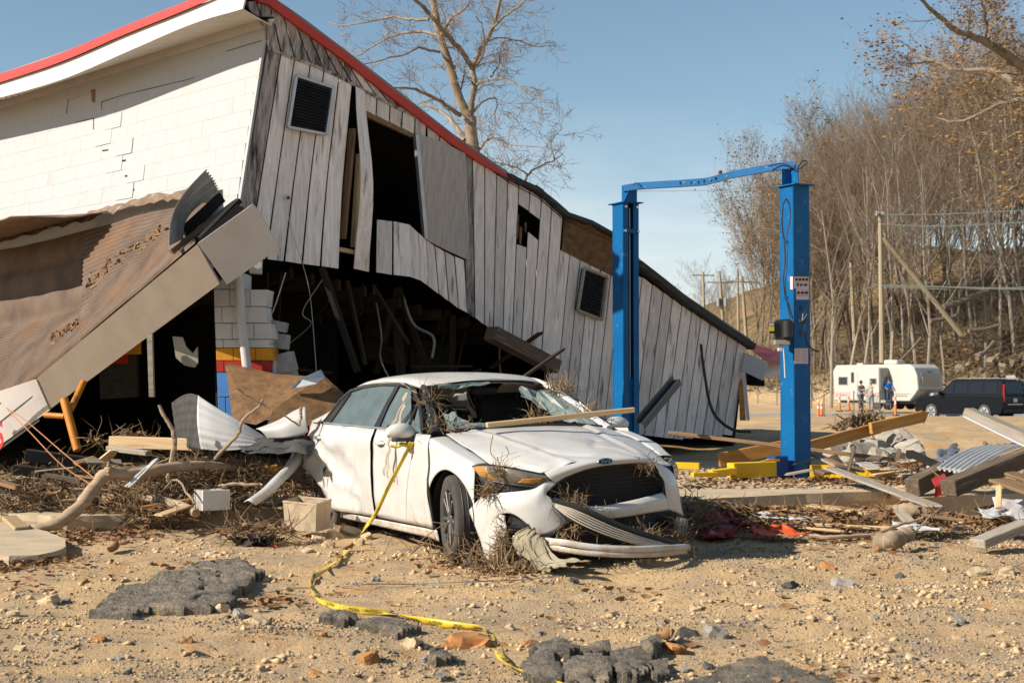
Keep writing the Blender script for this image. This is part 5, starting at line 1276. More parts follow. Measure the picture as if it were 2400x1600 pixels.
zpatch('bumper_cheek', [[(1488, 728, -.01), (1545, 752, -.02), (1600, 790, -.02), (1640, 845, .0)], [(1530, 820, .0), (1585, 850, .01), (1630, 880, .02), (1660, 925, .02)],
                        [(1558, 890, .0), (1600, 930, .02), (1640, 960, .03), (1668, 985, .03)], [(1575, 990, .0), (1620, 1010, .02), (1655, 1030, .03), (1678, 1040, .03)], [(1600, 1068, .0), (1640, 1085, .01), (1668, 1098, .02), (1695, 1112, .02)]], 16, 20, m_paintw)
zpatch('bumper_corner', [[(1640, 1118, .0), (1690, 1125, .02), (1727, 1135, .03)], [(1640, 1170, .0), (1690, 1180, .02), (1724, 1190, .03)], [(1605, 1250, -.03), (1650, 1252, -.01), (1712, 1238, .01)]], 10, 10, m_paintw)
# grille opening: dark backing with faint mesh
b = MB(); b.grid(patch([[Z2(*p) for p in r] for r in [[(735, 945, -.10), (900, 825, -.10), (1150, 752, -.10), (1400, 738, -.10), (1500, 800, -.12)], [(760, 975, -.11), (900, 930, -.12), (1150, 900, -.12), (1400, 870, -.12), (1555, 890, -.12)], [(775, 1005, -.10), (980, 1046, -.10), (1150, 1040, -.10), (1400, 990, -.10), (1560, 950, -.12)], [(600, 1170, -.12), (900, 1200, -.12), (1200, 1200, -.12), (1400, 1150, -.12), (1640, 1100, -.12)], [(560, 1300, -.12), (900, 1300, -.12), (1200, 1310, -.12), (1400, 1300, -.12), (1640, 1260, -.12)]]], 14, 14)); cbuild(b, 'radiator', m_int)
for k in range(9):
    v = 780 + k * 26; b = MB(); b.tube([Z2(lerp(860, 740, k / 9) + 20, v + 60, -.07), Z2(1150, v + 15, -.07), Z2(1500, v - 12, -.07)], .004, 4); cbuild(b, 'grille_bar', m_black)
b = MB(); ring = [(722, 948), (800, 882), (900, 822), (1020, 780), (1140, 757), (1260, 745), (1390, 740), (1478, 778), (1530, 830), (1556, 885), (1545, 945)]
b.tube(curve([Z2(u, v, .004) for u, v in ring], 50), .006, 6); cbuild(b, 'grille_trim', m_trim)
b = MB(); ring = [(480, 1092), (560, 1120), (605, 1175), (600, 1210)]; b.tube(curve([Z2(u, v, .02) for u, v in ring], 16), .012, 6); cbuild(b, 'fog_trim', m_black)
zpatch('fog_recess', [[(450, 1090, -.03), (540, 1100, -.03), (640, 1190, -.03)], [(440, 1200, -.03), (540, 1210, -.03), (660, 1260, -.03)]], 8, 6, m_black)
b = MB(); b.tube(curve([Z2(u, v, .02) for u, v in [(600, 1190), (690, 1252), (760, 1248), (830, 1190), (885, 1155)]], 20), .012, 6); cbuild(b, 'lower_trim', m_trim)
# badge
c = Z2(1140, 727, .030); xd = (Z2(1180, 722, .03) - Z2(1100, 731, .03)).normalized(); nd = Vector((-1, 0, .35)); nd = (nd - xd * nd.dot(xd)).normalized(); yd = nd.cross(xd)
if yd.z < 0: yd = -yd
b = MB(); b.prism([c + xd * .060 * math.cos(a) + yd * .024 * math.sin(a) for a in np.linspace(0, 2 * math.pi, 25)[:-1]], nd * .006); bo = cbuild(b, 'badge', mat('badge_blue', (.012, .018, .04), None, rough=.25, var=0))
b = MB(); b.tube([c + nd * .006 + xd * .060 * math.cos(a) + yd * .024 * math.sin(a) for a in np.linspace(0, 2 * math.pi, 25)], .004, 5, cap=False); cbuild(b, 'badge_rim', m_chrome, bo)
tm = text_mesh('Ford', .038, .001, .3); setmat(tm, m_chrome); to = link(tm, 'badge_lettering', bo); Mx = Matrix((xd, yd, nd)).transposed().to_4x4(); Mx.translation = c + nd * .008; to.matrix_basis = Mx
# head lamps: clear lens over amber and chrome
m_lamp = mat('hazy_lamp_lens', (.17, .145, .115), (.08, .07, .055), 7, .16, var=0, c3=(.45, .36, .24), s3=3, t3=.62, coat=.6); m_amber = mat('amber_reflector', (.50, .22, .03), (.30, .15, .04), 6, .3, var=0, coat=.5)
zpatch('head_lamp', [[(203, 760, .005), (300, 752, .0), (430, 768, .0), (560, 792, .0), (660, 812, .0), (762, 830, .0)],
                     [(225, 792, .02), (310, 806, .03), (430, 824, .03), (560, 838, .03), (660, 846, .02), (755, 835, .005)],
                     [(262, 832, .0), (330, 858, .0), (440, 878, .0), (560, 892, .0), (655, 896, .0), (748, 848, .0)]], 40, 12, m_lamp)
zpatch('amber_lens', [[(206, 764, .016), (250, 758, .014), (300, 760, .012)], [(232, 798, .040), (275, 806, .042), (320, 815, .040)], [(270, 834, .014), (320, 850, .014), (390, 866, .012)]], 14, 8, m_amber)
zpatch('amber_lens', [[(560, 850, .042), (620, 848, .036), (700, 845, .02)], [(520, 876, .022), (600, 880, .018), (670, 872, .01)]], 12, 6, m_amber)
b = MB(); b.tube(curve([Z2(u, v, .006) for u, v in [(203, 760), (262, 832), (330, 860), (440, 882), (560, 896), (655, 900), (762, 832), (660, 808), (560, 788), (430, 764), (300, 748), (203, 760)]], 60), .006, 5); cbuild(b, 'lamp_surround', m_black)
zpatch('lamp_cavity', [[(250, 840, -.03), (430, 880, -.03), (660, 900, -.03)], [(300, 965, -.03), (440, 945, -.03), (640, 920, -.03)]], 10, 6, m_black)
b = MB(); rows = [[(-.36, -.80, .74), (-.55, -.74, .74), (-.70, -.62, .73)], [(-.34, -.86, .68), (-.56, -.79, .68), (-.73, -.64, .68)], [(-.38, -.85, .58), (-.58, -.78, .58), (-.74, -.64, .60)]]
cpatch('head_lamp', rows, 14, 10, m_lamp)
# hanging lower grille: black plate with pale slats swinging down to the ground
def hg(t, s): # t along, s across
    a = [(770, 1005, .10), (1000, 1080, .18), (1250, 1190, .22), (1500, 1275, .24), (1650, 1318, .22)]; c = [(775, 1045, .12), (900, 1140, .20), (1100, 1235, .26), (1350, 1310, .28), (1600, 1335, .26)]
    p = cr([Z2(*q) for q in a], t); q = cr([Z2(*q) for q in c], t); return p.lerp(q, s)
b = MB(); b.grid([[hg(i / 24, s) + Vector((.02, 0, 0)) for i in range(25)] for s in (0, .33, .66, 1)]); hgr = cbuild(b, 'hanging_grille', m_black, smooth='all', solid=.012)
m_sl = mat('pale_grille_slat', (.55, .48, .39), (.42, .36, .28), 6, .4, var=.05)
for k in range(6):
    s = .12 + k * .165; b = MB(); b.tube([hg(i / 20 * .97 + .012, s) + Vector((-.012, 0, .004)) for i in range(21)], .006, 5); cbuild(b, 'slat', m_sl if k else m_black, hgr)
b = MB(); b.tube([hg(i / 20, .02) + Vector((-.012, 0, .01)) for i in range(21)], .022, 6); cbuild(b, 'grille_edge', m_black, hgr)
# torn-off lip lying along the ground
def lip(pts, r, nm):
    b = MB(); P_ = curve([Z2(*p) for p in pts], 30); rows = []
    for j in range(7):
        a = j / 6 * math.pi; rows.append([p + Vector((-r * .7 * math.sin(a), 0, r * math.cos(a))) for p in P_])
    b.grid(rows); return cbuild(b, nm, m_paintw, smooth='all', solid=.005)
lip([(740, 1290, .20), (860, 1300, .28), (1000, 1325, .33), (1150, 1340, .36), (1350, 1345, .38), (1550, 1340, .36), (1735, 1330, .30)], .022, 'torn_lip')
lip([(745, 1330, .19), (860, 1350, .28), (1000, 1372, .33), (1150, 1380, .36), (1350, 1385, .38), (1550, 1378, .36), (1715, 1360, .30)], .018, 'torn_lip')
zpatch('torn_lip_end', [[(700, 1262, .10), (770, 1268, .14), (840, 1292, .18)], [(715, 1310, .10), (780, 1320, .14), (850, 1340, .18)], [(740, 1350, .10), (790, 1362, .14), (860, 1380, .18)]], 10, 8, m_paintw)
zpatch('washer_tank', [[(490, 1250, .0), (540, 1240, .05), (600, 1260, .02)], [(480, 1320, .0), (545, 1310, .06), (610, 1330, .02)], [(520, 1400, .0), (560, 1398, .04), (600, 1390, .02)]], 8, 8, m_fasciaw)
# peeled rear arch strip beside the car
b = MB(); pts = [P(*q) for q in [(702, 1038, 13.9), (694, 1070, 13.7), (672, 1100, 13.5), (650, 1122, 13.3), (622, 1150, 13.15), (584, 1176, 13.0)]]
pl = curve([Vector((p.x, p.y, p.z)) for p in pts], 24); rows = [[p + Vector((-.05, 0, .0)) for p in pl], [p + Vector((0, -.05, .02)) for p in pl], [p + Vector((.06, .0, -.03)) for p in pl]]
b.grid(rows); b.build('arch_strip', m_paintw, label='peeled white wheel-arch strip hanging beside the rear of the car', cat='car part', smooth='all', solid=.006)
# ================================================================== debris left of the car
rd6 = random.Random(31)
def stick(name, pts, r, m, label, cat, n=7, seg=None, parent=None, wob=.016, group=None):
    pp = curve([P(*p) for p in pts], seg or max(8, len(pts) * 5)); k = len(pp)
    if not isinstance(r, (list, tuple)): r = [r, r * .7]
    rr = [float(np.interp(i / (k - 1), np.linspace(0, 1, len(r)), r)) * (1 + .20 * fbm(i * .9, r[0] * 50, 2.2, 2)) for i in range(k)]
    pp = [p + Vector((nz(i * .5, r[0] * 99) * wob, nz(i * .5, 7.7) * wob, nz(i * .5, 3.3) * wob)) for i, p in enumerate(pp)]
    b = MB(); b.tube(pp, rr, n); return b.build(name, m, parent, label=label, cat=cat, smooth=True, group=group)
dw = empty('driftwood_branch', G(66, 1250, .05), 'long bent driftwood limb lying over the slab edge', 'branch')
stick('trunk', [(36, 1241, 12.6), (66, 1245, 12.65), (109, 1235, 12.7), (159, 1212, 12.8), (199, 1172, 12.9), (232, 1129, 13.0), (255, 1109, 13.05), (298, 1112, 13.15), (348, 1105, 13.3), (414, 1092, 13.5), (474, 1091, 13.7), (530, 1096, 13.9), (570, 1109, 14.1), (617, 1125, 14.3)],
      [.045, .055, .06, .062, .060, .052, .05, .044, .03], m_drift, None, None, n=10, seg=60, parent=dw)
stick('stub', [(252, 1112, 13.0), (256, 1098, 13.0), (254, 1084, 13.0)], [.03, .012], m_drift, None, None, parent=dw)
stick('stub', [(570, 1108, 14.1), (592, 1118, 14.0), (612, 1112, 13.9)], [.02, .008], m_drift, None, None, parent=dw)
stick('dead_branch', [(370, 948, 13.5), (395, 989, 13.5), (411, 1026, 13.5), (408, 1046, 13.5), (401, 1095, 13.5), (396, 1130, 13.5)], [.016, .024, .022], m_bark, 'forked stump branch rising out of the twig heap', 'branch')
stick('dead_branch', [(617, 933, 13.3), (604, 955, 13.3), (570, 983, 13.35), (561, 1012, 13.4), (547, 1029, 13.4), (504, 1076, 13.5)], [.010, .016, .020], m_bark, 'crooked pale branch leaning across the white sheeting', 'branch')
stick('dead_branch', [(554, 910, 13.2), (600, 938, 13.25), (660, 972, 13.3), (706, 999, 13.35)], [.006, .009], m_bark, 'thin straight twig in front of the fibreboard', 'branch')
stick('dead_branch', [(705, 954, 13.4), (706, 975, 13.4), (703, 1000, 13.4)], [.016, .012], m_bark, 'short upright snag beside the red tail lamp', 'branch')
lg = empty('sawn_log', P(461, 1203, 12.9), 'peeled sawn log lying across the slab edge', 'log')
stick('log_body', [(308, 1162, 13.6), (365, 1172, 13.3), (414, 1182, 13.1), (461, 1203, 12.9)], [.042, .046, .042], m_drift, None, None, parent=lg, n=10)
stick('dead_branch', [(510, 1139, 13.5), (545, 1134, 13.5), (590, 1136, 13.5), (617, 1135, 13.5)], [.014, .018, .012], m_drift, 'smooth pale stick behind the white block', 'branch')
stick('dead_branch', [(455, 1180, 12.7), (415, 1125, 13.2), (380, 1150, 13.2)], [.009, .012], m_bark, 'forked twig propped against the white block', 'branch')
# hollow block
hb = empty('hollow_block', P(500, 1196, 13.1), 'white painted hollow concrete block sitting on the slab edge', 'block')
R_ = Matrix.Rotation(.62, 3, 'Z'); c = P(497, 1170, 13.15)
b = MB(); L, W, Hh = .27, .20, .185
b.box(c + R_ @ Vector((0, -W / 2 + .0125, 0)), (L, .025, Hh), R_); b.build('face', m_paint['white'], hb, bevel=.004)
b = MB(); b.box(c + R_ @ Vector((0, W / 2 - .0125, 0)), (L, .025, Hh), R_); b.build('back_face', m_blockraw, hb)
for x in (-L / 2 + .02, .03, L / 2 - .05):
    b = MB(); b.box(c + R_ @ Vector((x, 0, 0)), (.03, W - .052, Hh - .002), R_); b.build('web', m_blockraw, hb)
# muddy square tub
tub = empty('muddy_tub', P(715, 1240, 12.6), 'muddy square plastic tub with torn side', 'tub')
m_tub = mat('muddy_tub_plastic', (.42, .325, .215), (.33, .25, .16), 5, .7, var=0, c3=(.30, .33, .37), s3=3.2, t3=.56)
A = [(664, 1176, 12.5), (742, 1184, 12.3), (776, 1172, 12.65), (700, 1165, 12.8)]; B_ = [(668, 1238, 12.5), (740, 1246, 12.32), (772, 1236, 12.6), (700, 1228, 12.8)]
a = [P(*p) for p in A]; c = [P(*p) for p in B_]
for i in range(4):
    j = (i + 1) % 4; b = MB(); rows = []
    for k in range(4): rows.append([a[i].lerp(a[j], u / 6).lerp(c[i].lerp(c[j], u / 6), k / 3) + Vector((0, .006 * math.sin(u * 2.1 + k), .008 * nz(u, k, i) if k == 0 else 0)) for u in range(7)])
    b.grid(rows); b.build('side', m_tub, tub, solid=.006)
b = MB(); b.tube([p + Vector((0, 0, .004)) for p in a + [a[0]]], .010, 6); b.build('rim', m_tub, tub)
b = MB(); b.add(c, [(0, 1, 2, 3)]); b.build('bottom', m_tub, tub, solid=.006)
# white corrugated sheet, arched, with its dark back to the left
def sheetobj(name, rowsf, nu, nv, m, label, cat, th=.004):
    b = MB(); b.grid([[rowsf(i / nu, j / nv) for i in range(nu + 1)] for j in range(nv + 1)]); return b.build(name, m, None, label=label, cat=cat, smooth='all', solid=th)
m_wsheet = mat('dusty_white_sheet', (.44, .44, .44), (.37, .36, .35), 3, .5, var=.0, c3=(.36, .30, .22), s3=3, t3=.63)
def s1(u, v):
    t = [P(464, 926, 14.0), P(500, 950, 13.9), P(560, 985, 13.85), P(625, 1025, 13.9)]; lo_ = [P(471, 1052, 13.75), P(520, 1056, 13.7), P(570, 1052, 13.7), P(620, 1044, 13.75)]
    p = cr(t, u).lerp(cr(lo_, u), v); return p + Vector((0, -.003, 0)) * math.sin(v * 2 * math.pi * 6) + Vector((0, -.10, 0)) * math.sin(v * math.pi) * (1 - u)
sheetobj('siding_sheet', s1, 24, 48, m_wsheet, 'arched white corrugated sheet standing in the debris before the dark bay', 'metal sheet')
def s1b(u, v):
    t = [P(464, 926, 14.02), P(445, 922, 14.15), P(425, 928, 14.4), P(402, 944, 14.8)]; lo_ = [P(471, 1052, 13.77), P(450, 1050, 14.1), P(432, 1046, 14.4), P(415, 1040, 14.9)]
    return cr(t, u).lerp(cr(lo_, u), v) + Vector((0, .006, 0)) * math.sin(v * 2 * math.pi * 6)
sheetobj('siding_sheet', s1b, 16, 48, m_tar, 'dark curled back of the arched corrugated sheet', 'metal sheet')
def s2(u, v):
    t = [P(600, 1005, 13.8), P(650, 985, 13.75), P(690, 962, 13.7), P(716, 952, 13.7)]; lo_ = [P(628, 1028, 13.7), P(670, 1026, 13.6), P(705, 1020, 13.6), P(722, 1012, 13.6)]
    return cr(t, u).lerp(cr(lo_, u), v) + Vector((0, -.05, .03)) * math.sin(v * math.pi)
sheetobj('siding_sheet', s2, 16, 14, m_wsheet, 'bent white metal trough behind the car boot', 'metal sheet')
def crumple(name, pxs, m, label, cat, amp=.03, n=14, th=.004, ext=None):
    q = [P(*p) for p in pxs]
    return sheetobj(name, lambda u, v: q[0].lerp(q[1], u).lerp(q[3].lerp(q[2], u), v) + Vector((amp * fbm(u * 3.1, v * 3.3, pxs[0][0] * .1, 3), amp * fbm(u * 3.1, v * 3.3, 5 + pxs[0][0] * .1, 3), amp * fbm(u * 3.1, v * 3.3, 9 + pxs[0][0] * .1, 3))), n, n, m, label, cat, th)
crumple('metal_sheet', [(560, 1030, 13.9), (735, 1022, 13.8), (730, 1062, 13.3), (570, 1060, 13.4)], m_tar, 'crumpled black roofing sheet under the white trough', 'metal sheet', .06)
crumple('plastic_strip', [(292, 1140, 13.0), (305, 1142, 13.0), (374, 1074, 13.3), (366, 1072, 13.3)], m_white, 'narrow white plastic strip stuck through the twig heap', 'plastic strip', .01, 8)
crumple('black_bag', [(548, 1262, 11.95), (640, 1248, 12.1), (664, 1268, 11.95), (572, 1290, 11.75)], mat('black_bag_film', (.03, .03, .032), (.055, .05, .045), 8, .35, var=0, c3=(.33, .25, .16), s3=3, t3=.55), 'torn black plastic bag half buried in the dirt', 'bag', .09, 22, .002)
crumple('plastic_scrap', [(632, 1278, 11.85), (650, 1276, 11.85), (650, 1282, 11.82), (633, 1284, 11.82)], m_red, 'small red plastic scrap beside the black bag', 'scrap', .01, 6)
crumple('cardboard_scrap', [(442, 1312, 11.1), (505, 1296, 11.3), (532, 1310, 11.15), (470, 1328, 10.95)], m_lumber, 'flattened tan cardboard scrap above the asphalt slab', 'cardboard', .03, 14)
crumple('paper_scrap', [(476, 1296, 11.35), (500, 1292, 11.4), (508, 1300, 11.35), (488, 1306, 11.28)], m_white, 'small white paper scrap on the tan cardboard', 'paper', .02, 8)
crumple('cardboard_scrap', [(170, 1338, 10.9), (210, 1328, 11.0), (214, 1345, 10.85), (180, 1352, 10.75)], m_lumber, 'torn cardboard scrap lying left of the asphalt slab', 'cardboard', .02, 10)
# lumber
for (a, c, w, t, mm_, lab, jg) in [((262, 1035, 14.6), (472, 1042, 14.3), .12, .12, m_lumber, 'broken square timber with splintered end behind the twig heap', .0),
                              ((255, 1050, 14.3), (350, 1062, 14.1), .10, .05, m_lumbergrey, 'grey plank under the broken square timber', 0),
                              ((464, 1120, 14.0), (650, 1096, 14.2), .14, .07, m_orangewood, 'yellowish varnished board behind the driftwood limb', 0),
                              ((370, 1208, 12.75), (447, 1182, 13.0), .13, .02, m_lumber, 'short tan board hanging over the slab edge', .03),
                              ((20, 1212, 12.65), (52, 1240, 12.5), .14, .04, m_lumber, 'small pale board end against the driftwood limb', 0),
                              ((95, 1178, 13.6), (205, 1168, 13.8), .10, .03, m_lumber, 'slatted pale board lying in the dark at the slab', 0),
                              ((0, 1130, 13.4), (52, 1145, 13.3), .10, .04, m_lumberold, 'brown board under the lettered fascia', .04),
                              ((330, 1190, 13.1), (470, 1168, 13.3), .09, .04, m_orangewood, 'thin orange board pressed beneath the sawn log', 0)]:
    beam('timber', P(*a), P(*c), w, t, mm_, jag=jg, label=lab, cat='timber')
# cords from the canopy down to the debris
for (q, lab) in [([(14, 955, 13.6), (60, 985, 13.5), (150, 1062, 13.3), (215, 1115, 13.1), (262, 1150, 13.0)], 'slack orange cord tied higher on the canopy corner'), ([(18, 960, 13.55), (70, 1012, 13.4), (140, 1085, 13.2), (205, 1130, 13.1), (250, 1155, 13.0)], 'lower orange cord running beside the first into the twigs')]:
    b = MB(); b.tube(curve([P(*p) for p in q], 30), .005, 5); b.build('cord', mat('orange_cord', (.50, .22, .10), None, var=0), label=lab, cat='cord')
# twig heaps, leaves, root tangles: nobody could count them
def twigs(name, cen, n, rx, ry, rz, m, seed, lmin=.08, lmax=.4, r=.004, flat=.5, label=None, parent=None, curl=.25, leaves=0):
    g = random.Random(seed); b = MB()
    for i in range(n):
        a = g.uniform(0, 6.28); q = math.sqrt(g.random()); h = g.random() * (1 - q * .8)
        p = Vector(cen) + Vector((math.cos(a) * q * rx, math.sin(a) * q * ry, h * rz)); L = g.uniform(lmin, lmax); th = g.uniform(0, 6.28); el = g.gauss(0, flat)
        d = Vector((math.cos(th) * math.cos(el), math.sin(th) * math.cos(el), math.sin(el))); pts = [p]
        for k in range(4):
            d = (d + Vector((g.gauss(0, curl), g.gauss(0, curl), g.gauss(0, curl)))).normalized(); pts.append(pts[-1] + d * L / 4)
        rr = r * g.uniform(.5, 1.7); b.tube(pts, [rr, rr * .9, rr * .8, rr * .6, rr * .3], 3, cap=False)
    for i in range(leaves):
        a = g.uniform(0, 6.28); q = math.sqrt(g.random()); h = g.random() * (1 - q * .8)
        p = Vector(cen) + Vector((math.cos(a) * q * rx, math.sin(a) * q * ry, h * rz + .01)); s_ = g.uniform(.02, .05)
        M3 = Matrix.Rotation(g.uniform(0, 6.28), 3, 'Z') @ Matrix.Rotation(g.gauss(0, .7), 3, 'X')
        b.add([p + M3 @ Vector(v) * s_ for v in ((-1, 0, .3), (0, -.6, 0), (1, 0, .35), (0, .6, .05))], [(0, 1, 3), (1, 2, 3)], 1)
    return b.build(name, [m, m_leaf], parent, recalc=False, kind='stuff', label=label)
for k, (x, y, d, n, rx, ry, rz, lv) in enumerate([(400, 1130, 13.7, 1500, .75, .4, .45, 200), (470, 1085, 14.0, 900, .6, .35, .40, 120), (300, 1180, 13.5, 1000, .65, .35, .24, 260), (390, 1205, 13.1, 260, .4, .25, .2, 80), (600, 1115, 14.0, 800, .7, .3, .34, 160), (170, 1165, 14.2, 600, .6, .3, .30, 160), (20, 1140, 13.6, 500, .45, .3, .45, 120), (230, 1130, 14.6, 500, .8, .3, .3, 100), (120, 1100, 15.2, 500, .9, .4, .35, 100), (690, 1110, 13.9, 200, .35, .3, .28, 20), (600, 1265, 12.0, 240, .35, .22, .10, 60), (290, 1020, 14.8, 120, .4, .2, .15, 20)]):
    p = P(x, y, d); p.z = max(.1, p.z - rz * .5); twigs('twig_heap', p, n, rx, ry, rz, m_twig, 100 + k, .06, .34, .0042, .45, leaves=lv)
stick('dead_branch', [(395, 1075, 13.6), (330, 1100, 13.5), (290, 1098, 13.4), (283, 1120, 13.4)], [.010, .006], m_bark, 'thin looping twig over the driftwood limb', 'branch')
# ================================================================== debris right of the car
def T(a, c, w, t, m, lab, jag=0, up=(0, 0, 1), name='timber', cat='timber', **kw): return beam(name, P(*a), P(*c), w, t, m, up=up, jag=jag, label=lab, cat=cat, **kw)
T((1567, 1013, 17.6), (2140, 1082, 17.0), .10, .045, m_lumberold, 'long thin brown board running behind the right lift post')
T((1684, 1078, 17.7), (1842, 1046, 17.9), .06, .17, m_orangewood, 'thick orange board end propped behind the lift post')
T((1890, 1048, 18.0), (2062, 1001, 18.6), .05, .15, m_orangewood, 'charred middle length of the orange board')
T((2040, 1004, 18.3), (2178, 972, 18.8), .06, .15, m_orangewood, 'splintered bright end of the orange board', .12)
T((1948, 1098, 15.6), (2202, 1190, 12.9), .16, .022, m_lumbergrey, 'long grey weathered board sloping down off the slab', .12)
T((1900, 1060, 16.9), (1990, 1102, 16.3), .14, .03, m_lumbergrey, 'broad pale splintered plank behind the grey board', .08)
T((2268, 965, 15.8), (2440, 1040, 15.2), .20, .10, m_lumbergrey, 'thick weathered beam rising above the debris beside the dark vehicle', .05)
T((2262, 975, 15.7), (2440, 1062, 15.0), .10, .02, m_fasciaw, 'white painted strip under the thick weathered beam')
T((2222, 1144, 12.9), (2440, 1056, 13.9), .16, .15, m_lumberwet, 'heavy square brown beam end lying over red plastic', .05)
T((2138, 1142, 14.0), (2222, 1100, 14.6), .15, .17, m_lumberwet, 'charred black beam stump on the slab corner', .05)
T((2130, 1060, 15.4), (2200, 1092, 15.0), .10, .06, m_dark, 'short black timber behind the charred stump')
T((2340, 1124, 12.6), (2440, 1160, 12.2), .26, .03, m_lumberold, 'wide red-brown board under the heavy beam')
T((2365, 1108, 13.1), (2440, 1132, 12.9), .22, .03, m_lumberold, 'second wide red-brown board above the first')
T((2340, 1190, 12.2), (2342, 1128, 12.4), .05, .03, m_lumber, 'thin upright lath beside the red-brown boards', .05)
T((2290, 1274, 10.9), (2420, 1222, 11.4), .14, .07, m_lumbergrey, 'dusty split fence timber on the gravel', .10)
T((1895, 1185, 13.2), (2080, 1202, 12.9), .22, .03, m_lumber, 'wide pale plank fragment flat in the leaf litter', .10)
T((1970, 1192, 13.0), (2110, 1215, 12.5), .14, .025, m_lumber, 'splintered bark board among dead leaves', .12)
T((1885, 1228, 12.3), (2100, 1238, 12.1), .05, .03, m_lumber, 'narrow lath lying parallel to the grey stick', .05)
T((1860, 1234, 12.2), (1990, 1246, 12.0), .08, .02, m_lumber, 'thin tan offcut near the red tarpaulin tail', .06)
T((2160, 1206, 12.4), (2290, 1224, 12.2), .07, .03, m_lumberold, 'dirty batten behind the split log', .05)
T((2250, 1225, 12.1), (2410, 1215, 12.4), .04, .02, m_lumber, 'long splinter pointing to the fence timber', .15)
T((2050, 1112, 15.8), (2150, 1098, 16.2), .09, .02, m_lumber, 'pale lath behind the grey sloping board', .05)
T((2075, 1102, 16.4), (2170, 1088, 16.6), .08, .02, m_lumberold, 'dark lath lying on the rubble edge', .05)
T((1560, 1165, 14.9), (1660, 1163, 15.0), .05, .02, m_lumber, 'short lath on the slab by the car', .05)
T((1595, 1140, 15.6), (1690, 1132, 15.9), .04, .02, m_lumber, 'slim batten under the yellow arm', .04)
stick('dead_branch', [(1895, 1255, 11.7), (1960, 1258, 11.65), (2052, 1251, 11.75), (2100, 1232, 11.9), (2165, 1214, 12.0)], [.018, .018, .010], m_drift, 'smooth grey stick lying on the gravel edge', 'branch')
stick('dead_branch', [(2148, 1242, 11.7), (2175, 1215, 11.8), (2205, 1188, 12.0)], [.008, .005], m_bark, 'thin twig leaning on the split log', 'branch')
stick('split_log', [(2055, 1270, 11.1), (2085, 1268, 11.05), (2132, 1250, 11.2)], [.07, .075, .055], m_bark, 'short splintered log on the gravel', 'log', n=12, seg=30, wob=.016)
stick('split_log', [(2100, 1196, 12.6), (2130, 1195, 12.5), (2162, 1198, 12.4)], [.055, .065, .045], m_bark, 'mossy rotten log chunk among the planks', 'log', n=12, seg=26, wob=.016)
# leaning black steel channel by the left post
ch = empty('steel_channel', P(1498, 990, 16.2), 'black steel channel leaning against the low gable beside the lift', 'steel channel')
a, c = P(1500, 992, 16.6), P(1586, 890, 18.0)
for off, w, t in ((Vector((0, 0, 0)), .10, .012), (Vector((-.045, 0, .03)), .012, .07), (Vector((.045, 0, -.03)), .012, .07)):
    b = MB(); b.bar(a + off, c + off, w, t, up=(-.4, -.6, .6)); b.build('flange' if t > .05 else 'web', m_black, ch)
b = MB(); b.tube(curve([P(*p) for p in [(1643, 808, 20.4), (1646, 840, 20.2), (1652, 880, 20.0), (1660, 930, 19.7), (1672, 966, 19.4), (1692, 990, 19.2), (1722, 1008, 19.0), (1760, 1012, 18.9)]], 50), .022, 6); b.build('hose', m_black, label='black hose hanging off the low gable siding', cat='hose', smooth=True)
# white corrugated panel, red plastic, boxes
def wp(u, v):
    q = [P(2194, 1098, 14.2), P(2304, 1047, 15.6), P(2420, 1038, 15.4), P(2275, 1110, 13.9)]
    p = q[0].lerp(q[1], u).lerp(q[3].lerp(q[2], u), v); return p + Vector((0, 0, .014)) * math.sin(v * 2 * math.pi * 7) + Vector((0, 0, .05)) * math.sin(u * 3)
sheetobj('siding_sheet', wp, 16, 56, m_wsheet, 'white ribbed metal sheet lying on the right debris heap', 'metal sheet')
m_redp = mat('red_plastic', (.50, .035, .02), (.36, .02, .012), 4, .4, var=0)
rp = empty('red_plastic_crate', P(2205, 1165, 13.1), 'broken red plastic crate crushed beneath the heavy beam', 'crate')
for q in ([(2183, 1124, 13.2), (2212, 1112, 13.4), (2222, 1128, 13.2), (2192, 1142, 13.0)], [(2192, 1142, 13.0), (2224, 1128, 13.2), (2230, 1148, 13.1), (2190, 1168, 12.9)], [(2232, 1140, 13.1), (2260, 1142, 13.1), (2256, 1160, 13.0), (2236, 1158, 13.0)]):
    b = MB(); b.prism([P(*p) for p in q], Vector((.01, .02, .01))); b.build('side', m_redp, rp)
crumple('plastic_trough', [(2296, 1192, 12.3), (2410, 1188, 12.4), (2410, 1218, 12.0), (2300, 1216, 12.0)], m_wsheet, 'white plastic trough at the foot of the right heap', 'trough', .05)
crumple('insulation_board', [(2325, 1166, 12.7), (2410, 1170, 12.7), (2410, 1200, 12.5), (2330, 1196, 12.5)], mat('pinkish_board', (.52, .47, .47), (.45, .40, .40), 4, .7, var=0), 'pale pinkish panel under the red-brown boards', 'panel', .02)
crumple('metal_sheet', [(2172, 1080, 15.4), (2235, 1040, 16.0), (2256, 1068, 15.8), (2230, 1084, 15.2)], m_galv, 'bent translucent grey sheet standing behind the white ribbed sheet', 'metal sheet', .06)
crumple('metal_sheet', [(1995, 1078, 17.0), (2110, 1084, 16.6), (2160, 1102, 16.0), (2030, 1100, 16.2)], m_concgrey, 'flat grey cement sheet beside the rubble pile', 'sheet', .02)
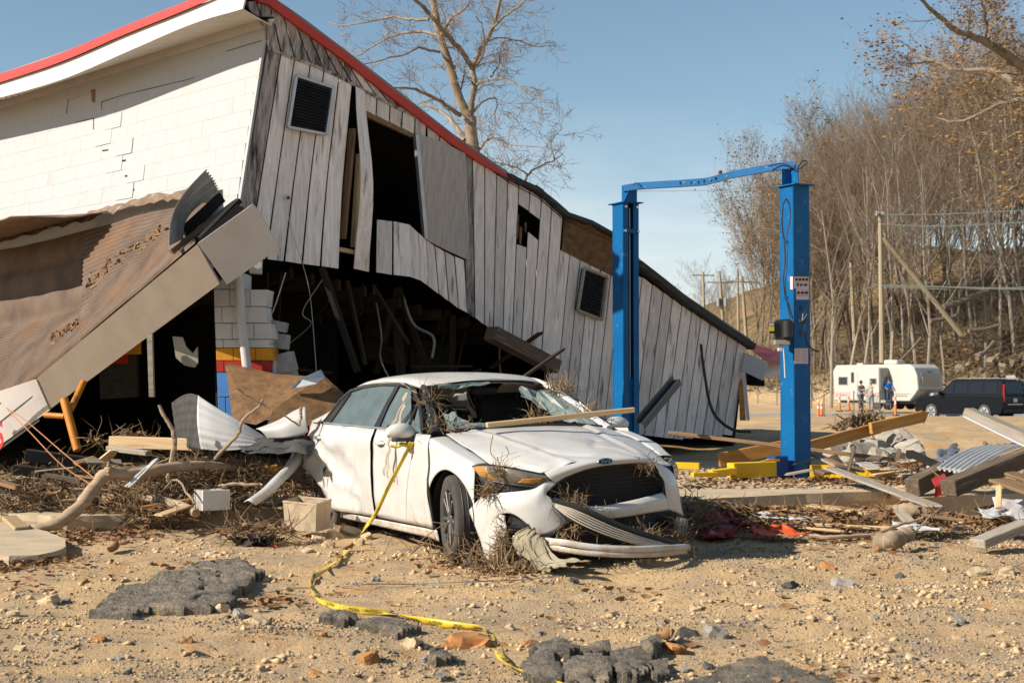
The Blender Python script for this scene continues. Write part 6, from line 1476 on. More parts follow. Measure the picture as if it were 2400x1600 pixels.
# red tarpaulin
m_tarp = mat('red_tarpaulin', (.30, .012, .014), (.20, .008, .01), 3, .35, var=0)
crumple('tarpaulin', [(1640, 1226, 12.6), (1690, 1198, 12.9), (1770, 1236, 12.4), (1650, 1262, 11.9)], m_tarp, 'dark red tarpaulin bunched beside the front bumper', 'tarpaulin', .13, 26, .003)
crumple('tarpaulin', [(1750, 1236, 12.3), (1826, 1226, 12.3), (1898, 1250, 11.8), (1780, 1252, 11.9)], mat('orange_red_film', (.62, .10, .025), (.50, .06, .02), 3, .35, var=0), 'orange-red plastic tail trailing from the dark tarpaulin', 'tarpaulin', .06, 20, .003)
for q, lab in (([(1760, 1196, 13.0), (1820, 1206, 12.9), (1850, 1216, 12.7), (1775, 1212, 12.8)], 'white plastic strip in the leaf litter below the slab'), ([(1850, 1208, 12.8), (1950, 1212, 12.7), (1950, 1219, 12.6), (1850, 1218, 12.6)], 'second white strip trailing right of the first'), ([(2090, 1222, 12.2), (2208, 1236, 11.9), (2205, 1245, 11.8), (2095, 1236, 12.0)], 'white vinyl offcut behind the split log'), ([(2170, 1085, 15.2), (2178, 1082, 15.2), (2184, 1104, 14.9), (2172, 1104, 14.9)], 'white plastic shard standing by the charred stump')):
    crumple('plastic_strip', q, m_wsheet, lab, 'plastic strip', .02, 10)
# broken concrete and block rubble on the bank
rr7 = random.Random(77)
def chunk_mesh(seed, n=1, sx=1, sy=1, sz=1, rough=.18, sub=2):
    bm = bmesh.new(); bmesh.ops.create_cube(bm, size=1)
    bmesh.ops.subdivide_edges(bm, edges=bm.edges[:], cuts=sub, use_grid_fill=True); g = random.Random(seed)
    off = Vector((g.random() * 50, g.random() * 50, g.random() * 50))
    for v in bm.verts:
        n_ = v.co.normalized(); v.co = v.co * .72 + n_ * .25; v.co += n_ * rough * mnoise.noise(v.co * 2.3 + off) + Vector((mnoise.noise(v.co * 4 + off), mnoise.noise(v.co * 4 + off * 2), 0)) * rough * .4
        v.co.x *= sx; v.co.y *= sy; v.co.z *= sz
    me = bpy.data.meshes.new('chunk'); bm.to_mesh(me); bm.free(); return me
CH = [chunk_mesh(300 + i, rough=.22) for i in range(8)]
for me in CH: me.materials.append(m_concgrey)
for i, (x, y, d, s) in enumerate([(1985, 1050, 18.6, .34), (2015, 1040, 18.8, .36), (2050, 1050, 18.5, .30), (2075, 1030, 19.2, .28), (2098, 1045, 18.8, .30), (2125, 1052, 18.4, .30), (2010, 1062, 18.0, .30), (2060, 1068, 17.8, .26), (2035, 1026, 19.4, .28), (2090, 1020, 19.8, .26), (2112, 1028, 19.6, .28), (2145, 1062, 18.0, .20), (1958, 1058, 18.4, .22), (2090, 1066, 17.9, .22)]):
    o = link(CH[i % 8], 'rubble_block', label='angular grey concrete chunk in the rubble pile behind the lift', cat='rubble', group='rubble behind the lift')
    o.location = P(x, y, d); o.rotation_euler = (rr7.uniform(-.6, .6), rr7.uniform(-.6, .6), rr7.uniform(0, 6)); o.scale = (s * 1.2, s * .8, s * .6)
# root ball on the bank, dead leaves under the slab edge
p = P(2020, 992, 23.5); twigs('root_ball', p - Vector((0, 0, .12)), 260, .45, .25, .36, m_root, 501, .15, .45, .012, .8, label='tangled root ball of an uprooted bush on the bank', curl=.45)['category'] = 'root ball'
for k, (x, y, d, n, rx, ry, rz, lv) in enumerate([(1750, 1195, 13.2, 160, .9, .3, .10, 500), (1900, 1195, 13.1, 160, .9, .35, .10, 500), (2050, 1200, 12.8, 200, .8, .4, .12, 420), (1950, 1225, 12.4, 140, .9, .3, .07, 350), (1660, 1185, 13.6, 120, .5, .3, .14, 240), (2200, 1215, 12.5, 160, .7, .3, .1, 260), (2160, 1085, 15.6, 80, .5, .3, .1, 150), (2300, 1110, 14.2, 120, .6, .4, .2, 60), (1625, 1235, 12.4, 300, .22, .22, .55, 30), (2350, 1215, 12.2, 100, .4, .3, .1, 120), (1850, 1125, 16.2, 60, 1.2, .4, .03, 260), (1700, 1140, 15.4, 60, 1.0, .4, .03, 200), (2020, 1125, 15.8, 90, 1.0, .4, .05, 200)]):
    q = P(x, y, d); q.z = max(.03, q.z - rz * .5) if k not in (8,) else .02; twigs('leaf_litter', q, n, rx, ry, rz, m_twig, 600 + k, .05, .30, .004, .3, leaves=lv)

# broken board fragments scattered through the heaps
for k in range(64):
    L_ = k < 32; g = rr7
    if L_: x, y = g.choice([(g.uniform(150, 680), g.uniform(1075, 1190)), (g.uniform(0, 300), g.uniform(1080, 1170))]); d = lerp(14.6, 13.2, (y - 1075) / 115)
    else: x, y = g.choice([(g.uniform(1620, 2390), g.uniform(1188, 1240)), (g.uniform(2080, 2390), g.uniform(1080, 1200)), (g.uniform(1900, 2180), g.uniform(1075, 1115))]); d = lerp(16.5, 11.9, min(1, max(0, (y - 1080) / 160)))
    p = P(x, y, d); p.z = max(p.z, gz(p.x, p.y) + .03); a = g.uniform(0, 6.28); v = Vector((math.cos(a), math.sin(a) * .6, g.gauss(0, .18))).normalized() * g.uniform(.12, .5)
    beam('board_fragment', p, p + v, g.uniform(.03, .11), g.uniform(.012, .035), g.choice([m_lumber, m_lumberold, m_lumbergrey, m_lumberwet, m_lumberwet, m_lumberold]), up=(g.gauss(0, .4), g.gauss(0, .4), 1), jag=.05, bevel=0, label='small splintered board fragment in the heap left of the car' if L_ else 'small splintered board fragment in the litter below the lift', cat='board', group='board fragments left of the car' if L_ else 'board fragments below the lift')
# ================================================================== foreground: asphalt, stones, tape, cloth, roots
rf = random.Random(88)
def gm(x, y):
    z = gz(x, y) + .009 * fbm(x * 9, y * 9, 5.0, 3); rg = fbm(x * 1.1 + 4, y * 1.6, 7.0, 2)
    if rg > .25: z += .018 * (rg - .25) * fbm(x * 22, y * 22, 2, 2) * 3
    return z
def inside(p, poly):
    r = False; n = len(poly)
    for i in range(n):
        a, b = poly[i], poly[(i + 1) % n]
        if (a.y > p[1]) != (b.y > p[1]) and p[0] < (b.x - a.x) * (p[1] - a.y) / (b.y - a.y) + a.x: r = not r
    return r
def plate(name, pxs, zt, label, cell=.022, tilt=(0, 0), rough=.02, m=None, seed=0, cat='asphalt'):
    """ragged broken plate: a height field inside an outline, with a cut edge going into the dirt"""
    poly = [G(x, y, zt * .6) for x, y in pxs]; x0 = min(p.x for p in poly); x1 = max(p.x for p in poly); y0 = min(p.y for p in poly); y1 = max(p.y for p in poly)
    nx = int((x1 - x0) / cell) + 1; ny = int((y1 - y0) / cell) + 1; ok = {}; b = MB(); idx = {}
    def vert(i, j):
        if (i, j) in idx: return idx[(i, j)]
        x = x0 + i * cell + .3 * cell * nz(i * .7, j * .7, seed); y = y0 + j * cell + .3 * cell * nz(i * .7, j * .7, seed + 5)
        h = zt + tilt[0] * (x - (x0 + x1) / 2) + tilt[1] * (y - (y0 + y1) / 2) + rough * .7 * fbm(x * 5, y * 5, seed, 3) + rough * .6 * abs(fbm(x * 22, y * 22, seed + 3, 2))
        cr_ = abs(fbm(x * 3.5, y * 3.5, seed + 9, 2)); h -= rough * 2.0 * max(0, 1 - cr_ / .05)
        idx[(i, j)] = len(b.v); b.v.append((x, y, gz(x, y) + max(.01, h))); return idx[(i, j)]
    for j in range(ny):
        for i in range(nx):
            x = x0 + (i + .5) * cell; y = y0 + (j + .5) * cell; w = .05 * fbm(x * 4, y * 4, seed + 2, 3)
            ok[(i, j)] = inside((x + w, y + w * .8), poly)
    # distance to the rim in cells, so the plate rounds off and crumbles towards its edge
    dist = {k: 9 for k, v in ok.items() if v}
    for it in range(1, 5):
        for (i, j) in dist:
            if dist[(i, j)] == 9 and any(not ok.get((i + a_, j + c_), False) or dist.get((i + a_, j + c_), 9) == it - 1 for a_, c_ in ((1, 0), (-1, 0), (0, 1), (0, -1))): dist[(i, j)] = it if it > 1 or True else 0
    low_i = {}
    def lowv(i, j):
        if (i, j) not in low_i:
            A = b.v[vert(i, j)]; low_i[(i, j)] = len(b.v); b.v.append((A[0] + cell * .5 * nz(A[0] * 9, A[1] * 9, 3), A[1] - cell * .3 + cell * .5 * nz(A[0] * 9, A[1] * 9, 8), gz(A[0], A[1]) - .03))
        return low_i[(i, j)]
    for (i, j), v in ok.items():
        if not v: continue
        q = [vert(i, j), vert(i + 1, j), vert(i + 1, j + 1), vert(i, j + 1)]; cn = [(i, j), (i + 1, j), (i + 1, j + 1), (i, j + 1)]; b.f.append(tuple(q)); b.mi.append(0)
        for (di, dj, a, c) in ((0, -1, 0, 1), (1, 0, 1, 2), (0, 1, 2, 3), (-1, 0, 3, 0)):
            if not ok.get((i + di, j + dj), False):
                b.f.append((q[c], q[a], lowv(*cn[a]), lowv(*cn[c]))); b.mi.append(0)
    # sink the rim
    for (i, j), k in idx.items():
        dd = min([dist.get((i + a_, j + c_), 0) if ok.get((i + a_, j + c_), False) else 0 for a_ in (-1, 0) for c_ in (-1, 0)])
        fct = {0: .86, 1: .97}.get(dd, 1.0) + .10 * nz(i * .5, j * .5, seed + 31)
        x, y, z = b.v[k]; g0 = gz(x, y); b.v[k] = (x, y, g0 + (z - g0) * min(1.05, fct))
    return b.build(name, m or m_asph, None, label=label, cat=cat, smooth=55)
plate('asphalt_slab', [(208, 1436), (240, 1412), (275, 1386), (340, 1370), (405, 1352), (470, 1330), (551, 1320), (606, 1346), (596, 1368), (560, 1388), (545, 1408), (505, 1428), (420, 1430), (350, 1424), (300, 1440)], .065, 'large broken slab of grey asphalt on the sand', tilt=(.02, .02), rough=.022, seed=11)
plate('asphalt_slab', [(840, 1452), (880, 1446), (960, 1462), (985, 1476), (930, 1490), (880, 1478), (845, 1470)], .04, 'flat asphalt piece under the yellow tape', rough=.012, seed=12)
plate('asphalt_slab', [(752, 1444), (780, 1438), (840, 1440), (838, 1452), (790, 1458)], .05, 'dark crumbled asphalt lump left of the flat piece', rough=.03, seed=13)
plate('asphalt_slab', [(1560, 1612), (1620, 1586), (1700, 1556), (1790, 1540), (1850, 1552), (1920, 1578), (1980, 1605), (1980, 1640), (1560, 1640)], .022, 'weathered asphalt mound at the gravel edge', rough=.010, seed=14, tilt=(0, .03))
for i, (q, zt) in enumerate([([(1225, 1560), (1250, 1535), (1300, 1530), (1320, 1560), (1310, 1582), (1255, 1585)], .055), ([(1322, 1545), (1380, 1535), (1432, 1540), (1438, 1575), (1400, 1590), (1325, 1580)], .06), ([(1436, 1528), (1490, 1515), (1530, 1522), (1520, 1550), (1500, 1578), (1445, 1570)], .055), ([(1518, 1540), (1562, 1532), (1566, 1566), (1530, 1572)], .05), ([(1240, 1520), (1300, 1508), (1350, 1514), (1340, 1530), (1250, 1532)], .06), ([(1500, 1505), (1545, 1498), (1552, 1518), (1515, 1526)], .07), ([(1360, 1522), (1430, 1508), (1440, 1522), (1370, 1534)], .06), ([(1008, 1525), (1050, 1520), (1062, 1540), (1015, 1545)], .05)]):
    labs = ['leftmost', '', '', '', '', '', '', '']
    plate('asphalt_chunk', q, zt, ['cracked asphalt chunk at the tape end of the broken row', 'broad cracked asphalt chunk in the middle of the broken row', 'tall asphalt chunk wedged behind the broad one', 'squared asphalt chunk ending the broken row by a brown rock', 'low crumbled asphalt strip behind the first chunk', 'small asphalt lump behind the squared chunk', 'thin asphalt ridge behind the broad chunk', 'lone small asphalt lump right of the tape bend'][i], rough=.022, seed=20 + i)
# loose stones one can pick out
RK = [chunk_mesh(400 + i, rough=.3, sub=2) for i in range(10)]
m_rocks = [mat('stone_grey', (.30, .27, .235), (.22, .20, .17), 9, .95, bump=.4, bscale=30, var=.2), mat('stone_tan', (.54, .41, .26), (.43, .315, .195), 8, .95, bump=.4, bscale=30, var=.2), mat('stone_rust', (.42, .20, .07), (.32, .14, .05), 8, .95, bump=.3, bscale=30, var=.15), mat('stone_dark', (.10, .095, .09), (.06, .056, .052), 8, .95, bump=.4, bscale=30, var=.2)]
rock_me = {}
def rock(x, y, s, k, j):
    key = (j, k)
    if key not in rock_me:
        me = RK[j].copy(); me.materials.clear(); me.materials.append(m_rocks[k]); rock_me[key] = me
    p = GG(x, y); o = link(rock_me[key], 'rock', label=['grey angular stone lying loose on the gravel', 'tan dirt-coated stone lying loose on the sand', 'rust-orange stone lying loose on the gravel', 'dark asphalt pebble lying loose on the sand'][k], cat='stone', group=['loose grey stones', 'loose tan stones', 'loose orange stones', 'loose asphalt pebbles'][k])
    o.location = (p.x, p.y, gm(p.x, p.y) + s * .12); o.rotation_euler = (rf.uniform(-.4, .4), rf.uniform(-.4, .4), rf.uniform(0, 6)); o.scale = (s * rf.uniform(.8, 1.4), s * rf.uniform(.7, 1), s * rf.uniform(.45, .8))
for (x, y, s, k) in [(610, 1462, .085, 1), (115, 1415, .12, 1), (32, 1442, .06, 1), (866, 1548, .075, 2), (1345, 1365, .05, 3), (1630, 1285 + 135, .06, 1), (1612, 1492, .10, 3), (1676, 1494, .10, 0), (1975, 1375, .10, 0), (1940, 1352, .08, 2), (1852, 1378, .08, 3), (1572, 1520, .09, 2), (1580, 1528, .07, 2), (1346, 1578, .07, 2), (2290, 1335, .09, 1), (2360, 1350, .10, 1), (490, 1415, .07, 0), (560, 1445, .06, 0), (520, 1435, .08, 1), (1100, 1500, .14, 2), (1060, 1502, .09, 2), (1130, 1505, .10, 2), (1180, 1500, .07, 2), (1250, 1500, .08, 2), (970, 1500, .08, 1), (1530, 1560, .09, 2), (2050, 1470, .05, 0), (2245, 1462, .07, 0), (745, 1270, .10, 1), (790, 1262, .11, 1), (820, 1254, .12, 1), (770, 1282, .09, 1), (842, 1275, .08, 1), (860, 1262, .07, 1), (800, 1240, .14, 1), (850, 1238, .10, 1), (720, 1290, .07, 1)]:
    rock(x, y, s, k, rf.randrange(10))
for i in range(95):
    y = 1330 + 262 * rf.random() ** .8; x = rf.uniform(5, 2395)
    rock(x, y, rf.choice([.025, .03, .035, .04, .05]), rf.choice([0, 0, 1, 1, 3, 2] if x < 1500 else [0, 0, 1, 1, 1, 3]), rf.randrange(10))
# gravel: far too many to count
OCT = np.array([(1, 0, 0), (-1, 0, 0), (0, 1, 0), (0, -1, 0), (0, 0, 1), (0, 0, -1)], float); OF = np.array([(0, 2, 4), (2, 1, 4), (1, 3, 4), (3, 0, 4), (2, 0, 5), (1, 2, 5), (3, 1, 5), (0, 3, 5)])
_rng = np.random.RandomState(4)
def gravel(name, n, m, smin, smax, dens, ymin=6.0, ymax=13.6):
    V = []; F = []; k = 0; tries = 0
    while k < n and tries < n * 8:
        tries += 1; y = ymin + (ymax - ymin) * _rng.rand() ** 1.15; hw = y * .40; x = _rng.uniform(-hw, hw)
        if dens(x, y) < _rng.rand(): continue
        s = smin * (smax / smin) ** (_rng.rand() ** 2.2); v = OCT * (s * _rng.uniform(.6, 1.3, (6, 1))) * np.array([1, .85, .6]); v += _rng.uniform(-.25, .25, (6, 3)) * s
        a = _rng.rand() * 6.28; c, sn = math.cos(a), math.sin(a); v = v @ np.array([[c, -sn, 0], [sn, c, 0], [0, 0, 1]])
        V.append(v + np.array([x, y, gm(x, y) + s * .15])); F.append(OF + 6 * k); k += 1
    return np_mesh(name, np.concatenate(V), np.concatenate(F), m, kind='stuff')
def gdens(x, y):
    d = .10 + .95 * sstep(-.05, .35, fbm(x * .7 + 9, y * 1.2, 2.0, 3)); d *= 1.3 if y < 8.6 else .8
    if x > .9: d = max(d, .35)
    elif y > 8.4: d *= .45
    if x > 1.6 and y > 8: d = max(d, .75)
    return min(1, d)
m_grav = [mat('gravel_' + nm, c, tuple(q * .7 for q in c), 1.7, .95, var=0, lo=.42, hi=.58, detail=2) for nm, c in (('tan', (.45, .325, .19)), ('grey', (.31, .25, .185)), ('dark', (.15, .135, .12)), ('pale', (.54, .44, .30)))]
gravel('gravel', 16000, m_grav[0], .004, .016, gdens); gravel('gravel', 12000, m_grav[1], .004, .019, gdens); gravel('gravel', 7500, m_grav[2], .004, .016, gdens); gravel('gravel', 4500, m_grav[3], .004, .014, gdens)
def clods(x, y): return sstep(.1, .5, fbm(x * 1.4 + 2, y * 1.7, 12.0, 3)) * .8 + .03
gravel('dirt_clods', 4500, mat('dirt_clod', (.56, .40, .23), (.45, .31, .175), 3, .95, var=0), .008, .035, clods, 6.3, 13.0)
# dead leaves
def leaves(name, spots, m, smin=.018, smax=.045):
    V = []; F = []; k = 0
    base = np.array([(-1, 0, .35), (-.35, -.45, .05), (.4, -.42, .1), (1, 0, .4), (.35, .45, .0), (-.4, .42, .12)])
    for (cx, cy, n, sp) in spots:
        for i in range(n):
            x = cx + _rng.normal() * sp; y = cy + _rng.normal() * sp * 1.2; s = _rng.uniform(smin, smax); a = _rng.rand() * 6.28; t = _rng.normal() * .6
            R = np.array(Matrix.Rotation(a, 3, 'Z') @ Matrix.Rotation(t, 3, 'X')); v = (base * s * np.array([1, 1, _rng.uniform(.2, 1.3)])) @ R.T
            V.append(v + np.array([x, y, gm(x, y) + .012 + abs(_rng.normal()) * .015])); F.append(np.array([(0, 1, 5), (1, 2, 4), (1, 4, 5), (2, 3, 4)]) + 6 * k); k += 1
    return np_mesh(name, np.concatenate(V), np.concatenate(F), m, kind='stuff')
sp = []
for (x, y, n, s) in [(30, 1325, 260, .22), (80, 1330, 120, .18), (170, 1268, 120, .15), (210, 1245, 160, .2), (300, 1255, 140, .15), (260, 1290, 14, .3), (400, 1262, 20, .3), (430, 1340, 30, .12), (620, 1420, 60, .12), (650, 1235, 60, .2), (1050, 1330, 60, .2), (1170, 1335, 70, .2), (1250, 1330, 50, .12), (2000, 1590, 40, .2), (2360, 1350, 20, .2), (1500, 1395, 16, .15), (800, 1310, 14, .3), (1950, 1285, 50, .4), (2150, 1290, 60, .4), (130, 1370, 40, .3), (1200, 1450, 20, 1.0), (700, 1500, 20, 1.0), (1900, 1450, 25, 1.0)]:
    p = GG(x, y); sp.append((p.x, p.y, n, s))
leaves('dead_leaves', sp, m_leaf)
lf_me = None
for i, (x, y, s) in enumerate([(270, 1295, .085), (290, 1282, .05), (820, 1288, .06), (793, 1312, .05), (1560, 1508, .09), (1255, 1330, .07), (270, 1410, .05)]):
    p = GG(x, y); b = MB(); rows = []
    for u in range(7):
        rows.append([Vector((s * (u / 3 - 1), s * .55 * (v / 3 - 1) * math.sin(max(.08, u / 6) * 3.0), s * (.5 * ((v / 3 - 1) ** 2) + .25 * (u / 3 - 1) ** 2 + .1 * nz(u, v, i)))) for v in range(7)])
    b.grid(rows); o = b.build('leaf', m_leaf, None, base='local', smooth='all', solid=.002, label='large curled brown leaf lying alone on the sand', cat='leaf', group='single curled leaves')
    o.location = (p.x, p.y, gm(p.x, p.y) + .015); o.rotation_euler = (rf.uniform(-.3, .5), rf.uniform(-.3, .3), rf.uniform(0, 6))
# yellow caution tape from the mirror down across the dirt
tape_px = [(955, 1056), (912, 1138), (879, 1205), (852, 1241), (823, 1288), (793, 1318), (762, 1340), (738, 1356), (731, 1372), (734, 1391), (754, 1414), (796, 1432), (853, 1439), (914, 1445), (968, 1458), (1025, 1468), (1083, 1476), (1136, 1482), (1152, 1514), (1178, 1552), (1213, 1579), (1266, 1604), (1330, 1625)]
mir_p = CARM @ Vector((.80, .96, .93))
tp = [P(972, 1028, mir_p.y - .06), P(955, 1056, mir_p.y - .10)]
g_end = GG(823, 1288)
for (x, y, t) in [(912, 1138, .42), (879, 1205, .72), (852, 1241, .88)]:
    tp.append(P(x, y, lerp(tp[1].y, g_end.y, t)))
for (x, y) in tape_px[4:]:
    p = GG(x, y); tp.append(p + Vector((0, 0, .022)))
m_tape = mat('yellow_tape', (.62, .44, .03), (.48, .34, .03), 6, .45, var=0)
tape = empty('caution_tape', (tp[0].x, tp[0].y, 0), 'yellow caution tape tied to the mirror and trailing over the dirt', 'tape')
cc = curve(tp, 240); b = MB(); rows = []; tw = []
for i, p in enumerate(cc):
    d = (cc[min(i + 1, 239)] - cc[max(i - 1, 0)]).normalized(); ang_ = 1.15 * math.sin(i * .085) + .5 * math.sin(i * .031 + 1) + (.9 if i < 60 else .45)
    sd = d.cross(Vector((0, 0, 1))).normalized(); w = sd * math.cos(ang_) + d.cross(sd) * math.sin(ang_) * -1; hw = .021 if i > 60 else .016
    if w.z < 0: w = -w
    q0 = p - w * hw; q1 = p + w * hw; 
    if i > 70: q0.z = max(q0.z, gm(q0.x, q0.y) + .004); q1.z = max(q1.z, gm(q1.x, q1.y) + .006)
    rows.append([q0, p + sd * .004 * math.sin(i * .7), q1])
b.grid(rows); b.build('ribbon', m_tape, tape, smooth='all', solid=.0012)
b = MB(); kn = P(960, 1045, mir_p.y - .12); 
for k in range(3): b.tube(curve([kn + Vector((rf.uniform(-.03, .03), rf.uniform(-.03, .02), rf.uniform(-.02, .03))) for _ in range(6)], 18), .010, 5)
b.tube(curve([kn, kn + Vector((-.06, -.02, .015)), kn + Vector((-.10, -.02, -.004)), kn + Vector((-.15, -.02, .004))], 12), [.018] * 6 + [.012] * 6, 4); b.build('knot', m_tape, tape, kind='stuff')
m_tink = mat('tape_black_ink', (.02, .02, .02), None, rough=.5, var=0)
for i in list(range(30, 66, 11)) + list(range(84, 232, 9)):
    r0, r1 = rows[i], rows[min(i + 6, 239)]; xd = (r1[1] - r0[1]); yd = r0[2] - r0[0]; n_ = xd.cross(yd).normalized()
    if n_.dot(CAMP - r0[1]) < 0: xd = -xd; n_ = -n_
    put_text('tape_lettering', 'CAUTION', .026 if i > 70 else .020, m_tink, r0[1] + n_ * .004, xd, yd, tape, ext=.0004)
# grey-green cloth hanging out of the bumper
m_cloth = mat('muddy_cloth', (.31, .275, .19), (.22, .19, .13), 4, .95, var=0, bump=.4, bscale=40, bdist=.01, c3=(.40, .33, .22), s3=3, t3=.58)
def zz(u, v, off): return CARM @ Z2(u, v, off)
cl = [[zz(600, 1185, .06), zz(650, 1215, .10), zz(690, 1262, .12), zz(720, 1290, .14)], [zz(500, 1245, .06), zz(600, 1270, .14), zz(690, 1320, .20), zz(740, 1345, .24)], [zz(500, 1300, .08), zz(620, 1350, .20), zz(710, 1400, .30), zz(790, 1410, .34)], [zz(590, 1400, .14), zz(660, 1440, .30), zz(760, 1445, .40), zz(880, 1432, .44)], [zz(655, 1485, .28), zz(720, 1475, .42), zz(820, 1462, .48), zz(975, 1435, .50)]]
def fold(p, u, v):
    q = p + Vector((.05 * fbm(u * 5, v * 1.6, 1.1, 3), -.06 * abs(fbm(u * 6, v * 1.4, 4.4, 3)), .045 * fbm(u * 5.5, v * 1.8, 8.8, 3))) * (.5 + .5 * v); q.z = max(q.z, gz(q.x, q.y) + .012); return q
b = MB(); b.grid(patch(cl, 60, 44, fold)); b.build('cloth', m_cloth, label='muddy grey-green cloth hanging from the bumper to the ground', cat='cloth', smooth='all', solid=.003)
# roots and twigs caught in the car
def rootclump(u, v, off, n, rx, ry, rz, seed, lmax=.3, r=.003, drop=0):
    p = zz(u, v, off); twigs('root_tangle', p - Vector((0, 0, rz * .5)), n, rx, ry, rz, m_root, seed, .06, lmax, r, .9, curl=.5)
rootclump(400, 775, .02, 90, .05, .05, .09, 701, .15, .0024); rootclump(330, 900, .02, 110, .09, .05, .14, 702, .18); rootclump(420, 1230, .05, 300, .07, .06, .42, 703, .16, .0028); rootclump(380, 1440, .06, 150, .20, .10, .03, 704, .26, .0032)
rootclump(240, 1330, .0, 80, .07, .07, .20, 705, .2); rootclump(900, 990, -.02, 120, .12, .06, .14, 706, .2, .0026); rootclump(1420, 1220, .05, 150, .12, .08, .14, 707, .2, .003); rootclump(860, 1190, .0, 100, .12, .08, .10, 708, .2, .003)
rootclump(1640, 1180, .03, 140, .10, .10, .26, 709, .22); rootclump(1100, 1080, .03, 30, .15, .05, .12, 710, .2, .002); rootclump(1440, 730, .01, 60, .07, .05, .06, 711, .16, .0025); rootclump(100, 1400, .0, 90, .25, .2, .06, 712, .4, .004); rootclump(560, 1460, .25, 120, .22, .15, .05, 713, .35, .0035)
for (q, n, rx, rz, sd) in [((.62, .74, 1.02), 90, .10, .12, 720), ((.46, .60, .985), 60, .08, .05, 721), ((.75, -.72, 1.10), 150, .10, .16, 722), ((1.05, -.64, 1.33), 130, .12, .14, 723), ((.95, -.35, 1.10), 80, .08, .16, 724), ((.95, .66, 1.24), 60, .07, .10, 725)]:
    twigs('root_tangle', CARM @ Vector(q) - Vector((0, 0, rz * .4)), n, rx, rx, rz, m_root, sd, .06, .28, .003, .8, curl=.45)
# long single stems lying round the front wheel
for i, q in enumerate([[(1290, 1105), (1220, 1140), (1150, 1160), (1040, 1230)], [(1006, 1262), (960, 1300), (985, 1275), (940, 1305)], [(905, 1290), (915, 1262), (935, 1263), (965, 1290), (990, 1300)], [(1045, 1225), (1000, 1255), (968, 1285)], [(1000, 1345), (1040, 1330), (1100, 1345)], [(905, 1335), (960, 1330), (1020, 1335)], [(1420, 1215), (1400, 1260), (1405, 1310)], [(1165, 1070), (1180, 1120), (1195, 1160)], [(1155, 1020), (1150, 1060), (1172, 1085)], [(1185, 1045), (1192, 1062), (1180, 1078)]]):
    dd = [10.9, 11.3, 11.2, 11.0, 10.7, 11.0, 10.15, 10.45, 10.6, 10.55][i]
    b = MB(); b.tube(curve([P(x, y, dd) for x, y in q], 22), [.004 - .0001 * k for k in range(22)], 4); b.build('root_stem', m_root, label=['long pale root arching from the headlamp to the wheel', 'forked root stem by the sill', 'looped root stem lying on the sand', 'thin root trailing from the front wheel', 'dark root lying in front of the wheel', 'straight thin root lying on the sand', 'root stem dangling before the hanging grille', 'root hanging below the headlamp', 'wiry root standing on the wing', 'short wiry root above the headlamp'][i], cat='root')
# the plank through the windscreen
beam('timber', P(1140, 996, 11.2), P(1486, 960, 11.55), .055, .042, m_lumber, label='pale lath lying across the bonnet out of the broken windscreen', cat='timber')
# plastic film under the wheel
crumple('plastic_film', [(1085, 1308, 10.75), (1130, 1298, 10.8), (1140, 1312, 10.65), (1092, 1322, 10.6)], mat('grey_film', (.24, .26, .29), (.16, .17, .19), 6, .3, var=0), 'crumpled grey plastic film against the front tyre', 'plastic film', .05, 14, .002)
# wire lying over the sand
b = MB(); b.tube(curve([GG(x, y) + Vector((0, 0, .012 + .01 * (k % 2))) for k, (x, y) in enumerate([(600, 1395), (700, 1385), (760, 1384), (860, 1376), (960, 1372), (1100, 1370), (1220, 1362), (1310, 1356)])], 50), .004, 4); b.build('wire', m_galv, label='thin grey wire lying across the sand behind the tape', cat='wire')

# grit and silt lumps washed onto the slabs
def grit(name, n, x0, x1, y0, y1, z, m, smax):
    V = []; F = []
    for k in range(n):
        x = _rng.uniform(x0, x1); y = _rng.uniform(y0, y1); s_ = .006 * (smax / .006) ** (_rng.rand() ** 2); v = OCT * (s_ * _rng.uniform(.6, 1.3, (6, 1))) * np.array([1.2, 1, .5]); V.append(v + np.array([x, y, z + s_ * .15])); F.append(OF + 6 * k)
    np_mesh(name, np.concatenate(V), np.concatenate(F), m, kind='stuff')
grit('slab_grit', 2600, 1.75, 5.3, 14.95, 18.5, .25, m_grav[0], .05); grit('slab_grit', 1200, 1.75, 5.3, 14.95, 18.5, .25, m_grav[2], .03); grit('slab_grit', 1500, -5.0, -2.2, 13.7, 15.5, .15, m_grav[0], .05)
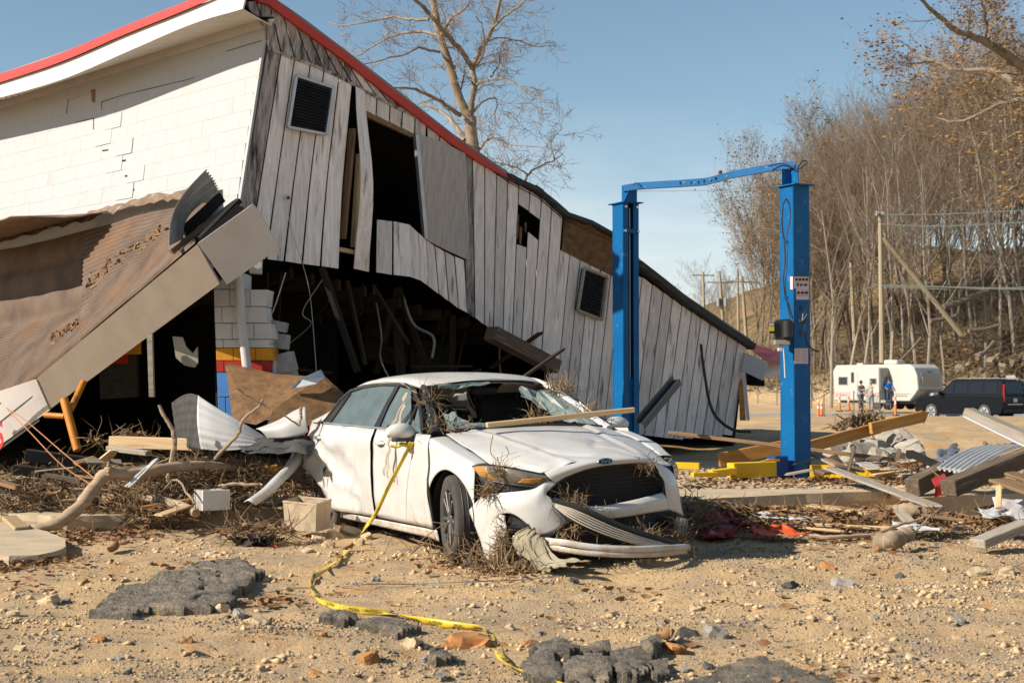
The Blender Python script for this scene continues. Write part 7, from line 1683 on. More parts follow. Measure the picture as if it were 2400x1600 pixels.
# ================================================================== background
rbk = random.Random(909)
m_barkd = mat('forest_bark', (.21, .17, .13), (.12, .095, .07), 1.2, .95, stretch=(2, 2, .4), var=.12); m_barkl = mat('sycamore_bark', (.30, .225, .16), (.17, .125, .085), 2.2, .9, stretch=(2, 2, .5), var=0, c3=(.16, .115, .08), s3=1.6, t3=.54)
m_twigb = mat('fine_twigs', (.22, .165, .115), (.15, .11, .075), .8, .95, var=.12)
m_lf1 = mat('orange_oak_leaves', (.34, .19, .06), (.24, .135, .05), .9, .8, var=.12); m_lf2 = mat('olive_leaves', (.19, .15, .04), (.24, .13, .03), .9, .8, var=.12)
def grow(b, p, d, L, r, lvl, g, maxl, up=.12, spread=.75, leaf=0, sides=(7, 5, 4, 3, 3, 3), kids=None, jit=.22, lfs=.16, gnarl=1.0, tip=.25):
    n = [7, 5, 4, 3, 3, 2][min(lvl, 5)]; pts = [p]; rr = [r]; q = p; dd = d.normalized()
    for k in range(n):
        dd = (dd + Vector((g.gauss(0, jit), g.gauss(0, jit), g.gauss(0, jit) + up)) * (.28 if lvl == 0 else 1) * gnarl).normalized(); q = q + dd * (L / n); pts.append(q); rr.append(max(.004, r * (1 - (1 - tip) * (k + 1) / n)))
    b.tube(pts, rr, sides[min(lvl, 5)], cap=False, mi=0 if lvl < 2 else 1)
    if lvl >= maxl:
        for i in range(leaf):
            if g.random() < .8:
                c = pts[g.randrange(1, len(pts))] + Vector((g.gauss(0, .12), g.gauss(0, .12), g.gauss(0, .12))); s_ = lfs * g.uniform(.5, 1.2); M3 = Matrix.Rotation(g.uniform(0, 6.28), 3, 'Z') @ Matrix.Rotation(g.uniform(-1.4, 1.4), 3, 'X')
                b.add([c + M3 @ Vector(v) * s_ for v in ((-1, 0, .2), (0, -.55, 0), (1, 0, .2), (0, .55, 0))], [(0, 1, 2, 3)], 2)
        return
    nk = (kids or [9, 6, 5, 4, 3])[min(lvl, 4)]
    for i in range(nk):
        t = lerp(.22 if lvl == 0 else .18, 1.0, (i + g.random() * .8) / nk); k = min(int(t * n), n - 1); f = t * n - k
        base = pts[k].lerp(pts[k + 1], min(f, 1)); ax = (pts[k + 1] - pts[k]).normalized(); o = ax.orthogonal().normalized(); o = Matrix.Rotation(g.uniform(0, 6.28), 3, ax) @ o
        nd = (ax * (1.0) + o * spread * g.uniform(.7, 1.4)).normalized(); rl = lerp(.62, .34, t) * g.uniform(.75, 1.2) if lvl == 0 else lerp(.65, .42, t) * g.uniform(.7, 1.2)
        grow(b, base, nd, L * rl, max(.004, lerp(r, r * tip, t) * g.uniform(.45, .62)), lvl + 1, g, maxl, up, spread, leaf, sides, kids, jit, lfs, gnarl, tip)
def tree_mesh(seed, H, r, maxl=4, leaf=0, lm=None, kids=None, up=.10, spread=.7, lean=0.0, lfs=.16):
    g = random.Random(seed); b = MB(); grow(b, Vector((0, 0, -.6)), Vector((lean, 0, 1)), H, r, 0, g, maxl, up, spread, leaf, kids=kids, lfs=lfs)
    tr_f = [i for i, m_ in enumerate(b.mi) if m_ == 0]; out = []
    for nm, sel, ms in (('trunk', 0, m_barkd), ('crown', 1, None)):
        fs = [(f, m_) for f, m_ in zip(b.f, b.mi) if (m_ == 0) == (sel == 0)]; used = sorted({i for f, _ in fs for i in f}); mp = {o: k for k, o in enumerate(used)}
        me = bpy.data.meshes.new(nm); me.from_pydata([b.v[i] for i in used], [], [tuple(mp[i] for i in f) for f, _ in fs])
        if sel == 0: me.materials.append(m_barkd)
        else:
            me.materials.append(m_twigb); me.materials.append(lm or m_lf1); me.polygons.foreach_set('material_index', [max(0, m_ - 1) for _, m_ in fs])
        me.update(); out.append(me)
    return out
BARE = [tree_mesh(1000 + i, 10, .068 + .010 * i, 4, 0, None, [13, 7, 5, 4], up=.15, spread=.40) for i in range(4)]
LEAFY = [tree_mesh(1100 + i, 10, .065 + .010 * i, 4, 1, [m_lf1, m_lf2, m_lf1][i], [12, 7, 5, 3], up=.13, spread=.46, lfs=.085) for i in range(3)]
m_barkp = mat('pale_grey_bark', (.30, .26, .21), (.19, .16, .125), 1.5, .95, stretch=(2, 2, .4), var=.15)
TALL = [tree_mesh(1200 + i, 11, .075 + .012 * i, 3, 0, None, [9, 6, 5], up=.12, spread=.6) for i in range(3)]
for t_ in TALL: t_[0].materials.clear(); t_[0].materials.append(m_barkp)
def put_tree(px, d, ytop, me2, label, group, rz=None, zoff=0, wide=1.0):
    X = (px - 1200) / FPX * d / CA; z0 = gz(X, d); ztop = CAMZ + (HOR - ytop) * d / FPX; s = max(.4, (ztop - z0) / max(v.co.z for v in me2[1].vertices))
    root = empty('tree', (X, d, z0 + zoff), label, 'tree', group); root.rotation_euler = (rbk.gauss(0, .05), rbk.gauss(0, .05), rbk.uniform(0, 6.28) if rz is None else rz); root.scale = (s * wide, s * wide, s)
    for nm, me in zip(('trunk', 'crown'), me2): link(me, nm, root)
sil = ([1690, 1720, 1760, 1800, 1850, 1900, 1950, 2000, 2060, 2120, 2180, 2260, 2480], [420, 345, 300, 330, 310, 285, 215, 175, 150, 140, 110, 60, -40])
for i in range(58):
    px = lerp(1850, 2470, (i * .6180339) % 1.0) + rbk.uniform(-8, 8); d = lerp(112, 158, rbk.random() ** 1.3) + (8 if px < 1850 else 0)
    yt = interp(px, *sil) + abs(rbk.gauss(0, 45)) + (10 if d > 125 else 0); lf = rbk.random() < (.25 if px < 1850 else (.30 if px > 2150 else .06))
    put_tree(px, d, yt, LEAFY[i % 3] if lf else BARE[i % 4], 'slender leafless tree in the wood on the hillside' if not lf else 'tree still holding rusty leaves in the hillside wood', 'bare hillside trees' if not lf else 'leafy hillside trees')
for (px, d, yt, k) in [(1782, 128, 300, 0), (1756, 126, 380, 1), (1772, 120, 430, 0), (1800, 122, 350, 2), (1822, 118, 330, 1), (1865, 118, 330, 1)]:
    put_tree(px, d, yt, LEAFY[k], 'rust-leaved tree at the open end of the wood beside the sky', 'leafy trees at the wood end', wide=.85)
for i, px in enumerate([1905, 1948, 1985, 2022, 2048, 2090, 2118, 2150, 2175, 2215, 2240, 2282, 2310, 2345, 2380, 2415]):
    put_tree(px, rbk.uniform(101, 112), interp(px, *sil) + rbk.uniform(0, 90), TALL[i % 3], 'tall straight pale-barked tree standing in front of the wood', 'pale trunks before the wood')
for i in range(18):
    put_tree(2490 + i * 24 + rbk.uniform(-10, 10), rbk.uniform(112, 150), rbk.uniform(-60, 120), BARE[i % 4] if i % 3 else LEAFY[i % 3], 'slender leafless tree in the wood on the hillside' if i % 3 else 'tree still holding rusty leaves in the hillside wood', 'bare hillside trees' if i % 3 else 'leafy hillside trees')
for (px, d, yt, k) in [(1590, 190, 660, 0), (1608, 185, 655, 1), (1660, 175, 590, 2), (1700, 170, 610, 3), (1722, 165, 640, 0), (1640, 200, 680, 1), (1575, 210, 690, 2)]:
    put_tree(px, d, yt, BARE[k], 'small distant bare tree beside the far power poles', 'small trees by the far poles', wide=1.2)
# the big bare tree behind the roof, limbs as seen
DT = 34.0
bt = empty('bare_tree', P(1112, 900, DT), 'tall pale leafless tree rising behind the collapsed roof', 'tree')
limbs = [([(1130, 560), (1118, 430), (1112, 370), (1106, 330), (1101, 275)], .17, .145), ([(1101, 275), (1080, 241), (1056, 162), (1032, 86), (1018, 20), (1005, -60), (1000, -140)], .12, .06), ([(1101, 275), (1106, 235), (1113, 193), (1108, 162), (1130, 110), (1153, 69), (1170, 10), (1185, -60)], .085, .035),
         ([(1108, 162), (1085, 125), (1062, 98), (1030, 62), (1000, 25), (950, -20)], .07, .04), ([(1090, 330), (1075, 305), (1050, 275), (1020, 255), (985, 240)], .07, .03), ([(1078, 270), (1050, 250), (1015, 228), (965, 208), (925, 206)], .06, .02), ([(1030, 85), (1000, 76), (960, 76), (920, 86), (880, 105), (840, 130), (810, 125)], .045, .01), ([(1030, 122), (1005, 118), (980, 112), (950, 128), (915, 135), (870, 148), (850, 150)], .038, .01),
         ([(1005, 46), (960, 46), (920, 40), (860, 52), (800, 60), (770, 52)], .04, .01), ([(1115, 200), (1135, 190), (1190, 188), (1240, 215), (1290, 245)], .035, .01), ([(1105, 270), (1130, 240), (1155, 230), (1165, 240), (1160, 280), (1175, 305)], .03, .008), ([(1125, 350), (1140, 330), (1165, 325), (1200, 340), (1270, 345)], .035, .01), ([(1225, 440), (1238, 410), (1260, 392), (1300, 375), (1320, 360)], .035, .012), ([(1238, 410), (1215, 395), (1180, 385), (1150, 378)], .025, .008), ([(1300, 375), (1290, 345), (1300, 320), (1320, 300)], .018, .006),
         ([(1150, 70), (1180, 40), (1215, 15), (1240, -10)], .04, .012), ([(1130, 110), (1160, 90), (1210, 95), (1260, 110), (1300, 105)], .025, .006), ([(1108, 160), (1128, 140), (1135, 100), (1130, 60), (1115, 40)], .03, .01), ([(1150, 180), (1170, 150), (1178, 100), (1230, 95)], .025, .008), ([(1032, 86), (1060, 40), (1090, 20), (1110, -20)], .05, .02)]
g_t = random.Random(52); tb = MB(); cb = MB()
for k, (pl, r0, r1) in enumerate(limbs):
    dz = [0]; 
    pts = [P(x, y, DT + (0 if k < 3 else (-1) ** k * .5 * i)) for i, (x, y) in enumerate(pl)]; cu = curve(pts, len(pl) * 5); n = len(cu)
    cu = [p + Vector((nz(i * .5, k) * .03, nz(i * .5, k + 30) * .03, nz(i * .5, k + 60) * .03)) for i, p in enumerate(cu)]
    (tb if k < 3 else cb).tube(cu, [lerp(r0, r1, i / (n - 1)) for i in range(n)], 9 if k < 3 else 5, cap=False)
    for j in range(5 if k < 1 else (14 if k < 3 else 8)):
        t = g_t.uniform(.15, 1); i = min(int(t * (n - 1)), n - 2); ax = (cu[i + 1] - cu[i]).normalized(); o = Matrix.Rotation(g_t.uniform(0, 6.28), 3, ax) @ ax.orthogonal().normalized()
        if k == 0: continue
        grow(cb, cu[i], (ax * .8 + o).normalized(), g_t.uniform(.4, 1.15), max(.006, lerp(r0, r1, t) * .26), 2, g_t, 4, .02, .8, 0, kids=[0, 0, 5, 4, 3], jit=.3, sides=(4, 4, 3, 3, 3, 3))
tb.mi = [0] * len(tb.mi); cb.mi = [0] * len(cb.mi)
tb.build('trunk', m_barkl, bt, smooth=True, recalc=False); cb.build('crown', m_barkl, bt, recalc=False)
# oak limbs reaching in on the right
DO = 62.0
ok_ = empty('oak_tree', P(2560, 900, DO), 'dark oak with long limbs and rusty leaves overhanging the hillside', 'tree')
tb = MB(); cb = MB(); g_o = random.Random(61)
tb.tube(curve([P(2600, 1000, DO), P(2575, 700, DO), P(2550, 450, DO), P(2520, 250, DO), P(2500, 100, DO), P(2490, -150, DO)], 30), [.55 - .012 * i for i in range(30)], 10, cap=False)
olimbs = [([(2545, 420), (2480, 300), (2420, 235), (2370, 190), (2325, 165), (2250, 165), (2190, 145), (2150, 128), (2125, 105)], .24, .05), ([(2520, 250), (2440, 190), (2380, 145), (2330, 110), (2290, 90), (2240, 70), (2190, 30), (2150, -10)], .26, .06), ([(2480, 250), (2400, 235), (2340, 245), (2290, 270), (2240, 285), (2190, 275)], .12, .03), ([(2310, 95), (2312, 50), (2300, 0), (2290, -30)], .07, .04), ([(2318, 90), (2325, 40), (2310, -10)], .06, .03), ([(2190, 145), (2140, 150), (2120, 148)], .05, .015), ([(2540, 400), (2460, 350), (2400, 310), (2350, 330)], .15, .04), ([(2545, 450), (2470, 440), (2400, 430), (2330, 470)], .13, .03)]
for k, (pl, r0, r1) in enumerate(olimbs):
    cu = curve([P(x, y, DO + (-1) ** k * .8 * i) for i, (x, y) in enumerate(pl)], len(pl) * 5); n = len(cu); cu = [p + Vector((nz(i * .5, k + 5), nz(i * .5, k + 35), nz(i * .5, k + 65))) * .08 for i, p in enumerate(cu)]
    tb.tube(cu, [lerp(r0, r1, i / (n - 1)) for i in range(n)], 6, cap=False)
    for j in range(16):
        t = g_o.uniform(.15, 1); i = min(int(t * (n - 1)), n - 2); ax = (cu[i + 1] - cu[i]).normalized(); o = Matrix.Rotation(g_o.uniform(0, 6.28), 3, ax) @ ax.orthogonal().normalized()
        grow(cb, cu[i], (ax * .8 + o).normalized(), g_o.uniform(1.0, 2.6), max(.015, lerp(r0, r1, t) * .3), 2, g_o, 4, .05, .8, 2, kids=[0, 0, 5, 4, 3], jit=.25, lfs=.10)
cb.mi = [1 if m_ == 2 else 0 for m_ in cb.mi]
tb.build('trunk', m_barkd, ok_, recalc=False); cb.build('crown', [m_twigb, m_lf1], ok_, recalc=False)
# brush, fallen leaves and brambles on the bank
V = []; F = []; k = 0; V2 = []; F2 = []; k2 = 0; _r2 = np.random.RandomState(9); base = np.array([(-1, 0, .2), (0, -.6, 0), (1, 0, .25), (0, .6, 0)])
bm_ = MB(); g_b = random.Random(17)
for i in range(20000):
    px = _r2.uniform(1600, 2900); d = 97 + 60 * _r2.rand() ** 1.6; X = (px - 1200) / FPX * d; z = gz(X, d)
    if z < .6: continue
    patch_ = fbm(X * .16, d * .2, 3.3, 3); s = _r2.uniform(.08, .24); Rm = np.array(Matrix.Rotation(_r2.rand() * 6.28, 3, 'Z') @ Matrix.Rotation(_r2.normal() * .8, 3, 'X'))
    v = (base * s) @ Rm.T + np.array([X, d, z + .05 + abs(_r2.normal()) * (.5 if patch_ > 0 else .15)])
    if patch_ > .1 and px > 2000 and _r2.rand() < .8: V.append(v); F.append(np.array([(0, 1, 2, 3)]) + 4 * k); k += 1
    else: V2.append(v); F2.append(np.array([(0, 1, 2, 3)]) + 4 * k2); k2 += 1
np_mesh('bank_leaves', np.concatenate(V), np.concatenate(F), m_lf1, kind='stuff'); np_mesh('bank_brush', np.concatenate(V2), np.concatenate(F2), mat('dry_brush', (.20, .15, .075), (.12, .115, .048), .5, .9, var=0), kind='stuff')
for i in range(4800):
    px = g_b.uniform(1620, 2800); d = 98 + 42 * g_b.random() ** 1.4; X = (px - 1200) / FPX * d; z = gz(X, d)
    if z < .5: continue
    h = g_b.uniform(.4, 2.0) * (1.9 if g_b.random() < .25 else 1); a = g_b.uniform(0, 6.28); p = Vector((X, d, z - .1)); q = p + Vector((math.cos(a) * h * .4, math.sin(a) * h * .4, h)); m1 = p.lerp(q, .5) + Vector((g_b.gauss(0, .12), 0, .1))
    bm_.tube([p, m1, q], [.022, .015, .006], 3, cap=False)
    for j in range(3):
        s_ = m1.lerp(q, g_b.random()); bm_.tube([s_, s_ + Vector((g_b.gauss(0, .4), g_b.gauss(0, .4), g_b.uniform(.1, .5)))], [.012, .005], 3, cap=False)
bm_.build('bank_brambles', m_twigb, recalc=False, kind='stuff')
# fallen logs and rocks on the bank
for i, (a, c, r, lab) in enumerate([((2210, 720, 101), (2330, 672, 103), .22, 'fallen trunk lying across the leaf-covered bank'), ((2180, 752, 99), (2255, 735, 100), .16, 'short fallen log beneath the longer trunk'), ((2270, 775, 99), (2340, 762, 100), .14, 'pale fallen limb at the foot of the leaf bank'), ((2110, 845, 97), (2158, 792, 100), .10, 'thin broken trunk sloping down behind the caravan'), ((2290, 840, 96.5), (2330, 800, 98), .16, 'dark broken log above the dark vehicle')]):
    b = MB(); b.tube(curve([P(*a), P((a[0] + c[0]) / 2, (a[1] + c[1]) / 2 + 3, (a[2] + c[2]) / 2), P(*c)], 10), [r] * 5 + [r * .8] * 5, 7); b.build('fallen_log', m_barkd, label=lab, cat='log', smooth=True)
CHB = []
for me in CH:
    q = me.copy(); q.materials.clear(); q.materials.append(mat('bank_rock', (.20, .155, .105), (.13, .10, .065), 4, .95, var=.15)); CHB.append(q)
for i in range(9):
    px, py = [(2270, 855), (2300, 868), (2325, 850), (2350, 862), (2290, 835), (2340, 835), (2375, 850), (2250, 868), (2310, 880), (2235, 880), (2360, 820), (2390, 870), (2330, 878), (2275, 878), (2300, 845), (2260, 840)][i]
    o = link(CH[i % 8], 'boulder', label='pale exposed boulder in the cut bank above the vehicles', cat='boulder', group='boulders in the cut bank'); o.location = P(px, py, 96.5 + (880 - py) * .05); o.scale = [rbk.uniform(.25, .6)] * 3; o.data = CHB[i % 8]; o.rotation_euler = (rbk.random() * 3, rbk.random() * 3, rbk.random() * 3)
# poles and wires
m_pole = mat('utility_pole_wood', (.33, .275, .19), (.25, .205, .14), 1.5, .95, stretch=(3, 3, .3), var=.05)
def pole(a, c, r0, r1, lab, arms=(), can=False, grp=None):
    q0, q1 = P(*a), P(*c); root = empty('utility_pole', q0, lab, 'utility pole', grp)
    b = MB(); b.tube([q0, q0.lerp(q1, .5), q1], [r0, (r0 + r1) / 2, r1], 8); b.build('shaft', m_pole, root, smooth=True)
    for (t, w) in arms:
        p = q0.lerp(q1, t); b = MB(); b.bar(p - Vector((w, .3, 0)), p + Vector((w, .3, 0)), .10, .12); b.build('crossarm', m_pole, root)
        for s in (-.9, -.45, .45, .9):
            b = MB(); b.tube([p + Vector((w * s, .3 * s, .06)), p + Vector((w * s, .3 * s, .26))], .05, 6); b.build('insulator', m_galv, root)
    if can:
        p = q0.lerp(q1, .45)
        for s in (-.4, .4): b = MB(); b.tube([p + Vector((s, -.2, -.4)), p + Vector((s, -.2, .5))], .22, 8); b.build('transformer', m_galv, root)
pole((2068, 850, 96), (2063, 503, 96), .20, .14, 'tall pale utility pole standing behind the caravan', [(.995, .35)])
pole((2254, 784, 99), (2071, 558, 98), .20, .16, 'broken utility pole slanting across the leaf bank')
pole((2003, 800, 108), (1994, 615, 108), .16, .13, 'short dark utility pole in front of the wood')
pole((1650, 740, 160), (1648, 638, 160), .17, .13, 'distant utility pole with single crossarm at the wood end', [(.93, 1.3)], grp=None)
pole((1696, 770, 158), (1686, 635, 158), .19, .14, 'distant utility pole carrying transformers', [(.80, 1.5)], True)
pole((1731, 790, 150), (1729, 632, 150), .15, .11, 'thin distant utility pole without a crossarm')
pole((1750, 800, 148), (1739, 650, 148), .19, .14, 'distant utility pole with wide crossarm nearest the wood', [(.93, 1.8)])
m_wire = mat('overhead_wire', (.12, .14, .125), None, rough=.6, var=0); m_wirek = mat('dark_wire', (.06, .06, .06), None, var=0)
for i, (q, r) in enumerate([([(1750, 660, 148), (1900, 672, 120), (2040, 522, 97), (2063, 500, 96)], .03), ([(2063, 503, 96), (2200, 502, 90), (2420, 492, 80)], .03), ([(2063, 525, 96), (2200, 530, 90), (2420, 520, 80)], .035), ([(2063, 527, 96), (2200, 536, 90), (2420, 512, 80)], .02), ([(2066, 668, 96), (2200, 672, 90), (2420, 678, 80)], .045), ([(2066, 672, 96), (2250, 678, 88), (2420, 672, 80)], .03), ([(1900, 640, 125), (2000, 560, 105), (2063, 520, 96)], .025), ([(1790, 662, 150), (1900, 655, 125), (2066, 600, 96)], .025), ([(1900, 720, 120), (1990, 690, 105), (2066, 664, 96)], .025), ([(2066, 600, 96), (2250, 625, 90), (2420, 622, 80)], .02), ([(1480, 448, 60), (1560, 448, 70), (1660, 446, 80), (1800, 440, 95)], .008), ([(1690, 655, 158), (1760, 664, 155), (1835, 668, 150)], .03), ([(1745, 760, 148), (1800, 768, 140), (1860, 766, 130)], .03)]):
    b = MB(); b.tube(curve([P(*p) for p in q], 24), r, 4); b.build('overhead_wire', m_wire if i % 3 else m_wirek, label=['wire sagging from the far poles up to the tall pole', 'topmost wire running right from the tall pole', 'second wire running right below the topmost', 'thin wire slung under the second wire', 'thick cable crossing low in front of the bank', 'thin cable twinned with the low thick cable', 'upper slanting wire left of the tall pole', 'middle slanting wire left of the tall pole', 'lowest slanting wire left of the tall pole', 'faint wire across the middle of the bank', 'fine wire crossing the sky behind the lift', 'wire between the far crossarms and the wood', 'wire low by the far poles'][i], cat='wire')
# ---- caravan --------------------------------------------------------------------------------------------
def frame_at(px, py, d, fwd):
    p = P(px, py, d); f = Vector((fwd[0], fwd[1], 0)).normalized(); l = Vector((-f.y, f.x, 0)); M = Matrix((f, l, Vector((0, 0, 1)))).transposed().to_4x4(); M.translation = p; return M
cvM = frame_at(2150, 962, 83.2, (.60, -.80))                                   # origin: near front corner on the ground; x forward, y to its left
cv = empty('caravan', None, 'old white caravan with red stripe and open door parked on the dirt', 'caravan', matrix=cvM)
m_cv = mat('caravan_white', (.47, .45, .415), (.43, .405, .36), 1.2, .5, var=0, c3=(.45, .38, .28), s3=1.5, t3=.64); m_cvs = mat('caravan_stripe', (.42, .10, .06), None, rough=.5, var=0); m_shade = mat('window_shade', (.40, .345, .25), (.34, .29, .2), 2, .5, var=0); m_dk = mat('dark_window', (.03, .032, .035), None, rough=.15, var=0); m_grey = mat('door_grey', (.34, .33, .31), (.28, .27, .25), 3, .5, var=0)
def lb(parent, name, m, c, size, bevel=0, rot=None, **kw):
    b = MB(); b.box(c, size, rot); return b.build(name, m, parent, base='local', bevel=bevel, **kw)
prof = [(-6.2, .62), (-6.3, 2.35), (-6.05, 2.72), (-.55, 2.72), (-.22, 2.52), (.0, 2.05), (.08, 1.25), (-.18, .95), (-.55, .55), (-6.2, .55)]
b = MB(); b.prism([Vector((x, 0, z)) for x, z in prof], Vector((0, 2.4, 0))); b.build('body', m_cv, cv, base='local', bevel=.05, bseg=2)
# the visible long side lies at local y<0? keep both sides dressed
for sy, y in ((-1, -.012), (1, 2.412)):
    lb(cv, 'stripe', m_cvs, (-3.4, y, .86), (5.4, .012, .05)); lb(cv, 'stripe', m_cvs, (-3.3, y, .98), (5.5, .012, .025))
    for (x, z, w, h) in [(-5.5, 1.75, .75, .55), (-3.2, 1.72, .55, .40), (-4.75, 1.95, .30, .70)]:
        f_ = lb(cv, 'window', m_grey, (x, y, z), (w, .02, h)); lb(f_, 'pane', m_dk, (x, y + sy * .012, z), (w - .1, .012, h - .1))
    lb(cv, 'hatch', m_cv, (-4.7, y, 1.5), (.62, .016, 1.7)); lb(cv, 'wheel_arch', m_grey, (-3.0, y, .62), (1.5, .02, .35), .02)
dr = lb(cv, 'doorway', m_dk, (-2.45, -.014, 1.55), (.62, .012, 1.95)); lb(cv, 'door', m_grey, (-2.05, -.42, 1.55), (.04, .80, 1.9), .01)
lb(cv, 'step', m_dk, (-2.45, -.30, .42), (.6, .35, .05)); lb(cv, 'roof_unit', m_cv, (-2.6, 1.2, 2.86), (1.0, .7, .30), .06); lb(cv, 'roof_vent', m_cv, (-5.0, 1.2, 2.78), (.5, .5, .12), .03)
lb(cv, 'front_window', m_shade, (.09, 1.2, 1.72), (.05, 1.7, .62), .02, Matrix.Rotation(-.07, 3, 'Y')); lb(cv, 'front_trim', m_grey, (.06, 1.2, 2.12), (.04, 1.9, .06)); lb(cv, 'front_band', m_cvs, (.085, 1.2, 1.18), (.03, 2.3, .03))
lb(cv, 'propane_cover', m_grey, (.30, 1.2, .78), (.4, .7, .5), .06); lb(cv, 'chassis', m_dk, (-2.9, 1.2, .48), (6.0, 1.9, .16)); lb(cv, 'drawbar', m_dk, (.6, 1.2, .45), (1.2, .12, .1))
tx = text_mesh('ALJO', .22, .004); setmat(tx, m_dk); o = link(tx, 'front_lettering', cv); o.matrix_basis = Matrix.Translation((.02, 1.2, 2.28)) @ Matrix.Rotation(math.pi / 2, 4, 'Z') @ Matrix.Rotation(math.pi / 2, 4, 'X')
for (x, y) in ((-3.0, .15), (-3.0, 2.25), (-2.2, .15), (-2.2, 2.25)):
    b = MB(); b.tube([(x, y - .1, .35), (x, y + .1, .35)], .34, 18); b.build('wheel', m_rubber, cv, base='local')
# ---- dark large vehicle -------------------------------------------------------------------------------------
svM = frame_at(2352, 990, 70.5, (-.61, .79)) @ Matrix.Diagonal((.95, 1, 1.12, 1)); sv = empty('suv', None, 'long black utility vehicle parked on the dirt before the bank', 'car', matrix=svM)   # origin: rear near corner, x forward, y left... near side at y=0
m_sv = mat('black_car_paint', (.006, .007, .010), None, rough=.25, var=0, spec=.18); m_svg = mat('black_car_glass', (.012, .014, .017), None, rough=.08, var=0, spec=.35)
L5 = 5.55; ws = -1
def svp(pts, y0, y1): return [Vector((x, y0, z)) for x, z in pts]
low = [(0.05, .55), (0, .95), (.05, 1.20), (3.75, 1.22), (4.35, 1.18), (5.25, 1.10), (5.50, .95), (5.55, .50), (5.4, .34), (4.95, .34), (4.88, .62), (4.62, .80), (4.36, .80), (4.10, .62), (4.02, .34), (1.62, .34), (1.55, .62), (1.30, .80), (1.02, .80), (.76, .62), (.70, .36), (.2, .36)]
b = MB(); b.prism([Vector((x, 0, z)) for x, z in low], Vector((0, -2.04, 0))); b.build('body', m_sv, sv, base='local', bevel=.04, bseg=2)
b = MB(); q0 = [(.02, 1.18), (.16, 1.85), (.35, 1.92), (2.9, 1.93), (3.25, 1.87), (4.05, 1.19)]; n = len(q0); vs = [(x, -.02 - (.16 if z > 1.5 else 0), z) for x, z in q0] + [(x, -2.02 + (.16 if z > 1.5 else 0), z) for x, z in q0]
b.add(vs, [tuple(range(n)), tuple(reversed(range(n, 2 * n)))] + [(i, (i + 1) % n, (i + 1) % n + n, i + n) for i in range(n)]); b.build('cabin', m_sv, sv, base='local', bevel=.03)
for x0, x1, s0, s1 in ((.42, 1.15, .42, 1.15), (1.28, 2.10, 1.28, 2.10), (2.22, 3.05, 2.22, 2.95), (3.10, 3.75, 3.05, 3.2)):
    for sy in (0, 1):
        yb, yt = (-.035, -.165) if sy == 0 else (-2.005, -1.875); o_ = .012 if sy == 0 else -.012
        b = MB(); b.add([(x0, yb + o_, 1.26), (x1, yb + o_, 1.26), (s1, yt + o_, 1.78), (s0, yt + o_, 1.78)], [(0, 1, 2, 3)]); b.build('side_window', m_svg, sv, base='local', solid=.01)
b = MB(); b.add([(-.005, -.25, 1.28), (-.005, -1.79, 1.28), (.12, -1.72, 1.80), (.12, -.32, 1.80)], [(0, 1, 2, 3)]); b.build('rear_window', m_svg, sv, base='local', solid=.02)
m_tl = mat('suv_tail_lamp', (.40, .01, .012), None, rough=.2, var=0)
for y in (-.10, -1.94):
    lb(sv, 'tail_lamp', m_tl, (.02, y, 1.30), (.08, .10, .80), .01); lb(sv, 'roof_rail', m_chrome, (1.6, y - (.12 if y > -1 else -.12), 1.96), (2.6, .04, .04), .01); lb(sv, 'mirror', m_sv, (3.75, y + (.28 if y > -1 else -.28), 1.28), (.14, .24, .18), .03)
lb(sv, 'number_plate', mat('number_plate', (.60, .58, .55), None, var=0), (-.012, -1.02, .98), (.02, .34, .17)); lb(sv, 'rear_bumper', m_sv, (-.04, -1.02, .50), (.16, 1.96, .22), .04); lb(sv, 'rear_trim', m_chrome, (-.006, -1.02, .80), (.02, 1.3, .04))
for y in (-.015, -2.025): lb(sv, 'side_trim', m_chrome, (2.4, y, .52), (2.6, .02, .03)); lb(sv, 'running_board', m_dk, (2.8, y, .32), (2.3, .16, .06))
for x in (1.16, 4.48):
    for y in (-.14, -1.9):
        b = MB(); b.tube([(x, y + .13, .40), (x, y + .12, .40), (x, y - .12, .40), (x, y - .13, .40)], [.37, .40, .40, .37], 22); w = b.build('wheel', m_rubber, sv, base='local', smooth=True)
        yo = y + .135 if y > -1 else y - .135; b = MB(); b.tube([(x, yo - .01, .40), (x, yo + .005, .40)], .28, 20); rmo = b.build('rim', m_galv, w, base='local')
        for k in range(6): a = k * 1.047; bb = MB(); bb.box((x + .15 * math.cos(a), yo + (.008 if y > -1 else -.008), .40 + .15 * math.sin(a)), (.20, .012, .05), Matrix.Rotation(-a, 3, 'Y')); bb.build('spoke', m_dk, rmo, base='local')
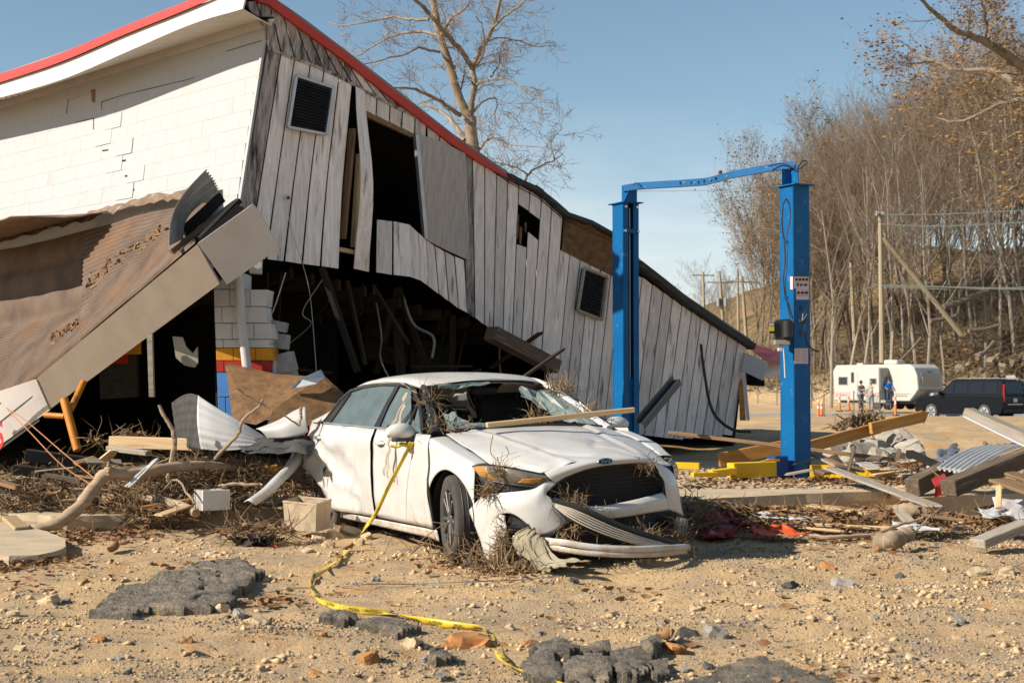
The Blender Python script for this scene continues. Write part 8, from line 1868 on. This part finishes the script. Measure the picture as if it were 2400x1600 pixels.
# ---- people ----------------------------------------------------------------------------------------------------
def person(px, py, d, face, jacket, trousers, hair, label, reach=None, h=1.74):
    z = P(px, py, d); s = h / 1.74; root = empty('person', z, label, 'person'); root.rotation_euler = (0, 0, face); root.scale = (s, s, s)
    # one continuous figure: joints grown into a skin
    J = [(0, 0, .95, .14, .10), (0, 0, 1.12, .135, .10), (0, 0, 1.32, .16, .105), (0, 0, 1.46, .075, .06), (0, -.01, 1.54, .05, .05), (0, -.02, 1.62, .075, .09), (0, -.015, 1.71, .06, .075),
         (-.19, 0, 1.41, .06, .06), (-.24, -.03, 1.17, .05, .05), (-.20, -.22, 1.02, .038, .038), (-.18, -.30, .99, .03, .03), (.19, 0, 1.41, .06, .06), (.24, -.03, 1.17, .05, .05), (.20, -.22, 1.02, .038, .038), (.18, -.30, .99, .03, .03),
         (-.09, 0, .88, .095, .095), (-.10, -.02, .50, .065, .065), (-.10, .01, .10, .045, .045), (-.11, -.14, .05, .035, .04), (.09, 0, .88, .095, .095), (.11, .02, .50, .065, .065), (.12, .04, .10, .045, .045), (.13, -.11, .05, .035, .04)]
    if reach:
        J[13] = (reach * .42, -.28, 1.22, .036, .036); J[14] = (reach * .52, -.36, 1.26, .03, .03); J[12] = (reach * .30, -.08, 1.20, .05, .05)
    E_ = [(0, 1), (1, 2), (2, 3), (3, 4), (4, 5), (5, 6), (2, 7), (7, 8), (8, 9), (9, 10), (2, 11), (11, 12), (12, 13), (13, 14), (0, 15), (15, 16), (16, 17), (17, 18), (0, 19), (19, 20), (20, 21), (21, 22)]
    def skin(nm, ids, m, grow_=0.0, root_i=0):
        mp = {o: k for k, o in enumerate(ids)}; me = bpy.data.meshes.new(nm); me.from_pydata([J[i][:3] for i in ids], [(mp[a], mp[c]) for a, c in E_ if a in mp and c in mp], []); me.materials.append(m); o = link(me, nm, root); o.modifiers.new('skin', 'SKIN'); sv_ = me.skin_vertices[0].data
        for k, i in enumerate(ids): sv_[k].radius = (J[i][3] + grow_, J[i][4] + grow_)
        sv_[mp[root_i]].use_root = True; md = o.modifiers.new('sub', 'SUBSURF'); md.levels = 1; md.render_levels = 1; return o
    skin('body', list(range(23)), mat('skin_tone', (.42, .26, .18), None, rough=.6, var=0)); skin('jacket', [0, 1, 2, 7, 8, 9, 11, 12, 13], jacket, .022, 0); skin('trousers', [0, 15, 16, 17, 19, 20, 21], trousers, .02, 0)
    b = MB(); b.tube([(0, -.015, 1.60), (0, -.01, 1.66), (0, 0, 1.72), (0, 0, 1.765)], [.098, .105, .09, .03], 12); b.build('hair', hair, root, base='local', smooth=True)
    for sx in (-.11, .13):
        b = MB(); b.box((sx, -.06, .045), (.10, .27, .09)); b.build('boot', m_dk, root, base='local', bevel=.03)
cg = lambda n_, c: mat(n_, c, tuple(q * .75 for q in c), 4, .9, var=0)
person(2018, 963, 81.5, .5, cg('grey_jacket', (.23, .235, .24)), cg('dark_trousers', (.10, .095, .085)), cg('dark_cap', (.05, .045, .04)), 'person in dark cap and grey jacket by the caravan, hands forward')
person(2041, 964, 80.8, -.9, cg('pale_hoodie', (.36, .33, .31)), cg('grey_trousers', (.27, .26, .25)), cg('hood_grey', (.34, .31, .29)), 'person in pale hooded sweatshirt reaching towards the one in the cap', reach=-1)
person(2082, 950, 84.6, .2, cg('blue_jacket', (.02, .16, .48)), cg('jeans', (.10, .13, .20)), cg('brown_hair', (.08, .05, .03)), 'person in bright blue jacket standing in the caravan doorway', h=1.7)
# ---- traffic posts, stakes, sign ---------------------------------------------------------------------------------
m_or = mat('traffic_orange', (.75, .19, .03), None, rough=.5, var=0); m_wh = mat('reflective_white', (.62, .58, .54), None, rough=.4, var=0)
def delin(px, yb, yt, d, lab, base=.18, r=.055):
    q = P(px, yb, d); h = (yb - yt) * d / FPX; root = empty('traffic_post', q, lab, 'traffic post', 'orange traffic posts'); n = 6
    for k in range(n):
        b = MB(); z0, z1 = h * k / n, h * (k + 1) / n; rr = lambda z: lerp(r * 1.35, r * .75, z / h); b.tube([q + Vector((0, 0, z0)), q + Vector((0, 0, z1 - .004))], [rr(z0), rr(z1)], 10); b.build('band', m_wh if k in (3, 5) else m_or, root, smooth=True)
    b = MB(); b.box(q + Vector((0, 0, .03)), (base * 2, base * 2, .06)); b.build('base', m_dk, root, bevel=.01)
for (x, yb, yt, d, lab) in [(1918, 978, 936, 70, 'striped orange traffic post standing apart left of the people'), (1968, 964, 922, 80, 'plain orange traffic post at the caravan tail'), (1989, 963, 922, 79, 'orange and white traffic cone beside the person in the cap'), (2099, 974, 920, 76, 'tall orange traffic post before the caravan nose'), (1926, 975, 940, 71, 'slim traffic post just behind the striped one')]:
    delin(x, yb, yt, d, lab)
for i, (x, yb, yt, d) in enumerate([(1821, 950, 902, 74), (1902, 957, 902, 74), (1931, 978, 922, 66), (2001, 965, 915, 72), (1776, 945, 905, 76), (2062, 970, 915, 70)]):
    b = MB(); b.tube([P(x, yb, d), P(x, yt, d)], .03, 6); b.build('fence_stake', m_barkd, label=['thin dark fence stake left of the right lift post', 'thin fence stake behind the right lift post', 'fence stake beside the striped traffic post', 'fence stake between the two people', 'fence stake past the broken roof corner', 'fence stake before the caravan door'][i], cat='stake')
fs = empty('wire_fence', P(1950, 960, 72), 'sagging wire mesh fence strung between thin stakes', 'fence')
for k in range(7):
    b = MB(); b.tube(curve([P(1776, 942 - k * 6, 75.5), P(1902, 953 - k * 7, 73.5), P(2001, 962 - k * 7, 71.5), P(2062, 966 - k * 7.5, 69.8), P(2095, 968 - k * 7, 70)], 20), .007, 3); b.build('strand', m_galv, fs)
for k in range(22):
    t = k / 21; x = lerp(1930, 2095, t); b = MB(); b.tube([P(x, lerp(958, 968, t), lerp(73, 70, t)), P(x, lerp(914, 925, t), lerp(73, 70, t))], .006, 3); b.build('vertical_strand', m_galv, fs)
sg = empty('small_sign', P(2370, 905, 92), 'small white sign tilted on the bank behind the dark vehicle', 'sign'); b = MB(); b.prism([P(2357, 880, 92), P(2378, 878, 92), P(2384, 892, 92), P(2362, 895, 92)], Vector((0, .03, 0))); b.build('board', m_wh, sg); b = MB(); b.tube([P(2371, 892, 92.05), P(2371, 912, 92.05)], .04, 6); b.build('stake', m_pole, sg)
